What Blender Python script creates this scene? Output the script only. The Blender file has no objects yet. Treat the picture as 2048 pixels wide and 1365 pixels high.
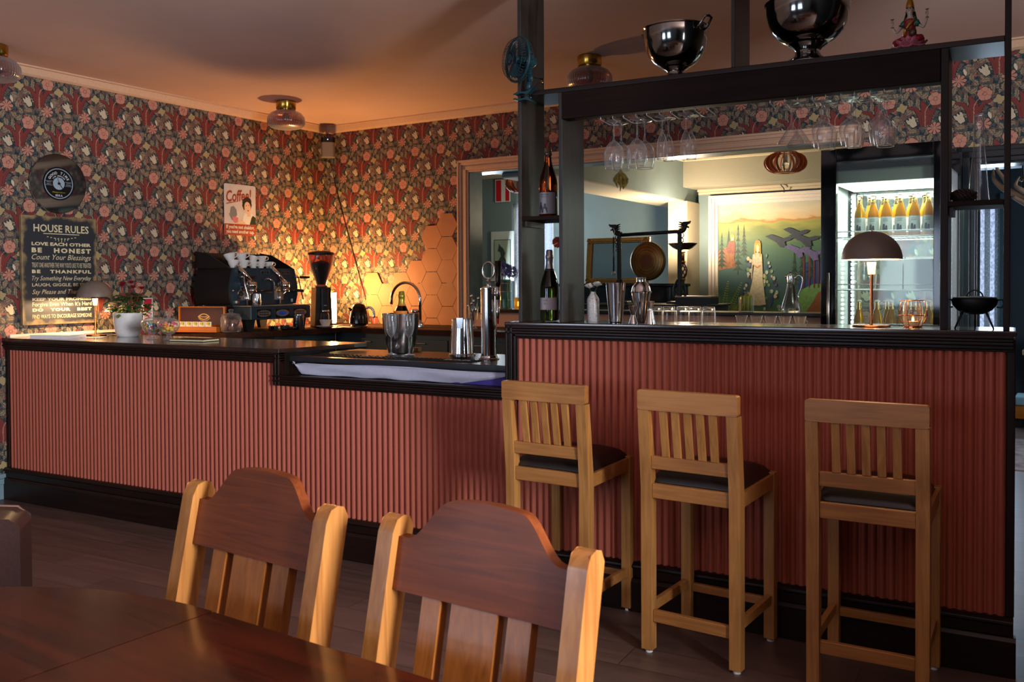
import bpy, bmesh, math, random
from mathutils import Matrix, Vector
random.seed(7)
PI = math.pi
C = bpy.context.scene.collection
SC = bpy.context.scene

# ------------------------------------------------------------------ camera
CAM_H = 1.397
cd = bpy.data.cameras.new('camera'); cam = bpy.data.objects.new('camera', cd); C.objects.link(cam)
yaw, pitch, roll = -4.98943975e-01, 1.97804507e-02, -4.48309813e-03
fwd = Vector((math.sin(yaw)*math.cos(pitch), math.cos(yaw)*math.cos(pitch), -math.sin(pitch)))
rt = Vector((math.cos(yaw), -math.sin(yaw), 0)); upv = rt.cross(fwd)
r2 = math.cos(roll)*rt + math.sin(roll)*upv; u2 = -math.sin(roll)*rt + math.cos(roll)*upv
M4 = Matrix(((r2.x, u2.x, -fwd.x, 0), (r2.y, u2.y, -fwd.y, -3.6584), (r2.z, u2.z, -fwd.z, CAM_H), (0, 0, 0, 1)))
cam.matrix_world = M4
cd.sensor_width = 36; cd.lens = 1824.31/2048*36
cd.shift_y = -(682.5-603.44)/2048; cd.clip_start = .05
cd.dof.use_dof = True; cd.dof.focus_distance = 4.2; cd.dof.aperture_fstop = 9
SC.camera = cam

# ------------------------------------------------------------------ world, exposure, daylight
SC.view_settings.view_transform = 'Standard'; SC.view_settings.look = 'None'
SC.view_settings.exposure = 0.12; SC.view_settings.gamma = 1; SC.view_settings.use_curve_mapping = False
w = bpy.data.worlds.new('sky'); SC.world = w; w.use_nodes = True
w.node_tree.nodes['Background'].inputs[0].default_value = (.55, .68, 1, 1)
w.node_tree.nodes['Background'].inputs[1].default_value = 1.2
SC.cycles.max_bounces = 10; SC.cycles.diffuse_bounces = 4; SC.cycles.glossy_bounces = 4
SC.cycles.transmission_bounces = 8; SC.cycles.transparent_max_bounces = 12
SC.cycles.caustics_reflective = False; SC.cycles.caustics_refractive = False
SC.cycles.sample_clamp_indirect = 4
D_ROOM = -5.91527773e-02                      # the room stands 3.4 degrees askew to the bar
ex = Vector((math.cos(D_ROOM), math.sin(D_ROOM), 0)); ey = Vector((-math.sin(D_ROOM), math.cos(D_ROOM), 0))
def RW(x, y, z=0): v = ex*x + ey*y; return (v.x, v.y, z)

def area(name, loc, target, sx, sy, power, col, spread=180):
    l = bpy.data.lights.new(name, 'AREA'); l.shape = 'RECTANGLE'; l.size = sx; l.size_y = sy
    l.energy = power; l.color = col; l.spread = math.radians(spread)
    o = bpy.data.objects.new(name, l); C.objects.link(o); o.location = loc
    o.rotation_euler = (Vector(target)-Vector(loc)).to_track_quat('-Z', 'Y').to_euler()
    return o
def point(name, loc, power, col, r=.03, parent=None):
    l = bpy.data.lights.new(name, 'POINT'); l.energy = power; l.color = col; l.shadow_soft_size = r
    o = bpy.data.objects.new(name, l); C.objects.link(o); o.location = loc
    if parent: o.parent = parent
    return o
# daylight through the windows of the room: one pair in the wall on the right, three behind the table
area('daylight_right_window', RW(2.93, -2.75, 1.75), RW(0, -2.75, 2.1), 1.3, 1.5, 440, (.95, .96, 1), 170)
area('daylight_rear_window_a', RW(-4.2, -7.35, 1.6), RW(-4.2, -4.8, 3.6), 1.4, 1.5, 62, (.66, .80, 1))
area('daylight_rear_window_b', RW(-1.6, -7.35, 1.6), RW(-1.6, -4.8, 3.6), 1.4, 1.5, 36, (.66, .80, 1))
# the lounge behind the bar and the room beyond the doorway have windows of their own
area('daylight_lounge_window', RW(-6.45, 6.0, 1.7), RW(-4, 5.2, 1.3), .8, 1.5, 60, (.76, .88, 1))
area('daylight_far_window', RW(-.62, 6.8, 1.6), RW(-.3, 0, 1.2), .5, 1.3, 14, (.62, .80, 1))
area('daylight_far_room_side', RW(1.95, 4.6, 1.7), RW(-.5, 5.0, 1.2), 1.2, 1.3, 34, (.68, .82, 1))

# ------------------------------------------------------------------ geometry helpers
class G:
    def __init__(s): s.v = []; s.f = []; s.m = []; s.s = []
    def add(s, vs, fs, mi=0, sm=False):
        n = len(s.v); s.v += [tuple(v) for v in vs]
        for f in fs: s.f.append([i+n for i in f]); s.m.append(mi); s.s.append(sm)
        return s
    def box(s, x0, x1, y0, y1, z0, z1, mi=0, M=None):
        vs = [Vector((x, y, z)) for z in (z0, z1) for y in (y0, y1) for x in (x0, x1)]
        if M: vs = [M @ v for v in vs]
        return s.add(vs, [(0, 2, 3, 1), (4, 5, 7, 6), (0, 1, 5, 4), (2, 6, 7, 3), (0, 4, 6, 2), (1, 3, 7, 5)], mi)
    def lathe(s, prof, seg=32, mi=0, c=(0, 0, 0), M=None, sm=True, sharp=35, rad=None):
        # profile [(r, z)...]; rings are split where the profile turns sharply
        P = [prof[0]]; cuts = []
        rings = []
        for i, p in enumerate(prof):
            rings.append((p, i))
        def ring(p):
            out = []
            for k in range(seg):
                a = 2*PI*k/seg; r = p[0]*(rad(a) if rad else 1)
                v = Vector((r*math.cos(a), r*math.sin(a), p[1]))
                if M: v = M @ v
                out.append(v + Vector(c))
            return out
        prev = None
        for i in range(len(prof)-1):
            a, b = prof[i], prof[i+1]
            share = False
            if prev is not None:
                o = prof[i-1]
                a1 = math.atan2(a[1]-o[1], a[0]-o[0]); a2 = math.atan2(b[1]-a[1], b[0]-a[0])
                dd = abs((a2-a1+PI) % (2*PI)-PI); share = dd < math.radians(sharp)
            if not share: prev = len(s.v); s.v += [tuple(v) for v in ring(a)]
            nb = len(s.v); s.v += [tuple(v) for v in ring(b)]
            for k in range(seg):
                k2 = (k+1) % seg
                s.f.append([prev+k, prev+k2, nb+k2, nb+k]); s.m.append(mi); s.s.append(sm)
            prev = nb
        return s
    def tube(s, pts, r, seg=8, mi=0, closed=False, sm=True, caps=True):
        pts = [Vector(p) for p in pts]; n = len(pts)
        rs = r if isinstance(r, (list, tuple)) else [r]*n
        up = None; base = len(s.v)
        for i, p in enumerate(pts):
            a = pts[(i-1) % n] if (closed or i > 0) else p; b = pts[(i+1) % n] if (closed or i < n-1) else p
            t = (b-a).normalized()
            if up is None: up = t.orthogonal().normalized()
            up = (up - t*up.dot(t)).normalized() if (up - t*up.dot(t)).length > 1e-6 else t.orthogonal().normalized()
            bi = t.cross(up)
            for k in range(seg):
                an = 2*PI*k/seg; s.v.append(tuple(p + (up*math.cos(an)+bi*math.sin(an))*rs[i]))
        m = n if closed else n-1
        for i in range(m):
            for k in range(seg):
                j = (i+1) % n; k2 = (k+1) % seg
                s.f.append([base+i*seg+k, base+i*seg+k2, base+j*seg+k2, base+j*seg+k]); s.m.append(mi); s.s.append(sm)
        if caps and not closed:
            s.f.append([base+k for k in range(seg)][::-1]); s.m.append(mi); s.s.append(False)
            s.f.append([base+(n-1)*seg+k for k in range(seg)]); s.m.append(mi); s.s.append(False)
        return s
    def prism(s, poly, c0, c1, plane='xz', mi=0, M=None, sm=False):
        mp = {'xz': lambda a, b, c: (a, c, b), 'xy': lambda a, b, c: (a, b, c), 'yz': lambda a, b, c: (c, a, b)}[plane]
        n = len(poly); vs = [Vector(mp(a, b, c0)) for a, b in poly]+[Vector(mp(a, b, c1)) for a, b in poly]
        if M: vs = [M @ v for v in vs]
        s.add(vs, [list(range(n))[::-1], [n+i for i in range(n)]], mi)
        return s.add(vs, [(i, (i+1) % n, n+(i+1) % n, n+i) for i in range(n)], mi, sm)
    def flat(s, poly, c=0, plane='xz', mi=0, M=None):
        mp = {'xz': lambda a, b: (a, c, b), 'xy': lambda a, b: (a, b, c), 'yz': lambda a, b: (c, a, b)}[plane]
        vs = [Vector(mp(a, b)) for a, b in poly]
        if M: vs = [M @ v for v in vs]
        return s.add(vs, [list(range(len(poly)))], mi)
    def ball(s, c, r, seg=12, rings=8, mi=0, M=None, sc=(1, 1, 1)):
        vs = []; fs = []
        for i in range(rings+1):
            t = PI*i/rings
            for k in range(seg):
                a = 2*PI*k/seg
                v = Vector((r*sc[0]*math.sin(t)*math.cos(a), r*sc[1]*math.sin(t)*math.sin(a), r*sc[2]*math.cos(t)))
                if M: v = M @ v
                vs.append(v+Vector(c))
        for i in range(rings):
            for k in range(seg):
                k2 = (k+1) % seg
                fs.append((i*seg+k, (i+1)*seg+k, (i+1)*seg+k2, i*seg+k2))
        return s.add(vs, fs, mi, True)
    def extrude_x(s, prof, x0, x1, mi=0, sm=False):        # profile [(y, z)...] closed polygon swept along x
        return s.prism(prof, x0, x1, 'yz', mi, None, sm)
    def build(s, name, mats, parent=None, bevel=None, seg=2, sub=0, loc=None, rot=None):
        me = bpy.data.meshes.new(name); me.from_pydata(s.v, [], s.f)
        if not isinstance(mats, (list, tuple)): mats = [mats]
        for m in mats: me.materials.append(m)
        me.polygons.foreach_set('material_index', s.m); me.polygons.foreach_set('use_smooth', s.s)
        bm = bmesh.new(); bm.from_mesh(me)
        bmesh.ops.dissolve_degenerate(bm, dist=1e-7, edges=bm.edges)
        bmesh.ops.recalc_face_normals(bm, faces=bm.faces); bm.to_mesh(me); bm.free()
        o = bpy.data.objects.new(name, me); C.objects.link(o)
        if parent: o.parent = parent
        if loc: o.location = loc
        if rot: o.rotation_euler = rot
        if bevel:
            b = o.modifiers.new('bevel', 'BEVEL'); b.width = bevel; b.segments = seg; b.limit_method = 'ANGLE'
            b.harden_normals = False
            wn = o.modifiers.new('wn', 'WEIGHTED_NORMAL'); wn.keep_sharp = True
            me.polygons.foreach_set('use_smooth', [True]*len(me.polygons))
        if sub:
            ss = o.modifiers.new('sub', 'SUBSURF'); ss.levels = sub; ss.render_levels = sub
        return o

def tag(o, label, cat, group=None, kind=None):
    o['label'] = label
    if cat: o['category'] = cat
    if group: o['group'] = group
    if kind: o['kind'] = kind
    return o
def thing(name, label, cat, loc=(0, 0, 0), rz=0, group=None):
    o = bpy.data.objects.new(name, None); C.objects.link(o); o.empty_display_size = .05
    o.location = loc; o.rotation_euler = (0, 0, rz)
    return tag(o, label, cat, group)
def plabel(o, l): o['label'] = l; return o
def struct(name, g, m, **k):
    o = g.build(name, m, **k); o['kind'] = 'structure'; return o
def dup(src, loc, rz=None, label=None, group=None):
    def cp(o, par):
        c = o.copy(); C.objects.link(c); c.parent = par
        for ch in o.children: cp(ch, c)
        return c
    r = cp(src, None); r.location = loc
    if rz is not None: r.rotation_euler = (0, 0, rz)
    if label: r['label'] = label
    if group: r['group'] = group
    return r
def arc(cx, cy, r, a0, a1, n):
    return [(cx+r*math.cos(math.radians(a0+(a1-a0)*i/n)), cy+r*math.sin(math.radians(a0+(a1-a0)*i/n))) for i in range(n+1)]
def spline(pts, n=8):
    pts = [Vector(p) for p in pts]; out = []
    for i in range(len(pts)-1):
        p0 = pts[max(i-1, 0)]; p1 = pts[i]; p2 = pts[i+1]; p3 = pts[min(i+2, len(pts)-1)]
        for k in range(n):
            t = k/n
            out.append(.5*((2*p1)+(-p0+p2)*t+(2*p0-5*p1+4*p2-p3)*t*t+(-p0+3*p1-3*p2+p3)*t**3))
    out.append(pts[-1]); return out
def text(g, body, M, size=.02, width=None, mi=0, shear=0, bold=0, spacing=1, align='CENTER'):
    cu = bpy.data.curves.new('t', 'FONT'); cu.body = body; cu.size = size; cu.shear = shear; cu.offset = bold
    cu.align_x = align; cu.space_character = spacing; cu.resolution_u = 2
    o = bpy.data.objects.new('t', cu); C.objects.link(o)
    bpy.context.view_layer.update()
    me = o.to_mesh()
    vs = [v.co.copy() for v in me.vertices]
    if vs and width:
        xs = [v.x for v in vs]; k = width/max(1e-6, max(xs)-min(xs)); c = (max(xs)+min(xs))/2
        vs = [Vector(((v.x-c)*k, v.y, 0)) for v in vs]
    fs = [list(p.vertices) for p in me.polygons]
    o.to_mesh_clear(); bpy.data.objects.remove(o); bpy.data.curves.remove(cu)
    g.add([M @ v for v in vs], fs, mi)
def TM(o, x, y):          # matrix whose local x,y axes lie along the given vectors at o
    x = Vector(x).normalized(); y = Vector(y).normalized(); z = x.cross(y)
    return Matrix(((x.x, y.x, z.x, o[0]), (x.y, y.y, z.y, o[1]), (x.z, y.z, z.z, o[2]), (0, 0, 0, 1)))
# ------------------------------------------------------------------ materials
def lin(c):
    if isinstance(c, str): c = tuple(int(c[i:i+2], 16)/255 for i in (0, 2, 4))
    return tuple(((x/12.92) if x <= .04045 else ((x+.055)/1.055)**2.4) for x in c[:3])+(1,)
MATS = {}
def base_mat(name):
    m = bpy.data.materials.new(name); m.use_nodes = True
    return m, m.node_tree, m.node_tree.nodes['Principled BSDF']
def mat(name, col, rough=.5, metal=0, spec=.5, emit=0, ecol=None, coat=0, var=0, bump=0, bscale=60, trans=0, ior=1.45, alpha=1, aniso=0, sheen=0):
    if name in MATS: return MATS[name]
    m, nt, p = base_mat(name); c = lin(col)
    p.inputs['Base Color'].default_value = c; p.inputs['Roughness'].default_value = rough
    p.inputs['Metallic'].default_value = metal; p.inputs['Specular IOR Level'].default_value = spec
    p.inputs['Coat Weight'].default_value = coat; p.inputs['Coat Roughness'].default_value = .08
    p.inputs['Transmission Weight'].default_value = trans; p.inputs['IOR'].default_value = ior
    p.inputs['Sheen Weight'].default_value = sheen
    if emit:
        p.inputs['Emission Color'].default_value = lin(ecol or col); p.inputs['Emission Strength'].default_value = emit
    tc = nt.nodes.new('ShaderNodeTexCoord'); nz = nt.nodes.new('ShaderNodeTexNoise')
    nt.links.new(tc.outputs['Object'], nz.inputs['Vector']); nz.inputs['Scale'].default_value = bscale
    nz.inputs['Detail'].default_value = 3
    v = var if var else .04                                       # every surface has a little variation of its own
    hs = nt.nodes.new('ShaderNodeMixRGB'); hs.blend_type = 'MULTIPLY'; hs.inputs[0].default_value = 1
    hs.inputs[1].default_value = c
    mr = nt.nodes.new('ShaderNodeMapRange'); mr.inputs[1].default_value = .3; mr.inputs[2].default_value = .7
    mr.inputs[3].default_value = 1-v; mr.inputs[4].default_value = 1+v
    nt.links.new(nz.outputs[0], mr.inputs[0]); nt.links.new(mr.outputs[0], hs.inputs[2])
    nt.links.new(hs.outputs[0], p.inputs['Base Color'])
    if bump:
        b = nt.nodes.new('ShaderNodeBump'); b.inputs['Strength'].default_value = bump; b.inputs['Distance'].default_value = .002
        nt.links.new(nz.outputs[0], b.inputs['Height']); nt.links.new(b.outputs[0], p.inputs['Normal'])
    MATS[name] = m; return m
def glass(name, col='ffffff', rough=.0, ior=1.45, thin=True):
    # thin glassware: mostly clear with a fresnel gloss, tinted by its own colour
    if name in MATS: return MATS[name]
    m, nt, p = base_mat(name); nt.nodes.remove(p)
    out = nt.nodes['Material Output']
    tr = nt.nodes.new('ShaderNodeBsdfTransparent'); tr.inputs[0].default_value = lin(col)
    gl = nt.nodes.new('ShaderNodeBsdfGlossy'); gl.inputs['Roughness'].default_value = .03+rough
    lw = nt.nodes.new('ShaderNodeLayerWeight'); lw.inputs[0].default_value = .48
    mr = nt.nodes.new('ShaderNodeMapRange'); mr.inputs[3].default_value = .16; mr.inputs[4].default_value = 1.0
    nt.links.new(lw.outputs['Facing'], mr.inputs[0])
    pw = nt.nodes.new('ShaderNodeMath'); pw.operation = 'POWER'; pw.inputs[1].default_value = 1.7
    nt.links.new(mr.outputs[0], pw.inputs[0])
    g2 = nt.nodes.new('ShaderNodeBsdfGlossy'); g2.inputs['Roughness'].default_value = .32
    gm = nt.nodes.new('ShaderNodeMixShader'); gm.inputs[0].default_value = .35
    nt.links.new(gl.outputs[0], gm.inputs[1]); nt.links.new(g2.outputs[0], gm.inputs[2])
    df = nt.nodes.new('ShaderNodeBsdfDiffuse'); df.inputs[0].default_value = (.9, .93, .95, 1)  # white diffuse paints bright highlights onto the glass edges
    g3 = nt.nodes.new('ShaderNodeMixShader'); g3.inputs[0].default_value = .26
    nt.links.new(gm.outputs[0], g3.inputs[1]); nt.links.new(df.outputs[0], g3.inputs[2]); gm = g3
    mx = nt.nodes.new('ShaderNodeMixShader')
    nt.links.new(pw.outputs[0], mx.inputs[0]); nt.links.new(tr.outputs[0], mx.inputs[1]); nt.links.new(gm.outputs[0], mx.inputs[2])
    nt.links.new(mx.outputs[0], out.inputs[0]); MATS[name] = m; return m
def solid_glass(name, col, rough=0, ior=1.45):
    if name in MATS: return MATS[name]
    m, nt, p = base_mat(name)
    p.inputs['Base Color'].default_value = lin(col); p.inputs['Roughness'].default_value = rough
    p.inputs['Transmission Weight'].default_value = 1; p.inputs['IOR'].default_value = ior
    MATS[name] = m; return m
def wood(name, c1, c2, rough=.4, axis=2, scale=1, coat=0, grain=38, bump=.15, spec=.5, mott=0.0):
    if name in MATS: return MATS[name]
    m, nt, p = base_mat(name)
    tc = nt.nodes.new('ShaderNodeTexCoord'); mp = nt.nodes.new('ShaderNodeMapping')
    sc = [grain, grain, grain]; sc[axis] = grain*.055
    mp.inputs['Scale'].default_value = [x*scale for x in sc]
    oi = nt.nodes.new('ShaderNodeObjectInfo'); ad = nt.nodes.new('ShaderNodeVectorMath'); ad.operation = 'ADD'
    ms = nt.nodes.new('ShaderNodeVectorMath'); ms.operation = 'SCALE'; ms.inputs['Scale'].default_value = 3
    nt.links.new(oi.outputs['Random'], ms.inputs[0])
    nt.links.new(tc.outputs['Object'], ad.inputs[0]); nt.links.new(ms.outputs[0], ad.inputs[1])
    nt.links.new(ad.outputs[0], mp.inputs['Vector'])
    nz = nt.nodes.new('ShaderNodeTexNoise'); nz.inputs['Scale'].default_value = 1; nz.inputs['Detail'].default_value = 5
    nz.inputs['Distortion'].default_value = 1.2
    nt.links.new(mp.outputs[0], nz.inputs['Vector'])
    n2 = nt.nodes.new('ShaderNodeTexNoise'); n2.inputs['Scale'].default_value = 4.0; n2.inputs['Detail'].default_value = 2
    nt.links.new(ad.outputs[0], n2.inputs['Vector'])
    av = nt.nodes.new('ShaderNodeMath'); av.operation = 'MULTIPLY_ADD'; av.inputs[1].default_value = .45+mott
    nt.links.new(n2.outputs[0], av.inputs[0]); 
    m2 = nt.nodes.new('ShaderNodeMath'); m2.operation = 'MULTIPLY'; m2.inputs[1].default_value = .6
    nt.links.new(nz.outputs[0], m2.inputs[0]); nt.links.new(m2.outputs[0], av.inputs[2])
    cr = nt.nodes.new('ShaderNodeValToRGB'); cr.color_ramp.elements[0].position = .38; cr.color_ramp.elements[1].position = .66
    cr.color_ramp.elements[0].color = lin(c1); cr.color_ramp.elements[1].color = lin(c2)
    nt.links.new(av.outputs[0], cr.inputs[0]); nt.links.new(cr.outputs[0], p.inputs['Base Color'])
    p.inputs['Roughness'].default_value = rough; p.inputs['Coat Weight'].default_value = coat; p.inputs['Coat Roughness'].default_value = .12
    p.inputs['Specular IOR Level'].default_value = spec
    b = nt.nodes.new('ShaderNodeBump'); b.inputs['Strength'].default_value = bump; b.inputs['Distance'].default_value = .001
    nt.links.new(nz.outputs[0], b.inputs['Height']); nt.links.new(b.outputs[0], p.inputs['Normal'])
    MATS[name] = m; return m

# small expression compiler for pattern nodes
class X:
    nt = None
    def __init__(s, v): s.v = v
    @staticmethod
    def op(o, *a, clamp=False):
        n = X.nt.nodes.new('ShaderNodeMath'); n.operation = o; n.use_clamp = clamp
        for i, q in enumerate(a):
            q = q.v if isinstance(q, X) else q
            if isinstance(q, (int, float)): n.inputs[i].default_value = q
            else: X.nt.links.new(q, n.inputs[i])
        return X(n.outputs[0])
    def __add__(s, o): return X.op('ADD', s, o)
    __radd__ = __add__
    def __sub__(s, o): return X.op('SUBTRACT', s, o)
    def __rsub__(s, o): return X.op('SUBTRACT', o, s)
    def __mul__(s, o): return X.op('MULTIPLY', s, o)
    __rmul__ = __mul__
    def __truediv__(s, o): return X.op('DIVIDE', s, o)
    def lt(s, o): return X.op('LESS_THAN', s, o)
    def gt(s, o): return X.op('GREATER_THAN', s, o)
    def abs(s): return X.op('ABSOLUTE', s)
    def floor(s): return X.op('FLOOR', s)
    def max(s, o): return X.op('MAXIMUM', s, o)
    def min(s, o): return X.op('MINIMUM', s, o)
    def sin(s): return X.op('SINE', s)
    def cos(s): return X.op('COSINE', s)
    def sqrt(s): return X.op('SQRT', s)
    def mod(s, o): return X.op('FLOORED_MODULO', s, o)
def xmix(f, a, b):
    n = X.nt.nodes.new('ShaderNodeMixRGB')
    for i, q in enumerate((f, a, b)):
        q = q.v if isinstance(q, X) else q
        if isinstance(q, (int, float)): n.inputs[i].default_value = q
        elif isinstance(q, tuple): n.inputs[i].default_value = q
        else: X.nt.links.new(q, n.inputs[i])
    return n.outputs[0]
def wallpaper(name, axis, u0, v0, gain=1.0):
    """printed floral wallpaper: half-drop repeat of red tulips, pink poppies, rosettes and bells over scrolling leaves"""
    m, nt, p = base_mat(name); X.nt = nt
    tc = nt.nodes.new('ShaderNodeTexCoord'); sp = nt.nodes.new('ShaderNodeSeparateXYZ'); nt.links.new(tc.outputs['Object'], sp.inputs[0])
    wn = nt.nodes.new('ShaderNodeTexNoise'); wn.inputs['Scale'].default_value = 85; wn.inputs['Detail'].default_value = 1
    nt.links.new(tc.outputs['Object'], wn.inputs['Vector'])
    ws = nt.nodes.new('ShaderNodeSeparateColor'); nt.links.new(wn.outputs['Color'], ws.inputs[0])
    jx = (X(ws.outputs[0])-.5)*.012; jy = (X(ws.outputs[1])-.5)*.012
    U = X(sp.outputs[axis])-u0; V = X(sp.outputs[2])-v0
    W, H = .277, .2785
    def cell(cx, cy, jit=1.0):
        v = V-cy; j = (v/H+.5).floor(); y = v-j*H
        u = U-cx-(j.mod(2.0))*(W/2); x = u-((u/W+.5).floor())*W
        return x+jx*jit, y+jy*jit
    # periodic coordinates drive the leaves so that they repeat with the paper
    x0, y0 = cell(0, 0, 0)
    def leaves(scale, seed, wid, rot):
        cmb = nt.nodes.new('ShaderNodeCombineXYZ')
        for i, q in enumerate((x0*1.0, y0*1.0)): nt.links.new(q.v, cmb.inputs[i])
        cmb.inputs[2].default_value = seed
        vo = nt.nodes.new('ShaderNodeTexVoronoi'); vo.feature = 'F1'; vo.voronoi_dimensions = '2D'; vo.inputs['Scale'].default_value = scale
        ofs = nt.nodes.new('ShaderNodeVectorMath'); ofs.operation = 'ADD'; ofs.inputs[1].default_value = (seed, seed*.7, 0)
        nt.links.new(cmb.outputs[0], ofs.inputs[0]); nt.links.new(ofs.outputs[0], vo.inputs['Vector'])
        sub = nt.nodes.new('ShaderNodeVectorMath'); sub.operation = 'SUBTRACT'
        nt.links.new(ofs.outputs[0], sub.inputs[0]); nt.links.new(vo.outputs['Position'], sub.inputs[1])
        s2 = nt.nodes.new('ShaderNodeSeparateXYZ'); nt.links.new(sub.outputs[0], s2.inputs[0])
        cs = nt.nodes.new('ShaderNodeSeparateColor'); nt.links.new(vo.outputs['Color'], cs.inputs[0])
        a = X(cs.outputs[0])*rot; ca = a.cos(); sa = a.sin()
        dx = X(s2.outputs[0])*scale; dy = X(s2.outputs[1])*scale
        lx = dx*ca+dy*sa; ly = dy*ca-dx*sa
        ly = ly+lx*lx*.5
        edge = (1.0-(lx/.62)*(lx/.62))*wid+(lx*19.0).sin()*.05
        ins = ly.abs().lt(edge)
        vein = ly.abs().gt(.035)
        return ins*vein, X(cs.outputs[1])
    col = lin('1c2b33')
    l1, r1 = leaves(38, 3.0, .30, 6.28)
    l2, r2 = leaves(27, 8.2, .28, 6.28)
    l3, r3 = leaves(21, 14.6, .31, 6.28)
    c = xmix(l1, col, lin('3f4d4b'))
    c = xmix(l2, c, lin('644e44'))
    c = xmix(l3, c, lin('85735c'))
    # brown feathered fan
    x, y = cell(-.118, -.03, 1.6)
    rr = (x*x+y*y).sqrt(); an = X.op('ARCTAN2', x, y)
    fan = (rr.lt(.030+(an*9.0).sin()*.022))*(y.gt(-.05))
    c = xmix(fan, c, lin('6b4f45'))
    # tan flower
    x, y = cell(-.137, .042, 1.0)
    rr = (x*x+(y*1.15)*(y*1.15)).sqrt(); an = X.op('ARCTAN2', x, y)
    c = xmix(rr.lt(.034+(an*4.0+.8).cos()*.006), c, lin('1b272c'))
    c = xmix(rr.lt(.030+(an*4.0+.8).cos()*.006), c, lin('a08c64'))
    # rosette with slits
    x, y = cell(.054, -.100, .5)
    rr = (x*x+(y*1.1)*(y*1.1)).sqrt(); an = X.op('ARCTAN2', x, y)
    c = xmix(rr.lt(.044+(an*8.0).cos()*.004), c, lin('20292c'))
    c = xmix((rr.lt(.040+(an*8.0).cos()*.004))*((an*8.0).cos().gt(-.72)).max(rr.lt(.009)), c, lin('b27967'))
    # cream bell
    x, y = cell(-.078, -.052, .6)
    xs = x*.85+y*.5; ys = y*.85-x*.5
    wd = .016+(ys+.03)*.22
    bell = (xs.abs().lt(wd+(ys*260.0).sin()*.0015))*(ys.gt(-.034))*(ys.lt(.026+(xs*330.0).cos()*.008))
    c = xmix((xs.abs().lt(wd+.005))*(ys.gt(-.039))*(ys.lt(.036)), c, lin('1b272c'))
    c = xmix(bell*((xs*330.0).sin().abs().gt(.13)), c, lin('c0b096'))
    # bud
    x, y = cell(.088, -.050, .4)
    xs = x+y*.25
    c = xmix((xs.abs().lt(.009*1.0-(y*y)*16.0)), c, lin('c6b89e'))
    # red tulip
    x, y = cell(0, 0, 1.0)
    s = x.abs(); t = X.op('DIVIDE', y+.082, .125, clamp=True)
    cc = .010+t*t*.052+t*.006; hw = .0205-t*.0085+(y*420.0).sin()*.0018
    inr = (y.gt(-.082))*(y.lt(.043))
    side = ((s-cc).abs().lt(hw))*inr
    hx = (s-.080)/.024; hy = (y-.036-(s-.080)*.25)/.0095
    hook = (hx*hx+hy*hy).lt(1.0)
    cw = .027*(1.0-((y+.003)/.086)*((y+.003)/.086))+(y*380.0).sin()*.0016
    xc = x+(y.max(.03)-.03)*.5
    cen = xc.abs().lt(cw)
    outl = ((s-cc).abs().lt(hw+.005))*inr
    c = xmix(outl.max(xc.abs().lt(cw+.005)).max((hx*hx+hy*hy).lt(1.45)), c, lin('1d2325'))
    tul = side.max(hook).max(cen)
    c = xmix(tul, c, lin('722f2b'))
    fold = (((s-cc-.004).abs().lt(.0016))*inr).max((s-.023).abs().lt(.0015)*(y.lt(-.01))*(y.gt(-.07)))
    c = xmix(fold, c, lin('5e2523'))
    # stem and poppy
    stx = x-(y.max(.0))*(y.max(.0))*9.5
    c = xmix((stx.abs().lt(.0028))*(y.gt(-.09))*(y.lt(.062)), c, lin('9c7c66'))
    x, y = cell(.060, .084, 1.2)
    rr = (x*x+y*y).sqrt(); an = X.op('ARCTAN2', x, y)
    c = xmix(rr.lt(.045+(an*5.0).cos()*.0022), c, lin('1b272c'))
    c = xmix((rr.lt(.041+(an*5.0).cos()*.0022)), c, lin('b47d6a'))
    c = xmix((rr.gt(.011))*(rr.lt(.036))*((an*2.5+1.57).sin().abs().lt(.10)), c, lin('7d4a45'))
    c = xmix((rr.lt(.013))*(rr.gt(.009)), c, lin('7d4a45'))
    # berries
    for bx, by in ((-.128, -.078), (.036, .125), (.10, .012)):
        x, y = cell(bx, by, .3)
        c = xmix((x*x+y*y).sqrt().lt(.008), c, lin('a04540'))
    g = nt.nodes.new('ShaderNodeMixRGB'); g.blend_type = 'MULTIPLY'; g.inputs[0].default_value = 1; g.inputs[2].default_value = (gain, gain, gain, 1)
    nt.links.new(c, g.inputs[1]); nt.links.new(g.outputs[0], p.inputs['Base Color'])
    p.inputs['Roughness'].default_value = .62; p.inputs['Specular IOR Level'].default_value = .3
    return m
WP_L = wallpaper('wallpaper_left', 1, .328, 2.404)
WP_B = wallpaper('wallpaper_back', 0, -5.62, 2.47)

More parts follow.
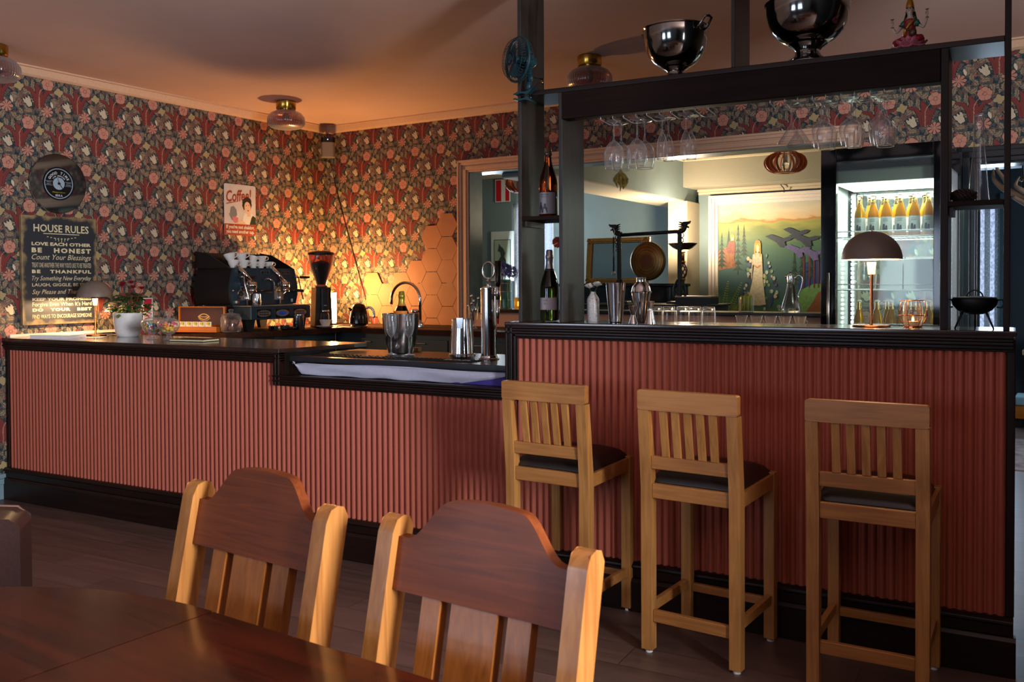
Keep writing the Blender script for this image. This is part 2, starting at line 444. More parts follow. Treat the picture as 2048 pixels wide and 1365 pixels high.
def planks(name, c1, c2, c3, axis_rot=0, width=.19, length=1.25, rough=.33):
    m, nt, p = base_mat(name); X.nt = nt
    tc = nt.nodes.new('ShaderNodeTexCoord'); mp = nt.nodes.new('ShaderNodeMapping'); mp.inputs['Rotation'].default_value = (0, 0, axis_rot)
    nt.links.new(tc.outputs['Object'], mp.inputs['Vector'])
    br = nt.nodes.new('ShaderNodeTexBrick'); br.inputs['Scale'].default_value = 1; br.inputs['Mortar Size'].default_value = .0016
    br.inputs['Brick Width'].default_value = length; br.inputs['Row Height'].default_value = width; br.offset = .37
    br.inputs['Color1'].default_value = lin(c1); br.inputs['Color2'].default_value = lin(c2); br.inputs['Mortar'].default_value = lin('140d0a')
    nt.links.new(mp.outputs[0], br.inputs['Vector'])
    m2 = nt.nodes.new('ShaderNodeMapping'); m2.inputs['Scale'].default_value = (2.2, 26, 1); nt.links.new(mp.outputs[0], m2.inputs['Vector'])
    nz = nt.nodes.new('ShaderNodeTexNoise'); nz.inputs['Scale'].default_value = 1; nz.inputs['Detail'].default_value = 6; nz.inputs['Distortion'].default_value = .8
    nt.links.new(m2.outputs[0], nz.inputs['Vector'])
    mr = nt.nodes.new('ShaderNodeMapRange'); mr.inputs[1].default_value = .38; mr.inputs[2].default_value = .62
    nt.links.new(nz.outputs[0], mr.inputs[0])
    mx = nt.nodes.new('ShaderNodeMixRGB'); nt.links.new(mr.outputs[0], mx.inputs[0]); mx.inputs[1].default_value = lin(c3)
    nt.links.new(br.outputs[0], mx.inputs[2]); 
    mu = nt.nodes.new('ShaderNodeMixRGB'); mu.inputs[0].default_value = .45; nt.links.new(br.outputs[0], mu.inputs[1]); nt.links.new(mx.outputs[0], mu.inputs[2])
    nt.links.new(mu.outputs[0], p.inputs['Base Color'])
    r2 = nt.nodes.new('ShaderNodeMapRange'); r2.inputs[3].default_value = rough-.06; r2.inputs[4].default_value = rough+.14
    nt.links.new(nz.outputs[0], r2.inputs[0]); nt.links.new(r2.outputs[0], p.inputs['Roughness'])
    b = nt.nodes.new('ShaderNodeBump'); b.inputs['Strength'].default_value = .25; b.inputs['Distance'].default_value = .001
    nt.links.new(nz.outputs[0], b.inputs['Height']); nt.links.new(b.outputs[0], p.inputs['Normal'])
    return m
FLOOR = planks('floor_planks', '665048', '56433c', '3e2f29', 0)

DARK = wood('dark_stained_wood', '120a08', '22110d', .34, 0, coat=.04, bump=.05, spec=.22)
DARKV = wood('dark_stained_wood_vertical', '160b09', '22110d', .45, 2, bump=.06, spec=.2)
SHELFWOOD = wood('dark_shelf_boards', '140a08', '20110d', .6, 0, bump=.05, spec=.12)
POST = wood('dark_grey_post_boards', '15110e', '302b26', .42, 2, bump=.10, mott=.15, spec=.35)
TOPWOOD = wood('polished_dark_worktop', '1b0f0b', '33201a', .16, 0, coat=.5, bump=.03)
TERRA = mat('terracotta_ribs', 'a0523f', .55, spec=.35, var=.03, bump=.08, bscale=300)
OAK = wood('stool_oak', '8a5d2e', 'ae7c44', .38, 2, bump=.12, grain=55)
OAKX = wood('stool_oak_rails', '87582b', 'a9743c', .38, 0, bump=.12, grain=55)
PINE = wood('varnished_pine_posts', '8c5628', 'b0783e', .3, 2, coat=.3, bump=.05, grain=45)
PINEX = wood('varnished_pine_crest', '5a2810', '783a16', .42, 0, coat=.04, bump=.05, grain=70, spec=.3)
PINES = wood('varnished_pine_slats', '7d4618', 'a06028', .34, 2, coat=.15, bump=.05, grain=45)
MAHO = wood('polished_mahogany', '1c0804', '451608', .14, 0, coat=.25, bump=.02, grain=34)
LEATH = mat('black_leather', '17110f', .34, spec=.6, bump=.25, bscale=220)
BLEATH = mat('brown_leather', '3a2622', .42, spec=.55, bump=.3, bscale=120, var=.15)
STEEL = mat('polished_steel', 'd0d2d4', .14, 1)
STEELB = mat('brushed_steel', 'b4b6b8', .3, 1, bump=.05, bscale=400)
CHROME = mat('chrome', 'e0e2e4', .06, 1)
DSTEEL = mat('dark_polished_bowl_steel', '8b8a88', .1, 1)
BRASS = mat('brass', 'b38b3c', .22, 1)
BRASSD = mat('aged_brass', '6d5226', .38, 1, var=.2)
COPPER = mat('copper_wire', 'c87848', .22, 1)
BLACKM = mat('matt_black_metal', '121214', .42, spec=.4)
BLACKP = mat('black_plastic', '0e0e10', .3)
BLACKG = mat('glossy_black', '08080a', .08, spec=.6)
SLATE = mat('black_laminate', '1a1c22', .34, spec=.5, var=.12, bscale=20)
RUBBER = mat('black_rubber', '101214', .7, spec=.3)
WHITE = mat('white_china', 'e8e6e2', .16, spec=.6)
WHITEM = mat('white_matt', 'd8d6d4', .5)
CLEAR = glass('clear_glass')
WIRE = mat('bright_steel_wire', 'e6eaea', .32, .9)
SMOKE = glass('mauve_ribbed_glass', 'b89a9c', .12)
GREENG = solid_glass('green_bottle_glass', '2c3a10')
AMBER = solid_glass('amber_bottle_glass', '6a2a06')
TEAL = mat('teal_plastic', '17363f', .4, spec=.3)
CEIL = mat('ceiling_paint', 'd4b3a8', .75, spec=.2, var=.03, bscale=3)
TRIMP = mat('peach_trim_paint', 'c9a488', .5, spec=.3)
TRIMB = mat('blue_grey_wall_paint', '6f8790', .6, spec=.3, var=.04, bscale=4)
LBLUE = mat('lounge_blue_grey', '74868a', .62, spec=.3, var=.05, bscale=5)
LCREAM = mat('lounge_cream_ceiling', 'b9ae98', .65, spec=.3)
SALMON = mat('salmon_wall_paint', 'a98474', .6, spec=.3)
CABIN = mat('blue_grey_cabinet', '3b4a4f', .45)
NAVY = mat('dark_navy_wall', '222d33', .6)
# ------------------------------------------------------------------ the room (built square to itself, then turned with the house)
RR = (0, 0, D_ROOM)
WL, WB, WR, WREAR, CZ = -5.771, 2.682, 2.9, -7.3, 2.86
def rbox(name, x0, x1, y0, y1, z0, z1, m, **k): return struct(name, G().box(x0, x1, y0, y1, z0, z1), m, rot=RR, **k)
struct('floor', G().box(-9, 4.5, -8.5, 9, -.12, 0), FLOOR)
rbox('ceiling', WL-.15, WR+.15, WREAR-.15, WB+.005, CZ, CZ+.1, CEIL)
rbox('wall_left', WL-.15, WL, WREAR-.15, WB+.19, 0, CZ, WP_L)
# back wall with the serving hatch and the doorway cut out of it
LZ0 = 2.80
OX0, OX1, OZ0, OZ1 = -4.159, -1.12, 1.165, 2.333
DX0, DX1, DZ = -.345, .75, 2.13
g = G()
g.box(WL, OX0, WB, WB+.19, 0, CZ); g.box(OX0, OX1, WB, WB+.19, OZ1, CZ)
g.box(OX1, DX0, WB, WB+.19, 0, CZ); g.box(DX0, DX1, WB, WB+.19, DZ, CZ); g.box(DX1, WR, WB, WB+.19, 0, CZ)
struct('wall_back', g, WP_B, rot=RR)
g = G(); y0_, y1_ = WB+.191, WB+.198
g.box(-7.2, OX0, y0_, y1_, 0, LZ0); g.box(OX0, OX1, y0_, y1_, OZ1, LZ0); g.box(OX1, -.9, y0_, y1_, 0, LZ0); g.box(OX0, OX1, y0_, y1_, 0, OZ0-.01)
struct('wall_lounge_near', g, LBLUE, rot=RR)
struct('wall_back_lower', G().box(OX0, OX1, WB, WB+.19, 0, OZ0), SALMON, rot=RR)
# rear and right walls carry the windows the daylight comes through
def wall_with_holes_x(g, x0, x1, y0, y1, holes):      # wall along y at x0..x1, holes = [(ya, yb, za, zb)]
    ys = y0
    for ya, yb, za, zb in sorted(holes):
        g.box(x0, x1, ys, ya, 0, CZ); g.box(x0, x1, ya, yb, 0, za); g.box(x0, x1, ya, yb, zb, CZ); ys = yb
    g.box(x0, x1, ys, y1, 0, CZ)
def wall_with_holes_y(g, y0, y1, x0, x1, holes, top=CZ):
    xs = x0
    for xa, xb, za, zb in sorted(holes):
        g.box(xs, xa, y0, y1, 0, top); g.box(xa, xb, y0, y1, 0, za); g.box(xa, xb, y0, y1, zb, top); xs = xb
    g.box(xs, x1, y0, y1, 0, top)
g = G(); wall_with_holes_x(g, WR, WR+.15, WREAR-.15, WB+.19, [(-3.4, -2.1, 1.0, 2.5)]); struct('wall_right', g, NAVY, rot=RR)
g = G(); wall_with_holes_y(g, WREAR-.15, WREAR, WL-.15, WR+.15, [(-4.9, -3.5, .85, 2.35), (-2.3, -.9, .85, 2.35)]); struct('wall_rear', g, NAVY, rot=RR)
WINW = mat('white_window_frame', 'd9d9d6', .4)
def window(n, x0, x1, y0, y1, z0, z1, along):
    g = G(); t = .05
    if along == 'x':
        for a, b in ((x0, x0+t), (x1-t, x1), ((x0+x1)/2-t/2, (x0+x1)/2+t/2)): g.box(a, b, y0, y1, z0, z1)
        for a, b in ((z0, z0+t), (z1-t, z1)): g.box(x0, x1, y0, y1, a, b)
    else:
        for a, b in ((y0, y0+t), (y1-t, y1), ((y0+y1)/2-t/2, (y0+y1)/2+t/2)): g.box(x0, x1, a, b, z0, z1)
        for a, b in ((z0, z0+t), (z1-t, z1)): g.box(x0, x1, y0, y1, a, b)
    return struct('window_%d' % n, g, WINW, rot=RR)
window(1, WR+.06, WR+.1, -3.4, -2.1, 1.0, 2.5, 'y')
window(2, -4.9, -3.5, WREAR-.1, WREAR-.06, .85, 2.35, 'x')
window(3, -2.3, -.9, WREAR-.1, WREAR-.06, .85, 2.35, 'x')
# unseen pier added to keep the window light off the bar's right end
struct('light_blocking_pillar', G().box(50e-2, .80, -1.50, -.30, 0, 2.862), NAVY)
# cornice under the ceiling (two stepped strips), skirting
prof = [(0, 0), (0, -.062), (.012, -.062), (.03, -.05), (.042, -.03), (.052, -.012), (.07, -.010), (.07, 0)]
g = G(); g.prism([(WL+a, CZ+b) for a, b in prof], WREAR, WB, 'xz')
struct('trim_1', g, TRIMP, rot=RR)
g = G(); g.prism([(WB-a, CZ+b) for a, b in prof], WL, WR, 'yz'); struct('trim_2', g, TRIMP, rot=RR)
g = G()
for z0, z1, d in ((0, .10, .018), (.10, .135, .024), (.135, .165, .014)): g.box(WL, WL+d, WREAR, -.345, z0, z1)
struct('baseboard_left', g, TRIMB, rot=RR, bevel=.003)
# peach moulding round the serving hatch
def frame_x(g, x0, x1, z0, z1, w, y, steps, sides='ltr'):
    for a, b, d in steps:                    # a..b measured outward from the opening edge, d = projection
        if 'l' in sides: g.box(x0-b, x0-a, y-d, y, z0, z1+b)
        if 'r' in sides: g.box(x1+a, x1+b, y-d, y, z0, z1+b)
        g.box(x0-b, x1+b, y-d, y, z1+a, z1+b)
g = G(); frame_x(g, OX0, OX1, 1.005, OZ1, .1, WB, [(0, .018, .012), (.018, .05, .022), (.05, .062, .016), (.062, .085, .028), (.085, .102, .036)])
struct('trim_3', g, TRIMP, rot=RR, bevel=.003)
# blue-grey lining of the hatch and the dark sill board on which things stand
LIN = mat('blue_grey_reveal', '5f7680', .38, var=.22, bscale=9)
g = G(); g.box(OX0, OX0+.006, WB+.002, WB+.19, OZ0, OZ1); g.box(OX0, OX1, WB+.002, WB+.19, OZ1-.006, OZ1)
struct('trim_4', g, LIN, rot=RR)
struct('trim_5', G().box(OX0+.007, OX1, WB-.03, WB+.30, 1.158, 1.185), DARK, rot=RR, bevel=.004)
# black lacquered doorframe
DF = mat('blue_black_gloss_paint', '1a2228', .16, spec=.6)
g = G(); frame_x(g, DX0, DX1, 0, DZ, .1, WB, [(0, .03, .014), (.03, .07, .03), (.07, .10, .018)])
g.box(DX0, DX0+.012, WB, WB+.19, 0, DZ); g.box(DX0, DX1, WB, WB+.19, DZ-.012, DZ)
struct('trim_6', g, DF, rot=RR, bevel=.003)

# ------------------------------------------------------------------ the lounge seen through the hatch
LZ = 2.80
rbox('ceiling_lounge', -7.4, -.9, WB+.19, 7.2, LZ, LZ+.08, LCREAM)
g = G(); wall_with_holes_y(g, 6.6, 6.75, -7.3, -3.4, [(-6.18, -5.55, .95, 2.45)], LZ); struct('wall_lounge_far_left', g, LBLUE, rot=RR)
rbox('wall_lounge_far_right', -3.45, -.9, 6.2, 6.35, 0, LZ, LBLUE)
rbox('wall_lounge_side', -1.0, -.88, WB+.19, 7.0, 0, LZ, LBLUE)
rbox('wall_lounge_left', -7.4, -7.25, WB+.19, 6.75, 0, LZ, LBLUE)
rbox('beam_far', -3.478, -.9, 5.8, 6.2, 2.44, LZ, mat('beam_grey_warm_light', '8c8a7c', .6, spec=.3))  # grey-blue beam with the lamp's warm light mixed into its colour
rbox('beam_side', -3.95, -3.478, WB+.19, 6.6, 2.30, LZ, LBLUE)
rbox('beam_side_lit_underside', -3.95, -3.478, WB+.19, 6.6, 2.288, 2.30, LCREAM)  # cream sheet paints the floor lamp's light onto the beam's underside
rbox('pillar_lounge', -3.66, -3.44, 5.82, 6.25, 0, 2.288, LCREAM)
g = G()
for d, z0, z1 in ((.10, LZ-.03, LZ), (.07, LZ-.06, LZ-.03), (.03, LZ-.085, LZ-.06)):
    g.box(-3.478, -1.0, 5.8-d, 5.8, z0, z1); g.box(-3.478, -3.478+d, WB+.19, 5.8, z0, z1)
for d, z0, z1 in ((.07, 2.41, 2.44), (.04, 2.38, 2.41)): g.box(-3.44, -1.0, 6.2-d, 6.2, z0, z1)
struct('trim_7', g, LCREAM, rot=RR, bevel=.004)
window(4, -6.18, -5.55, 6.64, 6.68, .95, 2.45, 'x')
# ------------------------------------------------------------------ the room beyond the doorway
rbox('ceiling_far_room', -.88, 2.2, WB+.19, 7.2, 2.75, 2.83, NAVY)
g = G(); wall_with_holes_y(g, 7.0, 7.15, -.9, 2.2, [(-.74, -.50, .35, 2.2)], 2.75); struct('wall_far_room', g, NAVY, rot=RR)
g = G(); g.box(2.0, 2.15, WB+.19, 4.0, 0, 2.75); g.box(2.0, 2.15, 5.2, 7.0, 0, 2.75); g.box(2.0, 2.15, 4.0, 5.2, 0, 1.0); g.box(2.0, 2.15, 4.0, 5.2, 2.4, 2.75)
struct('wall_far_room_right', g, NAVY, rot=RR)
window(5, 2.06, 2.1, 4.0, 5.2, 1.0, 2.4, 'y')
rbox('beam_far_room', -.88, 2.0, 5.6, 5.8, 2.42, 2.75, mat('blue_grey_beam', '46606c', .5))  # beam in one even blue-grey
g = G()
for a, b, y in ((-.80, -.74, 6.96), (-.50, -.46, 6.96), (-.44, -.41, 6.97)): g.box(a, b, y, 7.0, 0, 2.3)
struct('trim_8', g, mat('window_casing_blue', '3c5058', .35), rot=RR, bevel=.004)
window(6, -.74, -.50, 7.04, 7.08, .35, 2.2, 'x')

# ------------------------------------------------------------------ bar counter
bar = thing('bar_counter', 'long bar front of vertical terracotta ribs between dark mouldings and plinth', 'bar counter', (-2.9, .02, 0))
def at(o, loc): return tuple(Vector(o)-Vector(loc))
BL0 = (-2.9, .02, 0)
def barpart(name, g, m, **k):
    for i, v in enumerate(g.v): g.v[i] = (v[0]-BL0[0], v[1]-BL0[1], v[2]-BL0[2])
    return g.build(name, m, bar, **k)
pitch_r = .0331
def ribs(x0, x1, z0, z1):
    g = G(); n = int(round((x1-x0)/pitch_r)); p = (x1-x0)/n; vs = []; K = 8
    for i in range(n):
        for k in range(K+1):
            t = k/K; a = PI*t
            vs.append((x0+(i+.06+.88*t)*p, -.0155*math.sin(a)**.8 if 0 < t < 1 else 0))
    for j, (x, y) in enumerate(vs): g.v += [(x, y+.012, z0), (x, y+.012, z1)]
    for j in range(len(vs)-1):
        g.f.append([2*j, 2*j+2, 2*j+3, 2*j+1]); g.m.append(0); g.s.append((j+1) % (K+1) != 0)
    return g
x_step, x_rise = -3.434, -1.974
for a, b, t in ((-5.745, x_step, .999), (x_step, x_rise, .862), (x_rise, -.004, 1.176)):
    plabel(barpart('ribbed_panel', ribs(a, b, .203, t), TERRA), 'matt terracotta ribbed panel')
g = G(); g.box(-5.742, x_step+.04, .013, .05, .0, 1.03); g.box(x_step+.04, x_rise, .013, .05, .0, .85); g.box(x_rise, -.03, .013, .05, .0, 1.19)
g.box(-.035, -.005, .015, .30, 0, 1.19); g.box(-2.012, -1.985, .014, .30, .85, 1.19)
barpart('carcass', g, DARKV)
# plinth
g = G()
g.extrude_x([(.012, 0), (-.036, 0), (-.036, .128), (-.026, .141), (.012, .141)], -5.78, .028)
g.extrude_x([(.012, .141), (-.018, .141), (-.018, .180), (-.030, .186), (-.028, .196), (-.014, .206), (.012, .206)], -5.78, .020)
barpart('plinth', g, DARK, bevel=.002)
barpart('end_post', G().box(-.005, .022, .0, .30, .206, 1.19), DARKV, bevel=.003); barpart('end_post', G().box(-5.775, -5.745, -.006, .05, .206, 1.0), DARKV, bevel=.003)
# mouldings: four stepped beads under each worktop, round the step and up the rise
STEPS = [(0, .012, .026), (.012, .024, .020), (.024, .036, .026), (.036, .050, .016), (.050, .058, .010)]
def mould_h(g, x0, x1, ztop, flip=False):
    for a, b, d in STEPS: g.box(x0, x1, -d, .02, ztop-b, ztop-a)
def mould_v(g, xedge, z0, z1, sgn=1):
    for a, b, d in STEPS:
        xa, xb = xedge+sgn*a, xedge+sgn*b
        g.box(min(xa, xb), max(xa, xb), -d, .02, z0, z1)
g = G()
mould_h(g, -5.78, -3.384, 1.036, 0); mould_v(g, -3.384, .862, 1.036, -1)
for a, b, d in STEPS: g.box(-3.434+.0, -1.985, -d, .02, .918-.058+b-.012 if False else .860+(.058-b), .860+(.058-a))
mould_h(g, -2.018, .016, 1.205); mould_v(g, -2.018, .862, 1.205, 1)
barpart('moulding', g, DARK, bevel=.003)

tag(G().prism([(-5.785, -.022), (-3.388, -.022), (-3.388, .0), (-3.28, .60), (-5.73, .60)], 1.034, 1.056, 'xy').build('worktop', TOPWOOD, bevel=.005),
    'polished dark wood worktop of the low left bar section under the mushroom lamp', 'worktop')
tag(G().box(-2.022, .026, -.024, .285, 1.203, 1.222).build('worktop', TOPWOOD, bevel=.004),
    'narrow dark wood top of the raised bar under the glass rack', 'worktop')
tag(G().box(-3.36, -2.016, .03, .62, .988, 1.016).build('worktop', SLATE, bevel=.003),
    'black laminate sunken bar top holding the ice bucket and beer tap', 'worktop')
tag(G().box(-1.975, -.06, .305, .80, 1.150, 1.172).build('back_shelf', DARK, bevel=.003), 'low dark shelf behind the raised bar holding upturned tumblers', 'shelf')
g = G(); g.box(-1.975, -1.95, .32, .80, 0, 1.15); g.box(-.09, -.06, .32, .80, 0, 1.15)
# back wall of the sunken section with white cloth
g2 = G(); g2.box(-3.384, -2.018, .05, .07, .80, .987); g2.box(-3.384, -2.018, .021, .07, .80, .917)
plabel(barpart('recess_board', g2, DARK), 'dark board of the recess under the sunken top')
n = 60
def cloth_pt(u, v):
    x = -3.345+1.30*u; dr = min(1, u*14)
    zt = .985-.004*math.sin(u*9)-.010*(1-dr); zb = .921 + .004*math.sin(u*31)*.5 + (.085*(1-min(1, u*22)**.6)) + max(0, (u-.80)/.20)**1.4*.045
    z = zt+(zb-zt)*v
    y = .040-.006*math.sin(v*PI)-.004*math.sin(u*40+v*5)*v-.003*math.sin(u*13-v*6)
    if v < .08: y -= .006
    return (x, y, z)
g = G(); K = 14
for i in range(n+1):
    for k in range(K+1): g.v.append(cloth_pt(i/n, k/K))
for i in range(n):
    for k in range(K):
        a = i*(K+1)+k; g.f.append([a, a+1, a+K+2, a+K+1]); g.m.append(0); g.s.append(True)
o = g.build('cloth', mat('pale_grey_cloth', 'a9abc0', .8, sheen=.2)); m_ = o.modifiers.new('s', 'SOLIDIFY'); m_.thickness = .0015
tag(o, 'pale grey cloth pinned up under the sunken black bar top', 'cloth')
g = G(); g.flat([(-2.40, .919), (-2.03, .919), (-2.03, .98), (-2.06, .977), (-2.2, .95)], .045, 'xz')
o = g.build('cloth', mat('violet_cloth', '3c2f86', .7)); m_ = o.modifiers.new('s', 'SOLIDIFY'); m_.thickness = .002
tag(o, 'violet cloth showing behind the lifted end of the grey cloth', 'cloth')

# ------------------------------------------------------------------ canopy over the bar
can = thing('bar_canopy', 'dark wooden frame of posts and header board standing on the raised bar', 'shelf frame', (-1.0, .12, 1.222))
def canp(name, x0, x1, y0, y1, z0, z1, m, parent=can, **k):
    return G().box(x0+1.0, x1+1.0, y0-.12, y1-.12, z0-1.222, z1-1.222).build(name, m, parent, **k)
for x0, x1, top in ((-1.960, -1.942, 2.86), (-1.755, -1.737, 2.241), (-.221, -.195, 2.241), (-.018, .003, 2.86)):
    canp('post', x0, x1, 0, .235 if x1 < -1 else .225, 1.222, top, POST if x1 < -1 else DARKV, bevel=.002)
canp('post', -.986, -.971, 0, .24, 2.262, 2.86, POST, bevel=.002)
canp('top_board', -1.942, -.018, 0, .24, 2.241, 2.262, DARK, bevel=.002)
o = canp('header_board', -1.737, -.221, -.006, .066, 2.121, 2.241, SHELFWOOD, bevel=.004)
canp('shelf', -1.942, -1.755, 0, .225, 1.681, 1.700, SHELFWOOD, bevel=.002)
canp('shelf', -.195, -.018, -.004, .21, 1.668, 1.687, SHELFWOOD, bevel=.002)
canp('shelf_cleat', -1.938, -1.925, .02, .2, 1.655, 1.68, POST); canp('shelf_cleat', -.193, -.18, .02, .2, 1.64, 1.667, POST)
# ------------------------------------------------------------------ bar stools
def make_stool(label):
    t = thing('bar_stool', label, 'bar stool', (0, 0, 0), 0, 'oak bar stools along the bar')
    W, D, L = .194, .200, .042
    # rear posts (towards the viewer) rise into the back and lean slightly outwards
    for s in (-1, 1):
        g = G(); xs = [s*W, s*(W-L)]; x0, x1 = min(xs), max(xs)
        prof = [(-D, .012), (-D+L, .012), (-D+L, .62), (-D+.030-.022, .925), (-D-.030, .925), (-D-.004, .62)]
        g.prism([(a, b) for a, b in prof], x0, x1, 'yz')
        lg = g.build('leg', OAK, t, bevel=.003)
        G().lathe([(0, 0), (.014, 0), (.014, .012), (0, .012)], 16, c=(s*(W-L/2), -D+L/2, 0)).build('glide', WHITEM, lg)
        g = G().box(x0, x1, D-L, D, .012, .662)
        lg = g.build('leg', OAK, t, bevel=.003)
        G().lathe([(0, 0), (.014, 0), (.014, .012), (0, .012)], 16, c=(s*(W-L/2), D-L/2, 0)).build('glide', WHITEM, lg)
    G().prism([(-W+.006, .925), (W-.006, .925), (W, .931), (W, .994), (W-.008, 1.0), (-W+.008, 1.0), (-W, .994), (-W, .931)], -D-.033, -D-.002, 'xz').build('crest_rail', OAKX, t, bevel=.003)
    G().box(-W+L, W-L, -D-.004, -D+.018, .702, .750).build('back_rail', OAKX, t, bevel=.002)
    for k in range(5):
        xc = (-W+L) + (2*(W-L))*(k+1.0)/6.0*1.0
        xc = (k-2)*.048
        g = G(); a = .0135
        g.prism([(-D+.002, .750), (-D+.017, .750), (-D-.010, .925), (-D-.025, .925)], xc-a, xc+a, 'yz')
        g.build('slat', OAK, t, bevel=.002)
    G().box(-W+L, W-L, -D+.004, -D+.026, .590, .645).build('seat_rail', OAKX, t, bevel=.003)
    G().box(-W+L, W-L, D-.026, D-.004, .600, .652).build('seat_rail', OAKX, t, bevel=.003)
    for s in (-1, 1):
        x0, x1 = sorted((s*(W-.004), s*(W-.026)))
        g = G().prism([(-D+L, .592), (-D+L, .645), (D-L, .655), (D-L, .602)], x0, x1, 'yz'); g.build('seat_rail', OAKX, t, bevel=.003)
        x0, x1 = sorted((s*(W-.010), s*(W-.032)))
        G().box(x0, x1, -D+L, D-L, .147, .185).build('foot_rail', OAKX, t, bevel=.003)
    G().box(-W+L, W-L, -D+.010, -D+.032, .120, .165).build('foot_rail', OAKX, t, bevel=.003)
    G().box(-W+L, W-L, D-.030, D-.008, .135, .168).build('foot_rail', OAKX, t, bevel=.003)
    # padded cushion, higher at the front
    g = G(); N = 14; M = 14; a, b = W-.018, D-.022
    for side in (1, 0):
        for j in range(M+1):
            for i in range(N+1):
                u = -1+2*i/N; v = -1+2*j/M
                r = max(0, 1-abs(u)**5)*max(0, 1-abs(v)**5)
                zb = .648+(v+1)/2*.010
                z = zb+(.052*r**.45 if side else -.004)
                g.v.append((a*u, b*v+.006, z))
    o_ = (N+1)*(M+1)
    for side in (0, 1):
        for j in range(M):
            for i in range(N):
                q = side*o_+j*(N+1)+i; f = [q, q+1, q+N+2, q+N+1]; g.f.append(f if side == 0 else f[::-1]); g.m.append(0); g.s.append(True)
    rim = [i for i in range(N+1)]+[j*(N+1)+N for j in range(1, M+1)]+[M*(N+1)+i for i in range(N-1, -1, -1)]+[j*(N+1) for j in range(M-1, 0, -1)]
    for k in range(len(rim)):
        p, q = rim[k], rim[(k+1) % len(rim)]; g.f.append([p, q, q+o_, p+o_]); g.m.append(0); g.s.append(True)
    plabel(g.build('cushion', LEATH, t), 'black leather cushion')
    return t
st = make_stool('light oak bar stool with black seat, furthest left, behind the nearer dining chair')
st.location = (-1.612, -.187, 0); st.rotation_euler = (0, 0, math.radians(-5))
dup(st, (-1.000, -.240, 0), math.radians(-6), 'light oak bar stool with black seat standing between the two other stools')
dup(st, (-.408, -.240, 0), math.radians(-1.5), 'light oak bar stool at the right end of the bar, seat cushion shining')

# ------------------------------------------------------------------ dining chairs
def make_chair(label):
    t = thing('dining_chair', label, 'chair', (0, 0, 0), 0, 'pine dining chairs at the mahogany table')
    W = .235; pw = .038; pd = .062
    lean = math.radians(12)
    def bx(z): return .0 + max(0, z-.45)*math.tan(lean)      # y of the back plane at height z
    for s in (-1, 1):
        x0, x1 = sorted((s*W, s*(W-pw)))
        top = .940
        side = [(bx(.45)-.02, 0), (bx(.45)-.02+pd*.8, 0), (bx(.45)+pd, .45), (bx(.915)+pd, .915), (bx(.935)+pd*.75, .937), (bx(.94)+pd*.45, .942), (bx(.935)+pd*.15, .936), (bx(.915), .912), (0, .45)]
        G().prism(side, x0, x1, 'yz').build('leg', PINE, t, bevel=.009, seg=4)
        x0, x1 = sorted((s*(W+.01), s*(W-pw+.01)))
        G().box(x0, x1, -.44, -.40, 0, .43).build('leg', PINE, t, bevel=.005)
    # shaped crest board: shallow shoulders rising in an S to a flat crown
    xi = W-pw+.004; pts = [(-xi, .725), (xi, .715-.0)]
    prof = []
    for i in range(41):
        u = -1+2*i/40; au = abs(u)
        if au < .40: h = 1-.07*(au/.40)**2
        elif au < .86:
            q = (au-.40)/.46; h = .93-(.93-.02)*(q*q*(3-2*q))
        else: h = .02
        prof.append((u*xi, .902+.086*h))
    poly = [(-xi, .805)]+[(xi, .805)]+prof[::-1]
    sh = Matrix(((1, 0, 0, 0), (0, 1, math.tan(lean), -.45*math.tan(lean)+.020), (0, 0, 1, 0), (0, 0, 0, 1)))
    G().prism(poly, 0, .024, 'xz', 0, sh).build('crest_board', PINEX, t, bevel=.006, seg=3)
    for xc, hw in ((-.100, .022), (0, .052), (.100, .025)):
        sl = G().prism([(xc-hw, .47), (xc+hw, .47), (xc+hw, .815), (xc-hw, .815)], .002, .027, 'xz', 0, sh).build('slat', PINES, t, bevel=.003)
    G().prism([(-xi, .44), (xi, .44), (xi, .49), (-xi, .49)], 0, .026, 'xz', 0, sh).build('lower_rail', PINES, t, bevel=.003)
    G().prism([(-.225, -.45), (.225, -.45), (.205, .01), (-.205, .01)], .430, .455, 'xy').build('seat', PINES, t, bevel=.008, seg=3)
    for s in (-1, 1):
        x0, x1 = sorted((s*.215, s*.195)); G().box(x0, x1, -.40, .0, .20, .235).build('stretcher', PINE, t, bevel=.003)
    G().box(-.20, .20, -.43, -.41, .37, .43).build('apron', PINES, t, bevel=.003)
    return t
ch = make_chair('varnished pine chair with arched crest, left one tucked at the dark table')
def chair_place(o, L, R_):
    # posts' top centres given: derive base position
    mx, my = (L[0]+R_[0])/2, (L[1]+R_[1])/2; a = math.atan2(R_[1]-L[1], R_[0]-L[0])
    off = .031+math.tan(math.radians(12))*.48
    o.location = (mx+math.sin(a)*off, my-math.cos(a)*off, 0); o.rotation_euler = (0, 0, a)
chair_place(ch, (-1.652, -2.146), (-1.228, -2.191))
c2 = dup(ch, (0, 0, 0), 0, 'varnished pine chair with arched crest, nearer one in front of the bar stools')
chair_place(c2, (-1.059, -2.188), (-.638, -2.230))

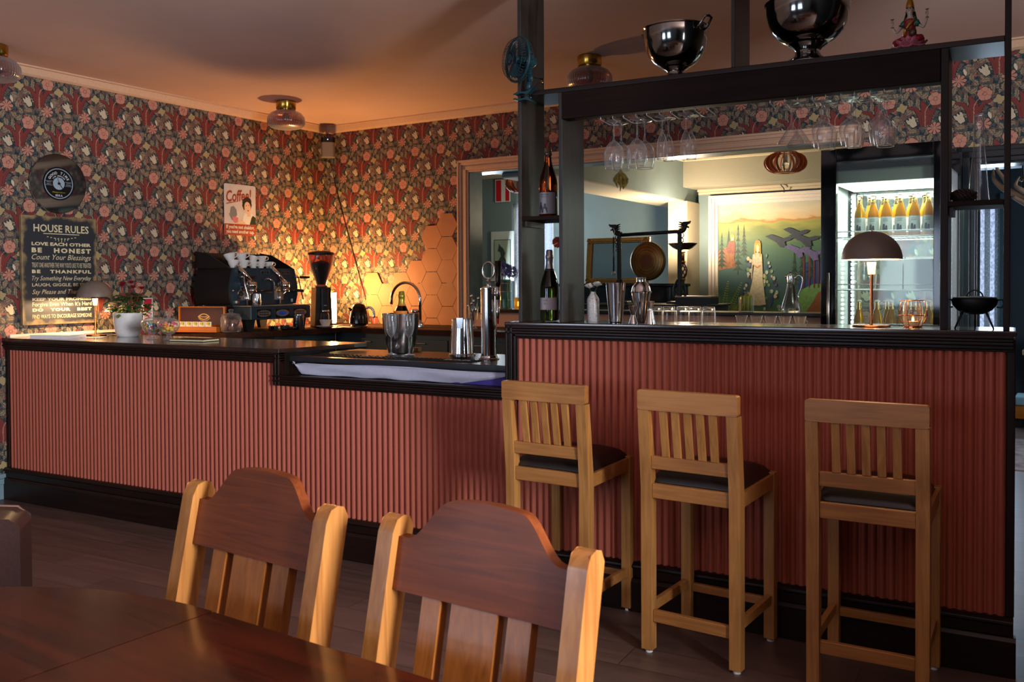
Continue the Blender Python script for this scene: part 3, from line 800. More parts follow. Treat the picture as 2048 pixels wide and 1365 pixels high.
# ------------------------------------------------------------------ oval extension table
tb = thing('dining_table', 'polished mahogany oval extension table in the near left corner', 'table', (-1.1, -2.93, 0), math.radians(-5.7))
g = G(); a_, b_ = .72, .55
half = [( -.36+a_*math.cos(math.radians(t)), b_*math.sin(math.radians(t))) for t in range(90, 271, 5)]
rgt = [(.96+.55*math.cos(math.radians(t)), b_*math.sin(math.radians(t))) for t in range(-90, 91, 6)]
ends = []
G().prism(half, .712, .740, 'xy').build('table_leaf', MAHO, tb, bevel=.006, seg=3)
G().box(-.3590, .30, -b_, b_, .712, .740).build('table_leaf', MAHO, tb, bevel=.0025)
G().box(.301, .959, -b_, b_, .712, .740).build('table_leaf', MAHO, tb, bevel=.0025)
G().prism([(.96, -b_)]+rgt+[(.96, b_)] if False else rgt, .712, .740, 'xy').build('table_leaf', MAHO, tb, bevel=.006, seg=3)
g = G()
for y in (-.40, .38): g.box(-.6, 1.2, y, y+.02, .63, .712)
for x in (-.62, 1.2): g.box(x, x+.02, -.40, .40, .63, .712)
g.build('apron', MAHO, tb, bevel=.002)
for x in (-.60, 1.17):
    for y in (-.37, .37):
        G().lathe([(0, 0), (.018, 0), (.022, .05), (.030, .60), (.034, .63), (.034, .712), (0, .712)], 20, c=(x, y, 0)).build('leg', MAHO, tb)
# ------------------------------------------------------------------ leather armchair whose side shows at the left edge
ac = thing('armchair', 'dark brown leather armchair cut off by the left edge', 'armchair', (-2.753, -1.839, 0), math.radians(46))
g = G(); g.prism([(-.9, .03), (0, .03), (0, .665), (-.03, .69), (-.12, .70), (-.9, .665)], -.17, 0, 'xz')
plabel(g.build('arm', BLEATH, ac, bevel=.018, seg=4), 'brown leather arm panel')
G().box(-.88, -.05, -.80, -.17, .03, .44).build('seat', BLEATH, ac, bevel=.03, seg=4)
G().box(-.88, -.02, -.98, -.80, .03, .66).build('arm', BLEATH, ac, bevel=.02, seg=3)
g = G().tube([(-.88, -.012, .672), (-.12, -.012, .703), (-.035, -.012, .694), (-.01, -.012, .668), (-.008, -.010, .05)], .004, 6)
plabel(g.build('piping', mat('worn_leather_piping', '7a5a4c', .5), ac), 'worn lighter seam')
for x, y in ((-.85, -.05), (-.06, -.05), (-.85, -.93), (-.06, -.93)): G().box(x-.02, x+.02, y-.02, y+.02, 0, .03).build('foot', BLACKM, ac)
# ------------------------------------------------------------------ back counter in the corner behind the bar
cc = thing('back_counter', 'blue-grey cabinets with drawers under the back counter against the papered walls', 'cabinet', RW(-4.2, 2.36, 0), D_ROOM)
def bc(name, x0, x1, y0, y1, z0, z1, m, par=cc, **k): return G().box(x0+4.2, x1+4.2, y0-2.36, y1-2.36, z0, z1).build(name, m, par, **k)
bc('carcass', -5.765, -5.06, 1.34, 2.03, .0, .998, CABIN); bc('carcass', -5.765, -1.14, 2.03, 2.675, 0, .998, CABIN)
for i, x in enumerate((-5.0, -4.45, -3.9, -3.35, -2.8, -2.25, -1.7)):
    d = bc('drawer' if i % 2 else 'door', x+.005, x+.545, 2.012, 2.03, .14 if i % 2 == 0 else .72, .96, CABIN, bevel=.003)
    G().tube([(x+4.2+.2, 2.0-2.36, .93), (x+4.2+.34, 2.0-2.36, .93)], .005, 8).build('handle', STEELB, d)
bc('door', -5.06, -5.045, 1.36, 2.0, .12, .97, CABIN, bevel=.003)
g = G().prism([(-5.764, .86), (-5.17, .96), (-5.016, 1.298), (-4.965, 2.0), (-1.14, 1.99), (-1.14, 2.678), (-5.764, 2.678)], .998, 1.040, 'xy')
for i, v in enumerate(g.v): g.v[i] = (v[0]+4.2, v[1]-2.36, v[2])
o = g.build('worktop', wood('brown_slab_worktop', '26120a', '452414', .6, 0, coat=.0, spec=.12), None, bevel=.006, seg=3, loc=RW(-4.2, 2.36, 0), rot=RR)
tag(o, 'brown wooden slab worktop of the back counter carrying the coffee machine', 'worktop')
tag(G().box(-5.764, -5.752, -.32, .52, 1.057, 1.075).build('cable_duct', mat('white_plastic_duct', 'd9cfc4', .45), rot=RR), 'white cable duct along the papered wall above the left worktop', 'cable duct')

# ------------------------------------------------------------------ mushroom lamps
SHADE = mat('taupe_metal_shade', '6f6259', .42, spec=.4)
SHIN = mat('white_inside_of_shade', 'efe6d8', .5)
GLOW = mat('glowing_bulb', 'ffd9a0', .4, emit=22, ecol='ffc070')
HOLD = mat('frosted_bulb_holder', 'ffe0b0', .4, emit=8, ecol='ffb058')
def mushroom(label, loc, power, col=(1, .62, .30)):
    t = thing('mushroom_lamp', label, 'table lamp', loc, 0)
    G().lathe([(0, 0), (.070, 0), (.072, .003), (.068, .007), (0, .008)], 40).build('base', COPPER, t)
    G().lathe([(.0058, .007), (.0058, .205)], 16).build('pole', COPPER, t)
    G().lathe([(.0125, .205), (.0175, .250), (.0165, .251), (0, .250)], 24).build('bulb_holder', HOLD, t)
    pr = [(.113*math.cos(math.radians(a)), .262+.112*math.sin(math.radians(a))) for a in range(0, 90, 6)]+[(0, .374)]
    sh = G().lathe(pr, 48).build('shade', SHADE, t)
    pi_ = [(.1115*math.cos(math.radians(a)), .262+.1105*math.sin(math.radians(a))) for a in range(0, 90, 6)]+[(0, .3725)]
    plabel(G().lathe(pi_, 48).build('shade_lining', SHIN, sh), 'white inside of the shade')
    G().lathe([(0, .378), (.004, .377), (.004, .373)], 10).build('finial', COPPER, sh)
    G().ball((0, 0, .312), .014, 16, 10).build('bulb', GLOW, t)
    G().tube(spline([(.06, .03, .006), (.09, .08, .003), (.15, .105, .003), (.24, .115, .003)], 6), .0025, 6).build('cord', BLACKP, t)
    p = point('lamp_bulb_light', (0, 0, .276), power, col, .01, t)
    return t
mushroom('small taupe mushroom lamp glowing on the left worktop before the rules board', (-5.452, .427, 1.056), 24)
mushroom('taupe mushroom lamp glowing on the raised bar before the drinks fridge', (-.473, .150, 1.222), 14)

# ------------------------------------------------------------------ on the left worktop
Z0 = 1.056
pt = thing('potted_chrysanthemum', 'red chrysanthemum in a smooth white pot on the left worktop', 'plant', (-5.129, .43, Z0))
G().lathe([(0, 0), (.062, 0), (.070, .006), (.078, .03), (.087, .09), (.092, .155), (.092, .158), (.086, .158), (.083, .14), (0, .14)], 40).build('pot', WHITEM, pt)
LEAF = mat('green_leaves', '2f4a22', .45, var=.35, bscale=30); LEAFY = mat('young_green_leaves', '6f7f28', .45, var=.3, bscale=30)
RED = mat('dark_red_petals', '8c1428', .5, var=.3, bscale=60)
g = G(); rnd = random.Random(3)
for i in range(120):
    a = rnd.uniform(0, 2*PI); r = rnd.uniform(.01, .105); z = rnd.uniform(.15, .275)+.0
    if z > .24: r *= .8
    c = Vector((r*math.cos(a), r*math.sin(a), z)); yawl = a+rnd.uniform(-.6, .6); tilt = rnd.uniform(-.5, .5)
    L = rnd.uniform(.042, .072); Wd = L*.36
    R_ = Matrix.Rotation(yawl, 4, 'Z') @ Matrix.Rotation(tilt, 4, 'Y') @ Matrix.Rotation(rnd.uniform(-.5, .5), 4, 'X')
    pts = [(0, 0), (L*.2, Wd*.6), (L*.35, Wd*.4), (L*.5, Wd), (L*.66, Wd*.5), (L*.8, Wd*.6), (L, 0), (L*.8, -Wd*.6), (L*.66, -Wd*.5), (L*.5, -Wd), (L*.35, -Wd*.4), (L*.2, -Wd*.6)]
    vs = [R_ @ Vector((x, y, -.012*(x/L)**2+.004*abs(y)/Wd))+c for x, y in pts]+[R_ @ Vector((L*.5, 0, -.004))+c]
    g.add(vs, [(k, (k+1) % 12, 12) for k in range(12)], 1 if z < .19 and rnd.random() < .5 else 0, True)
for i in range(16):
    a = rnd.uniform(0, 2*PI); g.tube([(.02*math.cos(a), .02*math.sin(a), .13), (.05*math.cos(a), .05*math.sin(a), .27)], .0018, 5)
g.build('foliage', [LEAF, LEAFY], pt)
for bx, by, bz, br in ((-.045, .0, .345, .034), (.0, .03, .352, .034), (.060, -.005, .322, .034), (.090, .04, .315, .032), (-.015, -.035, .335, .028)):
    g = G()
    for ring, (n, rr, el) in enumerate(((16, 1, .1), (14, .85, .45), (12, .65, .8), (8, .42, 1.1))):
        for k in range(n):
            a = 2*PI*k/n+ring*.3; L = br*rr*1.3
            R_ = Matrix.Rotation(a, 4, 'Z') @ Matrix.Rotation(-el, 4, 'Y')
            vs = [R_ @ Vector(p)+Vector((bx, by, bz)) for p in ((0, -.002, 0), (L*.6, -.0045, .001), (L, 0, .003), (L*.6, .0045, .001), (0, .002, 0))]
            g.add(vs, [(0, 1, 2, 3, 4)], 0, True)
    g.tube([(bx*.5, by*.5, .2), (bx, by, bz)], .0022, 5, 0)
    g.build('bloom', RED, pt)

def candy_dish(label, loc):
    t = thing('candy_dish', label, 'candy dish', loc, 0, 'footed glass candy dishes')
    prof = [(0, .004), (.034, .0), (.036, .004), (.018, .014), (.012, .028), (.014, .034), (.030, .040), (.052, .058), (.065, .085), (.067, .098)]
    G().lathe(prof, 40, rad=lambda a: 1+.02*math.cos(12*a)).build('bowl', CLEAR, t)
    pr2 = [(.068, .098), (.068, .104), (.058, .121), (.038, .133), (.016, .138), (.009, .146), (.012, .152), (.016, .166), (.018, .176), (0, .178)]
    G().lathe(pr2, 40, rad=lambda a: 1+.015*math.cos(12*a)).build('lid', CLEAR, t)
    return t
cdx = candy_dish('footed glass dish of small mixed pastel sweets beside the plant pot', (-4.714, .280, Z0))
cdy = dup(cdx, (-4.556, .270, Z0), 0, 'footed glass dish of pink and yellow sweets beside the notebook')
SW = [mat('sweet_'+n, c, .25) for n, c in (('blue', '4aa8b8'), ('pink', 'd04a78'), ('orange', 'e08a2c'), ('yellow', 'e0c040'), ('green', '6aa860'), ('violet', '6a4a9a'), ('pale', 'e0c8c8'))]
def sweets(loc, cols, r, n, label, stick=False):
    g = G(); rr = random.Random(n); k = 0
    while k < n:
        x, y, z = rr.uniform(-.056, .056), rr.uniform(-.056, .056), rr.uniform(.05, .108)
        lim = .020+.040*min(1, (z-.045)/.05)**.6
        if z > .1: lim *= .8
        if math.hypot(x, y) > lim: continue
        mi = rr.choice(cols if not stick or z > .085 else [2, 3, 3])
        if stick and mi == 3: g.tube([(x-.012, y, z), (x+.012, y+.006, z+.004)], r*.8, 6, mi)
        else: g.ball((x, y, z), r, 8, 5, mi)
        k += 1
    o = g.build('sweets', SW, loc=loc); tag(o, label, 'sweets', kind='stuff')
sweets((-4.714, .280, Z0), [0, 0, 1, 2, 3, 4, 5, 6], .0062, 210, 'small round sweets in many pastel colours inside the left glass dish')
sweets((-4.556, .270, Z0), [1, 1, 2, 6], .010, 75, 'pink sweets over yellow ones inside the glass dish by the notebook', True)
CREAM = mat('cream_page_edges', 'cfc39a', .6)
nb = thing('notebook', 'closed brown notebook with cream page edges on the left worktop', 'notebook', (-4.33, .25, Z0), math.radians(6))
G().box(-.13, .13, -.052, .09, .001, .0035).build('cover', BLACKP, nb); G().box(-.13, .13, -.052, .09, .0125, .015).build('cover', mat('dark_brown_cover', '3a2418', .4), nb)
G().box(-.128, .128, -.050, .086, .0035, .0125).build('pages', CREAM, nb)
b = thing('book', 'thick closed white book beside the mushroom lamp on the left worktop', 'book', (-5.40, .12, Z0), math.radians(18))
G().box(-.16, .12, -.075, .11, .0, .003).build('cover', WHITEM, b); G().box(-.16, .12, -.075, .11, .020, .023).build('cover', WHITEM, b)
G().box(-.155, .118, -.072, .108, .003, .020).build('pages', mat('pink_white_pages', 'ded4d2', .6), b)
tag(G().box(-.07, .07, -.05, .05, 0, .002).build('paper_sheet', mat('printed_flyer', '9a8f96', .5), loc=(-5.27, .27, Z0), rot=(0, 0, .5)), 'thin printed flyer lying between the white book and the lamp', 'paper')

# ------------------------------------------------------------------ tea chest with sachets
tea = thing('tea_box', 'open orange wooden tea box lined in dark red on the back counter', 'box', (-5.395, 1.275, 1.042), math.radians(13.5))
TW = wood('orange_tea_box_wood', 'b05a1e', 'c9722c', .35, 0); MAR = mat('maroon_lining', '3c0814', .55)
g = G(); g.box(-.20, .20, -.075, -.068, 0, .042); g.box(-.20, .20, .055, .062, 0, .042); g.box(-.20, -.193, -.068, .055, 0, .042); g.box(.193, .20, -.068, .055, 0, .042); g.box(-.193, .193, -.068, .055, 0, .005)
g.build('box_body', TW, tea)
g = G(); g.box(-.20, -.190, .035, .062, .044, .190); g.box(.190, .20, .035, .062, .044, .190); g.box(-.19, .19, .035, .062, .183, .190); g.box(-.19, .19, .035, .062, .044, .051)
ld = g.build('lid', TW, tea)
G().box(-.19, .19, .052, .060, .051, .183).build('lid_lining', MAR, ld)
GOLD = mat('gold_print', 'd6a860', .4)
g = G(); 
for r0, r1, dz in ((1, .88, 0), (.86, .74, 0)):
    for sgn in (1, -1):
        pts = []
        for i in range(17):
            u = -1+i/8; pts.append((.052*u, .024*(1-u*u)*sgn))
        for i in range(16):
            a, bb = pts[i], pts[i+1]
            g.add([(a[0]*r0+.01, .0515, a[1]*r0+.112), (bb[0]*r0+.01, .0515, bb[1]*r0+.112), (bb[0]*r1+.01, .0515, bb[1]*r1+.112), (a[0]*r1+.01, .0515, a[1]*r1+.112)], [(0, 1, 2, 3)])
for i in range(12):
    u = -1+i/6; v = -1+(i+1)/6; f = lambda q: -.024*(1-q*q)-.007
    g.add([(.052*u+.013, .0515, f(u)+.112), (.052*v+.013, .0515, f(v)+.112), (.052*v+.013, .0515, f(v)+.108), (.052*u+.013, .0515, f(u)+.108)], [(0, 1, 2, 3)])
text(g, 'Pernula', TM((.01, .0515, .107), (1, 0, 0), (0, 0, 1)), .015, .062, bold=.0004)
g.build('emblem', GOLD, ld)
G().tube([(-.02, .06, .192), (.0, .06, .197), (.02, .06, .192)], .003, 6).build('clasp', BRASS, ld)
TEAY = mat('tea_label_yellow', 'c9a42c', .45); TEAG = mat('tea_label_green', '3f9a50', .45)
proto = None
for i in range(6):
    x = -.155+i*.055
    if proto is None:
        proto = thing('tea_sachet', 'yellow and white tea sachet standing in the tea box', 'tea sachet', (0, 0, 0), 0, 'tea sachets in the open tea box')
        G().box(-.025, .025, -.004, .004, 0, .072).build('sachet', WHITEM, proto)
        g = G(); g.flat([(-.016, .032), (.018, .032), (.018, .070), (-.016, .070)], -.0045, 'xz', 0)
        g.flat([(.004, .052), (.016, .052), (.016, .064), (.004, .064)], -.0048, 'xz', 1)
        g.flat([(-.020, .030), (.020, .030), (.016, .040), (.0, .044), (-.010, .052), (-.016, .044)], -.0050, 'xz', 2); g.build('label_print', [TEAY, TEAG, WHITEM], proto)
        q = proto
    else: q = dup(proto, (0, 0, 0))
    a = math.radians(13.5); lx, ly = x, -.055
    q.location = (-5.395+lx*math.cos(a)-ly*math.sin(a), 1.275+lx*math.sin(a)+ly*math.cos(a), 1.048); q.rotation_euler = (0, 0, a)
# glass jar of brown eggs-like biscuits
jr = thing('storage_jar', 'round lidded glass jar of brown balls before the coffee machine', 'jar', (*RW(-5.205, 1.042)[:2], 1.041))
G().lathe([(0, .001), (.066, .001), (.074, .010), (.076, .03), (.076, .105), (.066, .122), (.060, .126)], 36).build('body', CLEAR, jr)
G().lathe([(0, .001), (.060, .003), (.060, .006), (0, .007)], 36, c=(0, 0, 0)).build('base_disc', CLEAR, jr)
G().lathe([(.066, .126), (.069, .130), (.060, .136), (.024, .143), (.012, .148), (.017, .158), (.021, .166), (.012, .173), (0, .174)], 36).build('lid', glass('smoky_lid_glass', 'c8c0bc'), jr)
BR = mat('brown_truffle', '5a3022', .6)
for i, (x, y, z) in enumerate(((-.03, -.03, .030), (.03, -.02, .030), (0, .035, .030), (-.02, -.02, .078), (.03, .02, .076))):
    o = G().ball((0, 0, 0), .028, 14, 9).build('chocolate_ball', BR, loc=tuple(Vector(jr.location)+Vector((x, y, z))))
    tag(o, 'brown ball inside the round glass jar on the back counter', 'sweet', 'brown balls in the glass jar')

# ------------------------------------------------------------------ espresso machine (front faces the barman's side)
MB = mat('blue_black_machine_panel', '22323d', .3, spec=.5); MS = mat('black_machine_side', '0c0c0d', .5)
em = thing('espresso_machine', 'blue-black two-group espresso machine on the back counter', 'espresso machine', RW(-5.38, 1.44, 1.041), D_ROOM+PI/2)
body = [(-.33, .20), (-.35, .27), (-.352, .34), (-.335, .42), (-.315, .485), (.315, .485), (.335, .42), (.352, .34), (.35, .27), (.33, .20)]
G().prism(body, -.115, -.095, 'xz').build('front_panel', MB, em, bevel=.004)
G().prism(body, -.094, .30, 'xz').build('housing', MS, em, bevel=.01)
G().box(-.32, .315, -.094, .29, .09, .20).build('lower_body', MS, em)
G().box(-.315, .31, -.30, -.10, .088, .188).build('drip_tray', MB, em, bevel=.006)
G().box(-.315, .315, -.302, -.10, .189, .196).build('drip_grid', STEELB, em)
# cup guard: side wings and perforated back
g = G(); g.prism([(-.09, .486), (.30, .486), (.30, .62), (.16, .60)], -.335, -.328, 'yz'); g.prism([(-.09, .486), (.30, .486), (.30, .62), (.16, .60)], .328, .335, 'yz'); g.box(-.335, .335, .295, .302, .486, .61)
g.build('cup_guard', MS, em)
for x in (-.20, .14):
    gr = G().tube([(x, -.115, .36), (x, -.19, .36)], .032, 18).build('group_head', CHROME, em)
    G().tube([(x, -.19, .375), (x, -.19, .325)], .036, 22).build('group_collar', CHROME, gr)
    G().tube([(x-.07, -.11, .50), (x-.045, -.16, .44), (x-.015, -.19, .38)], .016, 12).build('group_cover', CHROME, gr)
    pf = G().tube([(x, -.19, .325), (x, -.19, .300)], .034, 20).build('portafilter', STEEL, em)
    G().tube([(x+.03, -.20, .312), (x+.15, -.24, .305)], [.010, .013], 10).build('handle', BLACKP, pf)
    G().tube([(x, -.19, .30), (x-.02, -.19, .285), (x-.02, -.19, .272)], .006, 8).build('spout', CHROME, pf)
    plabel(G().box(x-.05, x+.045, -.122, -.116, .235, .345).build('splash_plate', STEEL, gr), 'polished plate below the group')
    G().tube([(x, -.13, .30), (x, -.13, .20)], .008, 10).build('water_pipe', CHROME, gr)
for x, s in ((-.27, -1), (.30, 1)):
    k = G().tube([(x-.02*s*0, -.12, .415), (x, -.17, .415)], .008, 10).build('steam_valve', CHROME, em)
    G().tube([(x+.03, -.165, .415), (x+.11, -.19, .413)], .011, 10).build('valve_knob', BLACKP, k)
    G().tube(spline([(x, -.17, .415), (x-.02, -.20, .41), (x-.03*1, -.22, .36), (x-.01, -.24, .235)], 6), .005, 8).build('steam_wand', CHROME if s < 0 else BLACKM, k)
G().tube(spline([(-.02, -.12, .395), (.0, -.16, .40), (.03, -.18, .37), (.035, -.18, .30)], 6), .006, 8).build('water_tap', CHROME, em)
ga = G().lathe([(0, 0), (.030, 0), (.030, .006), (.026, .008), (0, .008)], 28, M=Matrix.Translation((-.255, -.116, .285)) @ Matrix.Rotation(PI/2, 4, 'X')).build('pressure_gauge', CHROME, em)
plabel(G().lathe([(0, 0), (.024, 0)], 28, M=Matrix.Translation((-.255, -.1255, .285)) @ Matrix.Rotation(PI/2, 4, 'X')).build('dial', mat('dark_dial', '141c22', .2), ga), 'dark dial')
G().ball((-.325, -.117, .31), .010, 12, 8).build('button', STEELB, em)
for x in (-.235, .0, .215):
    g = G().box(x-.045, x+.045, -.1175, -.1155, .440, .466).build('name_plate', BLACKP, em, bevel=.002)
    g2 = G()
    for a, b_, c_, d_ in ((-.043, .043, .464, .4655), (-.043, .043, .4405, .442), (-.043, -.0415, .4405, .4655), (.0415, .043, .4405, .4655)): g2.box(x+a, x+b_, -.1185, -.1178, c_, d_)
    text(g2, 'ELECTRONIC', TM((x, -.1185, .454), (1, 0, 0), (0, 0, 1)), .008, .05); text(g2, 'CONTROL', TM((x, -.1185, .445), (1, 0, 0), (0, 0, 1)), .007, .04)
    g2.build('lettering', STEELB, g)
FL = [mat('flag_green', '1f7a48', .5), WHITEM, mat('flag_red', 'b02030', .5)]
g = G()
for i in range(3): g.box(-.322+i*.018, -.304+i*.018, -.1175, -.1155, .214, .232, i)
plabel(g.build('flag_badge', FL, em), 'green, white and red badge')
plabel(G().box(.275, .295, -.1175, -.1155, .215, .240).build('badge', WHITEM, em), 'small white badge')
for i, x in enumerate((-.19, .0, .19)):
    g = G(); pts = [(x+.068*math.cos(2*PI*k/24), .135+.026*math.sin(2*PI*k/24)) for k in range(24)]
    kp = G().box(x-.075, x+.075, -.3025, -.299, .100, .168).build('keypad', BLACKP, em, bevel=.004)
    plabel(G().prism(pts, -.306, -.302, 'xz').build('button_plate' if i != 1 else 'display_ring', STEELB, kp), 'silver oval plate')
    if i == 1: G().prism([(x+.036*math.cos(2*PI*k/20), .135+.015*math.sin(2*PI*k/20)) for k in range(20)], -.308, -.306, 'xz').build('display', mat('blue_display', '14307a', .2, emit=.25, ecol='1a3fa0'), kp)
    else:
        g = G()
        for q in range(5):
            for z in (.126, .143): g.box(x-.046+q*.019, x-.034+q*.019, -.3085, -.306, z-.004, z+.005)
        g.build('buttons', BLACKP, kp)
for x in (-.27, .27):
    for y in (-.22, .22): G().prism([(x-.03, 0), (x+.03, 0), (x+.05, .09), (x-.05, .09)], y-.02, y+.02, 'xz').build('foot', BLACKM, em)
# cups on top
def make_cup(label, r=.040, h=.055, col=WHITE):
    t = thing('cup', label, 'cup', (0, 0, 0), 0, 'white cups stacked on the espresso machine')
    G().lathe([(0, 0), (r*.52, 0), (r*.55, .004), (r*.8, h*.45), (r*.97, h*.85), (r, h), (r*.95, h), (r*.75, h*.45), (r*.5, .006), (0, .006)], 28).build('bowl', col, t)
    G().tube(spline([(r*.93, 0, h*.85), (r*1.45, 0, h*.85), (r*1.5, 0, h*.5), (r*.78, 0, h*.3)], 5), .0035, 8).build('handle', col, t)
    return t
def on_machine(lx, ly, lz):
    v = em.matrix_basis @ Vector((lx, ly, lz)); return tuple(v)
cup0 = make_cup('x'); eml = Matrix.Translation(em.location) @ Matrix.Rotation(D_ROOM+PI/2, 4, 'Z')
cups = [(-.245, .487, .040, 0, 'lower cup at the left end of the cups on the espresso machine'), (-.145, .487, .040, 0, 'second lower cup from the left on the espresso machine'), (-.045, .487, .034, 0, 'middle cup of the bottom row on the espresso machine'),
        (.035, .487, .034, 0, 'small cup right of the middle in the bottom row on the espresso machine'), (.120, .487, .034, 0, 'rightmost single small cup on the espresso machine')]
for i, (x, z, r, tl, lb) in enumerate(cups):
    c = cup0 if i == 0 else dup(cup0, (0, 0, 0)); c['label'] = 'white '+lb
    c.location = eml @ Vector((x, -.03, z)); c.rotation_euler = (0, 0, D_ROOM+PI/2-.2); s = r/.040*1.12; c.scale = (s, s, s)
for i, (x, z, r, tl, lb) in enumerate(((-.265, .535, .040, -.28, 'tilted upper cup at the left end on the espresso machine'), (-.155, .538, .040, -.22, 'tilted second upper cup from the left on the espresso machine'), (-.055, .528, .034, .30, 'tilted upper cup in the middle on the espresso machine'),
        (.045, .530, .034, 0, 'upright upper cup above the right-hand pair on the espresso machine'))):
    c = dup(cup0, (0, 0, 0), label='white '+lb); c.location = eml @ Vector((x, -.03, z+.002)); s = r/.040*1.12; c.scale = (s, s, s)
    c.rotation_euler = (0, tl, D_ROOM+PI/2-.2)
def vessel(name, label, cat, loc, prof, m, seg=36, group=None, handle=None, extra=None):
    t = thing(name, label, cat, loc, 0, group)
    G().lathe(prof, seg).build('body', m, t)
    if handle: G().tube(spline(handle, 6), .004, 8).build('handle', m, t)
    return t
tp = eml @ Vector((-.20, -.235, .197))
vessel('milk_jug', 'small steel jug standing on the drip tray of the espresso machine', 'jug', tuple(tp), [(0, 0), (.030, 0), (.034, .01), (.031, .06), (.028, .09), (.027, .09), (.030, .06), (.032, .012), (0, .004)], STEEL)
vessel('milk_jug', 'taller steel jug on the counter before the espresso machine', 'jug', RW(-5.01, 1.545, 1.041), [(0, 0), (.040, 0), (.043, .01), (.042, .10), (.043, .115), (.041, .115), (.040, .10), (.040, .012), (0, .004)], STEEL)
for i, (yy, lb) in enumerate(((1.30, 'left-hand portafilter with black handle lying under the espresso machine'), (1.42, 'right-hand portafilter with black handle lying under the espresso machine'))):
    t = thing('portafilter', lb, 'portafilter', RW(-5.03, yy, 1.041), D_ROOM+PI/2, 'portafilters lying on the counter')
    G().lathe([(0, 0), (.020, .0), (.034, .012), (.036, .04), (.033, .04), (.030, .015), (0, .006)], 28).build('basket', CHROME, t)
    G().tube([(.03, -.012, .022), (.07, -.02, .02)], .006, 8).build('neck', CHROME, t)
    h_ = G().tube([(.065, -.019, .019), (.10, -.026, .017), (.165, -.035, .016)], [.010, .015, .013], 12).build('handle', BLACKP, t)
    G().ball((.166, -.035, .016), .010, 10, 6).build('end_cap', CHROME, h_)

# ------------------------------------------------------------------ grinder, cup, kettle, lamp in the corner
gr = thing('coffee_grinder', 'tall coffee grinder with brown conical bean hopper on the back counter', 'coffee grinder', RW(-5.12, 1.93, 1.041), D_ROOM+math.radians(60))
GRM = mat('dark_bronze_grinder_body', '2c2720', .35, spec=.5)
G().prism([(-.075, 0), (.075, 0), (.072, .06), (.062, .33), (-.062, .33), (-.072, .06)], -.03, .11, 'xz').build('body', GRM, gr, bevel=.012, seg=3)
G().box(-.030, .030, -.075, -.03, .12, .325).build('front_column', mat('grinder_front_grey', '23272c', .35), gr, bevel=.008)
G().box(-.024, .024, -.077, -.0755, .30, .318).build('display', mat('dim_red_display', '4a1a1c', .3), gr)
plabel(G().box(-.012, .012, -.078, -.0755, .178, .187).build('badge', STEELB, gr), 'small white badge')
G().lathe([(0, .10), (.030, .10), (.036, .085), (.036, .04), (.030, .02), (.03, .018), (0, .016)], 24, c=(0, -.06, .02)).build('dosing_cup', glass('grinder_dose_glass', 'b8b8bc'), gr)
G().tube([(-.03, -.08, .135), (.03, -.08, .135)], .010, 10).build('portafilter_fork', CHROME, gr)
G().lathe([(0, .325), (.052, .33), (.056, .338), (.052, .346), (.038, .348)], 32, c=(0, .03, 0)).build('collar', STEELB, gr)
HOPG = glass('brown_hopper_glass', 'c08a50'); 
hp = G().lathe([(.038, .348), (.046, .38), (.066, .43), (.088, .49), (.100, .55), (.106, .60), (.105, .605)], 40, c=(0, .03, 0)).build('hopper', HOPG, gr)
G().lathe([(.111, .603), (.112, .612), (.10, .622), (.05, .632), (0, .634)], 40, c=(0, .03, 0)).build('hopper_lid', BLACKP, hp)
plabel(G().lathe([(0, .35), (.037, .352), (.045, .382), (.064, .43), (.086, .49), (.094, .53), (.0, .555)], 32, c=(0, .03, 0)).build('coffee_beans', mat('coffee_beans', '24130a', .55, var=.5, bscale=220, bump=.6), hp), 'dark roasted beans')
sc_ = thing('saucer', 'white saucer under the cup before the grinder', 'saucer', RW(-4.995, 1.83, 1.041))
G().lathe([(0, .004), (.035, .002), (.06, .010), (.077, .017), (.077, .019), (.058, .013), (.030, .007), (0, .007)], 36).build('dish', WHITE, sc_)
c = dup(cup0, tuple(Vector(RW(-4.995, 1.83, 1.048))), 2.2, 'single white cup standing on a saucer before the coffee grinder'); c.scale = (1.2, 1.2, 1.12)
del c['group']
kt = thing('kettle', 'dark retro kettle with a chrome base beside the glowing lamp', 'kettle', RW(-4.90, 2.13, 1.041), D_ROOM+.5)
G().lathe([(0, 0), (.070, 0), (.072, .006), (.064, .016), (.066, .022)], 36).build('base', CHROME, kt)
KB = mat('dark_plum_enamel', '180a0a', .12, spec=.6)
G().lathe([(.072, .022), (.080, .03), (.078, .07), (.070, .12), (.060, .155), (.050, .168)], 36).build('body', KB, kt)
G().lathe([(.060, .158), (.055, .170), (.045, .185), (.02, .196), (0, .198)], 36).build('lid', KB, kt)
G().lathe([(0, .210), (.010, .209), (.010, .205), (.003, .204), (.003, .196)], 12).build('lid_knob', CHROME, kt)
G().tube(spline([(.055, 0, .155), (.09, 0, .162), (.118, 0, .140), (.128, 0, .095), (.118, 0, .075)], 6), .010, 10).build('handle', CHROME, kt)
G().tube([(-.06, 0, .135), (-.085, 0, .155)], [.014, .009], 10).build('spout', KB, kt)
g = G()
for i in range(5): g.ball((-.055+.026*i, -.068-.006*(2-abs(i-2)), .085), .0042, 8, 5)
plabel(g.build('lettering', CHROME, kt), 'row of small raised silver letters')
lp = thing('glowing_lamp', 'bright glowing cylinder lamp in the papered corner behind the grinder', 'lamp', RW(-5.40, 2.33, 1.041))
G().lathe([(0, 0), (.050, 0), (.050, .012), (0, .013)], 28).build('base', BLACKM, lp)
G().lathe([(.045, .02), (.045, .285)], 28).build('shade', mat('glowing_glass_cylinder', 'ffe8c0', .5, emit=34, ecol='ffcf88'), lp)
G().lathe([(.047, .283), (.049, .290), (.047, .297), (.043, .290)], 28).build('rim', BRASSD, lp)
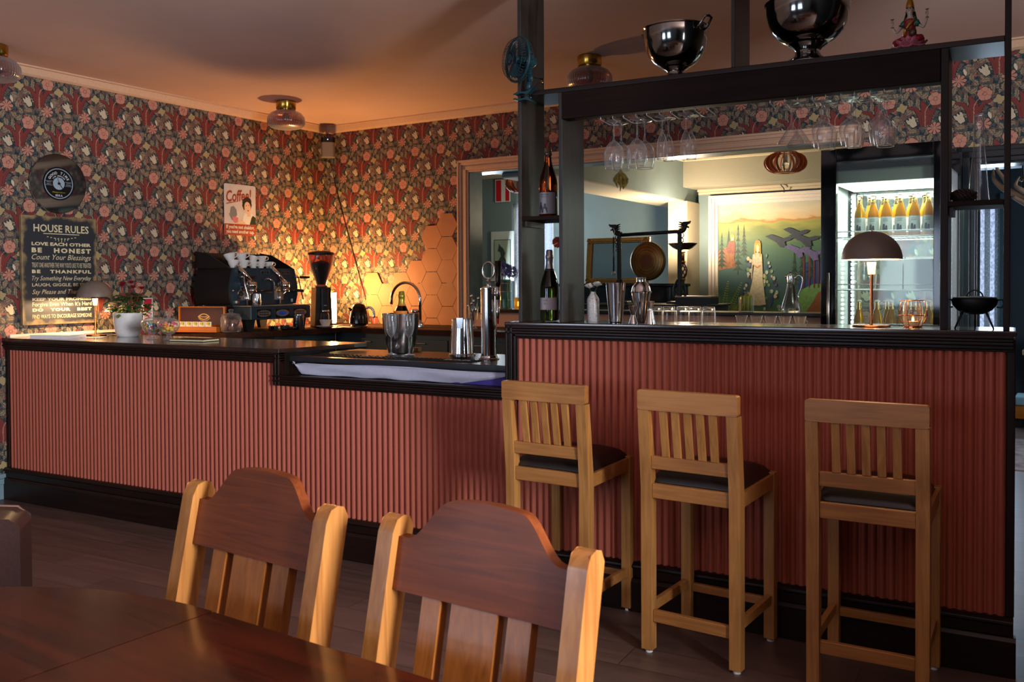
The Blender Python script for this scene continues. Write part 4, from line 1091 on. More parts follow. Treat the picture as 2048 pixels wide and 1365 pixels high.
point('corner_lamp_light', RW(-5.36, 2.28, 1.38), 66, (1, .50, .16), .045)
tag(G().tube(spline([RW(-5.71, 2.66, 2.55), RW(-5.62, 2.672, 2.2), RW(-5.45, 2.672, 1.7), RW(-5.30, 2.672, 1.25), RW(-5.24, 2.655, 1.045)], 8), .0035, 6).build('speaker_cable', BLACKP), 'thin black cable running down the wallpaper from the corner speaker', 'cable')
tag(G().tube(spline([RW(-4.97, 2.16, 1.05), RW(-4.99, 2.02, 1.055), RW(-5.0, 1.96, 1.03), RW(-5.0, 1.955, .9), RW(-5.0, 1.97, .7)], 6), .004, 6).build('power_cord', mat('grey_cord', '8a8a8e', .5)), 'pale cord hanging over the counter edge below the kettle', 'cord')
# sink tap and glass of straws
fc = thing('tap', 'tall curved chrome swan-neck tap behind the ice bucket', 'tap', RW(-4.39, 2.3, 1.041), D_ROOM)
pts = [(0, 0, 0), (0, 0, .225)]+[(-.150+.150*math.cos(math.radians(a)), 0, .225+.142*math.sin(math.radians(a))) for a in range(10, 171, 10)]+[(-.300, 0, .225), (-.302, 0, .185)]
G().tube(pts, .0125, 14).build('spout', CHROME, fc); G().lathe([(0, 0), (.03, 0), (.03, .02), (.024, .04), (0, .04)], 24).build('base', CHROME, fc)
G().ball((-.045, -.01, .130), .032, 16, 10, sc=(1.1, .8, .7)).build('mixer', CHROME, fc)
sg = thing('glass', 'tall clear glass stuffed with bar spoons and stirrers on the back counter', 'glass', RW(-3.86, 2.3, 1.041))
G().lathe([(0, .003), (.028, 0), (.030, .006), (.012, .02), (.011, .035), (.030, .06), (.036, .10), (.040, .175)], 30).build('body', CLEAR, sg)
r_ = random.Random(5)
for i in range(5):
    a = r_.uniform(0, 6.28); t = thing('bar_spoon', 'clear or steel stirrer sticking out of the tall glass', 'stirrer', tuple(Vector(RW(-3.86, 2.3, 1.10))), 0, 'stirrers in the tall glass')
    e = Vector((.055*math.cos(a), .02*math.sin(a), .12+.02*i)); G().tube([(0, 0, 0), e], .0022, 6).build('shaft', STEEL, t); G().ball(e, .011, 10, 6, sc=(1, .5, 1.3)).build('tip', STEEL, t)
tag(G().box(-.12, .12, -.09, .09, 0, .055).build('cutlery_tray', mat('rust_tray', '6a3a24', .5), loc=RW(-3.35, 2.40, 1.041), rot=RR), 'low rust-brown tray of glasses at the far end of the back counter', 'tray')

# ------------------------------------------------------------------ on the sunken black top
def champagne(label, loc, glassm, foil, lab, group=None, band=None, tilt=None, s=1.0, H=.33, textm=None, words=None, labz=(.055, .125), capm=None, rz=0):
    t = thing('champagne_bottle', label, 'bottle', loc, rz, group); t.scale = (s, s, s)
    if tilt: t.rotation_euler = tilt
    G().lathe([(0, .004), (.030, .0), (.041, .003), (.0435, .012), (.0435, .150), (.041, .172), (.033, .200), (.021, .235), (.0158, .262), (.0148, .285)], 36).build('bottle_body', glassm, t)
    fo = G().lathe([(.0215, .236), (.0165, .262), (.0162, .285), (.0185, .290), (.0185, .302), (.0160, .306), (.0158, .322), (.012, .329), (0, .330)], 28).build('foil', foil, t)
    if band: G().lathe([(.0232, .228), (.0183, .252)], 28).build('neck_band', band, t)
    # wraparound label on the front half
    z0, z1 = labz; n = 20; g = G(); R_ = .0438
    for i in range(n+1):
        a = math.radians(-165+150*i/n); g.v += [(R_*math.cos(a), R_*math.sin(a), z0), (R_*math.cos(a), R_*math.sin(a), z1)]
    for i in range(n): g.f.append([2*i, 2*i+2, 2*i+3, 2*i+1]); g.m.append(0); g.s.append(True)
    lb = g.build('label', lab, t)
    if words:
        g = G()
        for wd, zz, sz, wid in words:
            for side in (0,): text(g, wd, TM((0, -R_-.0006, zz), (1, 0, 0), (0, 0, 1)), sz, wid)
        g.v = [(R_*1.01*math.sin(v[0]/R_), -R_*1.01*math.cos(v[0]/R_), v[2]) for v in g.v]
        g.build('label_print', textm or BLACKM, lb)
    return t
bk = thing('ice_bucket', 'polished steel ice bucket holding a bottle on the sunken black top', 'ice bucket', (-2.93, .44, 1.017))
G().lathe([(0, .003), (.060, .0), (.068, .004), (.073, .02), (.085, .08), (.095, .14), (.101, .20), (.102, .218), (.099, .219), (.097, .20), (.090, .14), (.080, .08), (.066, .02), (0, .01)], 56).build('body', STEEL, bk)
champagne('orange-labelled sparkling wine bottle standing in the steel ice bucket', (-2.925, .445, 1.094), solid_glass('dark_brown_bottle_glass', '1c0c04'), mat('gold_foil', 'b3a13e', .3, .7), mat('orange_label', 'd07a1c', .5), band=mat('orange_neck_band', 'c9741c', .5), labz=(.15, .195), words=[('SECCO', .158, .014, .045)], textm=BLACKM).scale = (1.04, 1.04, .80)
def flute(label, loc):
    t = thing('champagne_flute', label, 'champagne flute', loc, 0, 'champagne flutes by the ice bucket')
    G().lathe([(0, .002), (.030, 0), (.031, .002), (.010, .006), (.0035, .012), (.0032, .085), (.006, .095)], 30).build('stem', CLEAR, t)
    G().lathe([(.004, .093), (.018, .108), (.027, .135), (.030, .165), (.0285, .205), (.0275, .214)], 30).build('bowl', CLEAR, t)
    return t
fl = flute('empty champagne flute before the ice bucket, left of the pair', (-2.892, .300, 1.021))
dup(fl, (-2.787, .315, 1.021), 0, 'empty champagne flute before the ice bucket, right of the pair')
jg = thing('steel_jug', 'polished steel beer jug on the black bar mat beside the tap tower', 'jug', (-2.459, .320, 1.021), math.radians(20))
G().lathe([(0, .002), (.062, .0), (.068, .004), (.068, .016), (.064, .020), (.060, .09), (.052, .17), (.052, .195), (.050, .195), (.050, .17), (.058, .09), (.060, .02), (0, .012)], 48).build('body', STEEL, jg)
G().tube(spline([(-.012, .050, .180), (-.02, .080, .165), (-.02, .088, .11), (-.015, .066, .065)], 6), .0055, 8).build('handle', STEEL, jg)
G().prism([(-.012, .150), (.012, .150), (.017, .203), (-.017, .203)], -.064, -.050, 'xz').build('pouring_lip', STEEL, jg, bevel=.004)
tw = thing('beer_tower', 'chrome beer tap tower with a ring top and black tap handle', 'beer tap', (-2.290, .300, 1.017))
G().lathe([(0, 0), (.052, 0), (.052, .004), (.044, .010), (.042, .018), (.0395, .02), (.0395, .350), (.041, .352), (.041, .358), (.030, .364), (0, .366)], 48).build('column', CHROME, tw)
rg = G().tube([(.034*math.sin(2*PI*k/32), 0, .445+.042*math.cos(2*PI*k/32)) for k in range(32)], [.0055]*32, 10, closed=True).build('ring', CHROME, tw)
G().lathe([(.009, .366), (.007, .376), (.014, .392), (.006, .404)], 20).build('ring_stem', CHROME, rg)
tp = G().tube([(.041, -.01, .33), (.062, -.02, .33)], .013, 14).build('tap_body', CHROME, tw)
G().tube([(.064, -.02, .30), (.064, -.02, .365)], [.012, .010], 14).build('tap_valve', CHROME, tp)
G().tube([(.064, -.02, .365), (.066, -.02, .385), (.066, -.02, .492)], [.010, .014, .0165], 16).build('tap_handle', BLACKP, tp)
G().tube([(.064, -.02, .30), (.064, -.022, .235), (.066, -.024, .205)], [.012, .009, .006], 12).build('tap_nozzle', CHROME, tp)
plabel(G().tube([(.066, -.024, .205), (.066, -.024, .200), (.066, -.024, .180)], [.0075, .006, .004], 10).build('nozzle_tip', mat('red_rubber_tip', 'c01c2c', .4), tp), 'red rubber tip')
at_ = thing('ashtray', 'low round glass dish behind the beer tower', 'dish', (-2.16, .50, 1.017)); G().lathe([(0, .004), (.048, 0), (.052, .03), (.048, .03), (.044, .008), (0, .008)], 28).build('dish', CLEAR, at_)
def bar_mat(label, x0, x1, y0, y1, txt, rz):
    t = thing('bar_mat', label, 'bar mat', ((x0+x1)/2, (y0+y1)/2, 1.0165), rz, 'black rubber bar mats'); hx, hy = (x1-x0)/2, (y1-y0)/2
    g = G().box(-hx, hx, -hy, hy, 0, .0035)
    n = int((2*hx)/.014)
    for i in range(n):
        for j in range(int(2*hy/.014)):
            xx, yy = -hx+.007+i*.014, -hy+.007+j*.014
            if (i+j) % 2 == 0: g.box(xx-.004, xx+.004, yy-.004, yy+.004, .0035, .006)
    m_ = g.build('rubber', RUBBER, t)
    g = G(); text(g, txt, TM((hx*.62, -hy*.45, .0064), (1, 0, 0), (0, 1, 0)), .05, hx*.6, bold=.001)
    g.build('lettering', WHITEM, m_)
    return t
bar_mat('black rubber bar mat at the left end of the sunken top', -3.27, -2.80, .10, .20, 'BAR', -.02)
bar_mat('black rubber bar mat under the steel jug and the flutes', -2.79, -2.27, .09, .20, 'BAR', .0)
tag(G().box(-.10, .10, -.02, .02, 0, .02).build('wooden_board', wood('pale_board', '8a6a48', 'a5845c', .5, 0), loc=(-3.02, .60, 1.017), rot=(0, 0, .1)), 'pale wooden board edge behind the left bar mat', 'board')
# ------------------------------------------------------------------ on the raised bar
ZR = 1.222
PALE = mat('pale_wine_label', 'b8aeb4', .5); GREYL = mat('grey_portrait_label', '8c8a92', .5)
champagne('green sparkling wine bottle with silver foil standing between the two left posts', (-1.866, .13, ZR+.001), GREENG, mat('silver_foil', 'a9a4a4', .32, .8), PALE, band=mat('black_neck_band', '14161c', .4), labz=(.052, .108),
          words=[('Cuvée', .094, .009, .022), ('Brut', .078, .007, .014)])
bu = champagne('brown cork-and-wire beer bottle with grey portrait label on the upper left shelf', (-1.866, .12, 1.701), AMBER, BLACKM, GREYL, labz=(.014, .112), s=1.0,
          words=[('TRITON', .098, .011, .040), ('BREWING', .090, .005, .036)])
for o in list(bu.children):
    if o.name.startswith('foil'): bpy.data.objects.remove(o)
wr = G().lathe([(.0148, .283), (.0175, .286), (.0175, .296), (.0148, .300), (.013, .300), (.013, .316), (0, .317)], 24).build('cork', mat('cork', '5a4632', .7), bu)
g = G().tube([(.018*math.cos(a), .018*math.sin(a), .290) for a in [2*PI*k/16 for k in range(16)]], .0012, 5, closed=True)
for a in (0, PI/2, PI, 3*PI/2): g.tube([(.018*math.cos(a), .018*math.sin(a), .290), (.0165*math.cos(a), .0165*math.sin(a), .318), (0, 0, .320)], .001, 5)
g.build('wire_cage', STEEL, bu)
lab = [o for o in bu.children if o.name.startswith('label')][0]
g = G(); R_ = .0447
for cx, hh, ww in ((-.018, .068, .010), (.004, .060, .012)):
    pts = [(cx-ww, .018), (cx+ww, .018), (cx+ww*.9, hh-.018), (cx+ww*.35, hh-.012)]+[(cx+ww*.5*math.cos(math.radians(a)), hh-.006+ww*.6*math.sin(math.radians(a))) for a in range(-40, 221, 26)]+[(cx-ww*.35, hh-.012), (cx-ww*.9, hh-.018)]
    g.flat(pts, -R_)
g.v = [(R_*math.sin(v[0]/R_), -R_*math.cos(v[0]/R_), v[2]) for v in g.v]; g.build('portrait_print', mat('dark_portrait_ink', '3e3c42', .5), lab)

vs = thing('bottle_vase', 'white bottle vase with thin black scrolls holding two white blossoms', 'vase', (-1.665, .17, ZR))
m_, nt_, p_ = base_mat('white_scroll_print'); X.nt = nt_
tc = nt_.nodes.new('ShaderNodeTexCoord'); nz = nt_.nodes.new('ShaderNodeTexNoise'); nz.inputs['Scale'].default_value = 42; nz.inputs['Detail'].default_value = 0; nz.inputs['Distortion'].default_value = 1.5
nt_.links.new(tc.outputs['Object'], nz.inputs['Vector'])
e_ = ((X(nz.outputs[0])*7.0).mod(1.0)-.5).abs().lt(.055)
nt_.links.new(xmix(e_, lin('d6d4d2'), lin('3a3a3e')), p_.inputs['Base Color']); p_.inputs['Roughness'].default_value = .3
G().lathe([(0, 0), (.027, 0), (.0285, .004), (.0285, .098), (.026, .106), (.014, .125), (.012, .132), (.013, .136), (.009, .136)], 32).build('body', m_, vs)
PET = mat('white_petals', 'e6e6e2', .6)
for i, (bx, by, bz) in enumerate(((-.018, 0, .150), (.022, -.004, .158))):
    g = G(); rr = random.Random(i+4)
    for k in range(14):
        a = k*2.4; el = .2+.08*k; L = .026
        R_m = Matrix.Rotation(a, 4, 'Z') @ Matrix.Rotation(-el, 4, 'Y')
        vsx = [R_m @ Vector(p)+Vector((bx, by, bz)) for p in ((0, 0, 0), (L*.5, -.012, .003), (L*.9, -.011, rr.uniform(0, .006)), (L, 0, .004), (L*.9, .011, rr.uniform(0, .006)), (L*.5, .012, .003))]
        g.add(vsx, [(0, 1, 2, 3, 4, 5)], 0, True)
    b_ = g.build('blossom', PET, vs)
    G().ball((bx, by-.006, bz+.008), .005, 8, 6).build('centre', mat('yellow_stamens', 'c8b860', .6), b_)
    G().tube([(0, 0, .12), (bx, by, bz)], .0018, 5).build('stem', LEAF, vs)
vessel('shaker_tin', 'tall open steel boston shaker tin on the raised bar', 'shaker tin', (-1.530, .11, ZR), [(0, .004), (.026, 0), (.030, .004), (.0395, .118), (.0435, .170), (.0445, .176), (.0425, .176), (.038, .118), (.028, .008), (0, .008)], STEEL, 48)
ck = thing('cocktail_shaker', 'three-piece steel cocktail shaker with cap beside the tall tin', 'cocktail shaker', (-1.433, .17, ZR))
G().lathe([(0, .003), (.024, 0), (.027, .004), (.036, .09), (.0425, .128), (.0425, .132)], 44).build('body', STEEL, ck)
G().lathe([(.0455, .130), (.0465, .135), (.043, .139), (.040, .155), (.030, .172), (.021, .180), (.020, .182)], 44).build('strainer_top', STEEL, ck)
G().lathe([(.021, .181), (.021, .198), (.0215, .200), (0, .2005)], 36).build('cap', STEEL, ck)
def jigger(label, loc, r1, r2, h1, h2):
    t = thing('jigger', label, 'jigger', loc, 0, 'steel jiggers on the raised bar')
    G().lathe([(0, .003), (r1*.96, .003), (r1, 0), (r1*.55, h1*.8), (r1*.42, h1), (r2*.6, h1+h2*.3), (r2, h1+h2), (r2*.95, h1+h2), (r2*.5, h1+h2*.3), (0, h1+h2*.12)], 36).build('cup_body', STEEL, t)
jigger('short steel double jigger standing nearer the shaker tin', (-1.429, .062, ZR), .020, .0215, .036, .040)
jigger('taller steel double jigger standing right of the shaker', (-1.347, .050, ZR), .0225, .0185, .062, .035)

cl = thing('candle_holder', 'copper wire geometric tealight holder on the raised bar beside the lamp', 'candle holder', (-.325, .17, ZR))
g = G(); n = 6
rings = [(.032, .004), (.052, .046), (.040, .103)]
P_ = [[Vector((r*math.cos(2*PI*k/n+.2), r*math.sin(2*PI*k/n+.2), z)) for k in range(n)] for r, z in rings]
for R0 in P_:
    for k in range(n): g.tube([R0[k], R0[(k+1) % n]], .0015, 6)
for a, b in ((0, 1), (1, 2)):
    for k in range(n): g.tube([P_[a][k], P_[b][k]], .0015, 6)
g.build('wire_frame', COPPER, cl); G().lathe([(0, 0), (.034, 0), (.034, .003), (0, .004)], 28).build('base', COPPER, cl)
G().lathe([(.028, .005), (.036, .03), (.036, .075), (.034, .086)], 28).build('glass_cup', CLEAR, cl)
td = G().lathe([(0, .006), (.019, .006), (.019, .022), (0, .021)], 24).build('tealight', mat('tealight_wax', 'd8b890', .5), cl)
G().ball((0, 0, .029), .004, 8, 6, sc=(1, 1, 2)).build('flame', mat('flame', 'ffd070', .5, emit=30, ecol='ffb050'), td)
point('tealight_light', (0, 0, .04), .06, (1, .5, .15), .006, cl)
gp = thing('grill_pot', 'small black three-legged cast iron pot with lid at the right end', 'pot', (-.112, .13, ZR))
IRON = mat('cast_iron', '0b0c0e', .5, bump=.2)
G().lathe([(0, .052), (.030, .054), (.058, .068), (.074, .088), (.078, .104), (.078, .110), (.070, .110)], 40).build('bowl', IRON, gp)
ld = G().lathe([(.076, .111), (.072, .116), (.03, .120), (0, .121)], 40).build('lid', IRON, gp)
G().tube([(.027*math.cos(math.radians(a)), 0, .118+.024*math.sin(math.radians(a))) for a in range(0, 181, 12)], .0028, 8).build('handle', IRON, ld)
for s in (-1, 1): G().tube([(s*.076, 0, .106), (s*.092, 0, .107), (s*.096, 0, .092), (s*.088, 0, .078), (s*.072, 0, .080)], .003, 8).build('handle', IRON, gp)
for a in (-150, -30, 90): G().tube([(.045*math.cos(math.radians(a)), .045*math.sin(math.radians(a)), .062), (.074*math.cos(math.radians(a)), .060*math.sin(math.radians(a)), .0)], [.0045, .003], 8).build('leg', IRON, gp)

# upturned tumblers and coffee glasses on the low shelf behind
def tumbler(label, loc):
    t = thing('tumbler', label, 'glass', loc, 0, 'upturned tumblers behind the raised bar')
    G().lathe([(.033, 0), (.0315, .07), (.030, .100), (.028, .108), (0, .108)], 28).build('body', CLEAR, t)
    G().lathe([(0, .090), (.028, .092), (.0285, .100), (0, .104)], 24).build('thick_base', solid_glass('thick_glass', 'eef2f4'), t)
    return t
TX = [(-1.545, .5), (-1.478, .5), (-1.408, .5), (-1.345, .5), (-1.278, .5)]
words_ = ['first', 'second', 'middle', 'fourth', 'last']
t0 = None
for i, (x, y) in enumerate(TX):
    lb = 'upturned tumbler behind the raised bar, %s from the left of the five' % words_[i]
    loc = RW(x, y, 1.174); t0 = tumbler(lb, loc) if i == 0 else dup(t0, loc, 0, lb)
def cglass(label, loc):
    t = thing('coffee_glass', label, 'glass', loc, 0, 'small flared coffee glasses behind the raised bar')
    G().lathe([(0, .003), (.016, 0), (.018, .003), (.013, .012), (.013, .025), (.020, .04), (.026, .062), (.029, .070)], 26).build('body', CLEAR, t)
    G().tube([(.018, 0, .030), (.032, 0, .032), (.034, 0, .045), (.024, 0, .055)], .0022, 6).build('handle', CLEAR, t); return t
t0 = None
for i, x in enumerate((-1.121, -1.051, -.986, -.920, -.854)):
    lb = 'small flared coffee glass behind the raised bar, %s from the left' % words_[i]
    loc = RW(x, .5, 1.174); t0 = cglass(lb, loc) if i == 0 else dup(t0, loc, 0, lb)

# ------------------------------------------------------------------ glass rack and the glasses hanging in it
rk = thing('glass_rack', 'chrome wire stemware rack fixed under the left half of the header', 'glass rack', (-1.30, .03, 2.119), 0, 'wire stemware racks under the header')
def rack(t, xs, x0):
    for x in xs:
        g = G(); w = .028
        g.tube([(x-x0-w, -.02, -.002), (x-x0-w, -.02, -.014), (x-x0-w, .075, -.020), (x-x0-w*.8, .100, -.020), (x-x0, .110, -.020), (x-x0+w*.8, .100, -.020), (x-x0+w, .075, -.020), (x-x0+w, -.02, -.014), (x-x0+w, -.02, -.002)], .0026, 6)
        g.build('wire_loop', WIRE, t)
rack(rk, (-1.53, -1.425, -1.32, -1.215, -1.11), -1.30)
rk2 = thing('glass_rack', 'chrome wire stemware rack fixed under the right half of the header', 'glass rack', (-.55, .03, 2.119), 0, 'wire stemware racks under the header')
rack(rk2, (-.805, -.70, -.595, -.49, -.385), -.55)
HZ = 2.1035
def hang(name, label, prof, h, group, stem_r=.0032, foot=.032):
    t = thing(name, label, 'glass', (0, 0, 0), 0, group)
    G().lathe([(0, 0), (foot, -.001), (foot, -.003), (foot*.4, -.007), (stem_r*1.4, -.014), (stem_r, -.03), (stem_r, -(h-.012)), (stem_r*2.2, -h)], 26).build('stem', CLEAR, t)
    b_ = G().lathe([(r, -z) for r, z in prof], 32).build('bowl', CLEAR, t)
    R0, z0 = prof[-1]; G().tube([(R0*math.cos(2*PI*k/28), R0*math.sin(2*PI*k/28), -z0) for k in range(28)], .0010, 5, closed=True).build('rim', solid_glass('rim_glass', 'f4f8fa'), b_)
    return t
wine = hang('wine_glass', 'round wine glass hanging in the first rack slot, nearer the room', [(.004, .086), (.020, .097), (.037, .118), (.0440, .143), (.0435, .168), (.038, .198), (.0355, .208)], .088, 'wine glasses hanging in the rack')
wine.location = (-1.513, .050, HZ)
W2 = [((-1.506, .118), 'round wine glass hanging in the first rack slot, behind another'), ((-1.406, .050), 'round wine glass hanging in the second rack slot, nearer the room'), ((-1.396, .118), 'round wine glass hanging in the second rack slot, behind another')]
for (x, y), lb in W2: dup(wine, (x, y, HZ), 0, lb)
flu = hang('champagne_flute', 'slim flute hanging in the third rack slot, nearer the room', [(.004, .073), (.013, .084), (.021, .110), (.0245, .140), (.023, .171), (.0205, .184)], .074, 'flutes hanging in the rack')
flu.location = (-1.293, .050, HZ)
for (x, y), lb in (((-1.287, .112), 'slim flute hanging in the third rack slot, behind another'), ((-1.190, .050), 'slim flute hanging in the fourth rack slot, nearer the room'), ((-1.184, .105), 'slim flute hanging in the fourth rack slot, behind another')): dup(flu, (x, y, HZ), 0, lb)
mar = hang('martini_glass', 'martini glass hanging at the left of the right-hand rack, nearer the room', [(.004, .086), (.010, .093), (.053, .158)], .087, 'martini glasses hanging in the rack')
mar.location = (-.755, .030, HZ); dup(mar, (-.745, .137, HZ), 0, 'martini glass hanging at the left of the right-hand rack, behind another')
sn = hang('cognac_glass', 'angular cognac glass hanging beside the martini glasses, nearer the room', [(.005, .070), (.014, .082), (.034, .098), (.040, .112), (.037, .150), (.031, .182)], .072, 'angular glasses hanging in the rack', .0055)
sn.location = (-.641, .050, HZ)
for (x, y), lb in (((-.635, .112), 'angular cognac glass hanging beside the martini glasses, behind another'), ((-.540, .050), 'angular cognac glass hanging in the middle slot, nearer the room'), ((-.532, .108), 'angular cognac glass hanging in the middle slot, behind another'),
                   ((-.434, .045), 'angular cognac glass hanging in the last slot, front of three'), ((-.427, .098), 'angular cognac glass hanging in the last slot, middle of three'), ((-.423, .148), 'angular cognac glass hanging in the last slot, rearmost of three')): dup(sn, (x, y, HZ), 0, lb)

# ------------------------------------------------------------------ on top of the canopy
def bowl(label, loc, R_, H, m, foot, handles, fz):
    t = thing('champagne_bowl', label, 'bowl', loc, math.radians(-25), 'steel bowls on top of the canopy')
    f = foot
    k_ = fz/.042; G().lathe([(0, .002), (f, 0), (f*1.0, .004*k_), (f*.85, .010*k_), (f*.62, .016*k_), (f*.52, .022*k_), (f*.50, .030*k_), (f*.58, .036*k_), (f*.8, .044*k_)], 44).build('foot', m, t)
    hh = H-fz; pr = [(0, fz-.001), (R_*.22, fz), (R_*.45, fz+hh*.045), (R_*.66, fz+hh*.15), (R_*.82, fz+hh*.31), (R_*.92, fz+hh*.50), (R_*.985, fz+hh*.75), (R_, H-.005), (R_*1.03, H), (R_*1.03, H+.003), (R_*.98, H), (R_*.96, fz+hh*.75), (R_*.8, fz+hh*.33), (R_*.45, fz+hh*.09), (0, fz+.008)]
    G().lathe(pr, 64).build('bowl', m, t)
    if handles:
        for s in (-1, 1):
            x0 = s*R_*1.0
            G().tube([(x0, -.022, H-.028), (x0+s*.018, -.024, H-.020), (x0+s*.045, -.020, H+.012), (x0+s*.048, 0, H+.016), (x0+s*.045, .020, H+.012), (x0+s*.018, .024, H-.020), (x0, .022, H-.028)], .0055, 10).build('handle', m, t)
    return t
bowl('smaller steel champagne bowl with two loop handles on the canopy, left of the post', (-1.258, .125, 2.263), .137, .218, DSTEEL, .070, True, .050)
bowl('larger steel punch bowl on a stepped foot on the canopy, right of the post', (-.711, .125, 2.263), .163, .245, DSTEEL, .095, False, .078)

fg = thing('goddess_figurine', 'painted seated goddess figurine on a pink lotus on the canopy', 'figurine', (-.335, .12, 2.263), math.radians(-12))
SKIN = mat('figurine_skin', 'b8a898', .3); PINK = mat('pink_lotus', 'b0606e', .35, var=.15, bscale=40); SARI = mat('red_sari', '8c1420', .35); GRN = mat('green_blouse', '14614a', .35); GLD = mat('gold_paint', 'b5822c', .3, .5); HAIR = mat('black_hair', '0c0a0a', .3)
g = G(); 
for ring, (n, R0, el, L, Wd, z0) in enumerate(((11, .055, -.15, .048, .026, .006), (10, .048, .35, .046, .024, .012), (9, .040, .75, .042, .021, .018))):
    for k in range(n):
        a = 2*PI*k/n+ring*.32; R_m = Matrix.Rotation(a, 4, 'Z') @ Matrix.Translation((R0*.45, 0, z0)) @ Matrix.Rotation(-el, 4, 'Y')
        pts = []; 
        for u in (0, .25, .5, .75, 1.0):
            w_ = Wd*(math.sin(PI*min(1, u*.75+.2)))*(1 if u < 1 else .12)
            for v in (-1, -.5, 0, .5, 1): pts.append(R_m @ Vector((L*u*1.05, w_*v, .012*u*u*1.2+.006*v*v)))
        g.add(pts, [(i*5+j, i*5+j+1, i*5+j+6, i*5+j+5) for i in range(4) for j in range(4)], 0, True)
o = g.build('lotus', PINK, fg); mm = o.modifiers.new('s', 'SOLIDIFY'); mm.thickness = .003
G().lathe([(0, 0), (.060, 0), (.066, .01), (.05, .025), (0, .03)], 28).build('base', PINK, fg)
def skin(name, chains, m, parent, sub=2):
    """one smooth body grown round a branching skeleton"""
    me = bpy.data.meshes.new(name); vs = []; es = []; rs = []
    idx = {}
    for ch in chains:
        pr = None
        for (p, r) in ch:
            k = tuple(round(c, 5) for c in p)
            if k not in idx: idx[k] = len(vs); vs.append(p); rs.append(r)
            i = idx[k]
            if pr is not None and pr != i: es.append((pr, i))
            pr = i
    me.from_pydata(vs, es, []); me.materials.append(m)
    o = bpy.data.objects.new(name, me); C.objects.link(o); o.parent = parent
    sk = o.modifiers.new('skin', 'SKIN'); sk.use_smooth_shade = True
    for i, r in enumerate(rs): me.skin_vertices[0].data[i].radius = (r, r)
    me.skin_vertices[0].data[0].use_root = True
    ss = o.modifiers.new('sub', 'SUBSURF'); ss.levels = sub; ss.render_levels = sub
    return o
T0, T1, T2, NK, HD = (0, 0, .055), (0, 0, .085), (0, .0, .118), (0, 0, .138), (0, -.002, .152)
bodyf = skin('body', [[(T0, .022), (T1, .017), (T2, .021), (NK, .007), (HD, .012), ((0, -.002, .166), .0135), ((0, 0, .176), .010)],
              [(T2, .021), ((-.022, 0, .117), .009), ((-.034, -.006, .098), .0065), ((-.046, -.010, .082), .0055), ((-.056, -.014, .096), .0048), ((-.060, -.016, .112), .004)],
              [(T2, .021), ((.022, 0, .117), .009), ((.034, 0, .104), .0065), ((.046, .004, .090), .0055), ((.056, .004, .112), .0048), ((.060, .004, .134), .004)]], SKIN, fg)
for hx, hy, hz in ((-.060, -.016, .114), (.060, .004, .136)):      # hands: palm with four fingers and a thumb each
    g = G(); s = -1 if hx < 0 else 1
    g.ball((hx, hy, hz+.003), .005, 10, 8, sc=(.9, .5, 1.2))
    for q in range(4): g.tube([(hx-.0035+.0023*q, hy, hz+.007), (hx-.0040+.0026*q, hy-.001, hz+.013), (hx-.0030+.0020*q, hy-.003, hz+.0165-.0006*abs(q-1.5))], [.0013, .0012, .0009], 6)
    g.tube([(hx-s*.004, hy-.001, hz+.002), (hx-s*.0065, hy-.003, hz+.007), (hx-s*.004, hy-.004, hz+.011)], [.0014, .0012, .001], 6)
    g.build('hand', SKIN, fg)
    fl_ = G()
    for k in range(8):
        a = 2*PI*k/8; R_m = Matrix.Rotation(a, 4, 'Z') @ Matrix.Rotation(-.5, 4, 'Y')
        fl_.add([R_m @ Vector(p)+Vector((hx, hy, hz+.017)) for p in ((0, 0, 0), (.006, -.003, 0), (.011, 0, .001), (.006, .003, 0))], [(0, 1, 2, 3)], 0, True)
    fl_.build('lotus_bud', PINK, fg)
    G().tube([(hx, hy, hz-.012), (hx, hy, hz-.008)], .0062, 12).build('bracelet', GLD, fg)
G().lathe([(.026, .050), (.024, .07), (.0195, .088), (.0225, .108), (.022, .122), (.012, .130)], 24, rad=lambda a: 1+.0*a).build('sari_top', SARI, fg)
skin('sari_skirt', [[((0, .01, .048), .026), ((-.03, -.012, .044), .020), ((-.052, -.022, .040), .013), ((-.03, -.036, .038), .011), ((.0, -.040, .037), .010)], [((0, .01, .048), .026), ((.03, -.010, .046), .020), ((.050, -.020, .050), .014), ((.03, -.034, .040), .011)]], SARI, fg)
for s in (-1, 1): G().tube([(s*.014, 0, .121), (s*.025, -.001, .114), (s*.032, -.004, .101)], [.012, .0105, .0085], 14).build('sleeve', GRN, fg)
G().tube([(.020, -.016, .122), (.006, -.0235, .105), (-.010, -.022, .085), (-.014, -.020, .065)], [.005, .006, .006, .007], 10).build('gold_sash', GLD, fg)
G().lathe([(.0150, .172), (.0150, .178), (.013, .190), (.008, .204), (.004, .214), (0, .216)], 20).build('crown', GLD, fg)
hr = G(); hr.ball((0, .005, .164), .0155, 16, 12, sc=(1, .9, 1.05)); hr.tube([(-.012, .006, .155), (-.016, .004, .138), (-.020, 0, .126)], [.006, .006, .004], 8); hr.tube([(.012, .006, .155), (.016, .004, .138), (.022, .002, .122)], [.006, .006, .004], 8)
hr.build('hair', HAIR, fg)
fc_ = G()
for s in (-1, 1): fc_.ball((s*.0045, -.0148, .1665), .0018, 8, 6, 0, sc=(1.3, .4, .7)); fc_.tube([(s*.0022, -.0148, .1700), (s*.0072, -.0136, .1704)], .0005, 5, 0)
fc_.tube([(-.003, -.0146, .1585), (0, -.0154, .158), (.003, -.0146, .1585)], .0008, 5, 1); fc_.ball((0, -.0152, .1725), .0009, 6, 5, 1)
fc_.ball((0, -.0155, .1630), .0015, 8, 6, 2, sc=(.8, 1, 1.6))
fc_.build('face', [HAIR, SARI, SKIN], fg)
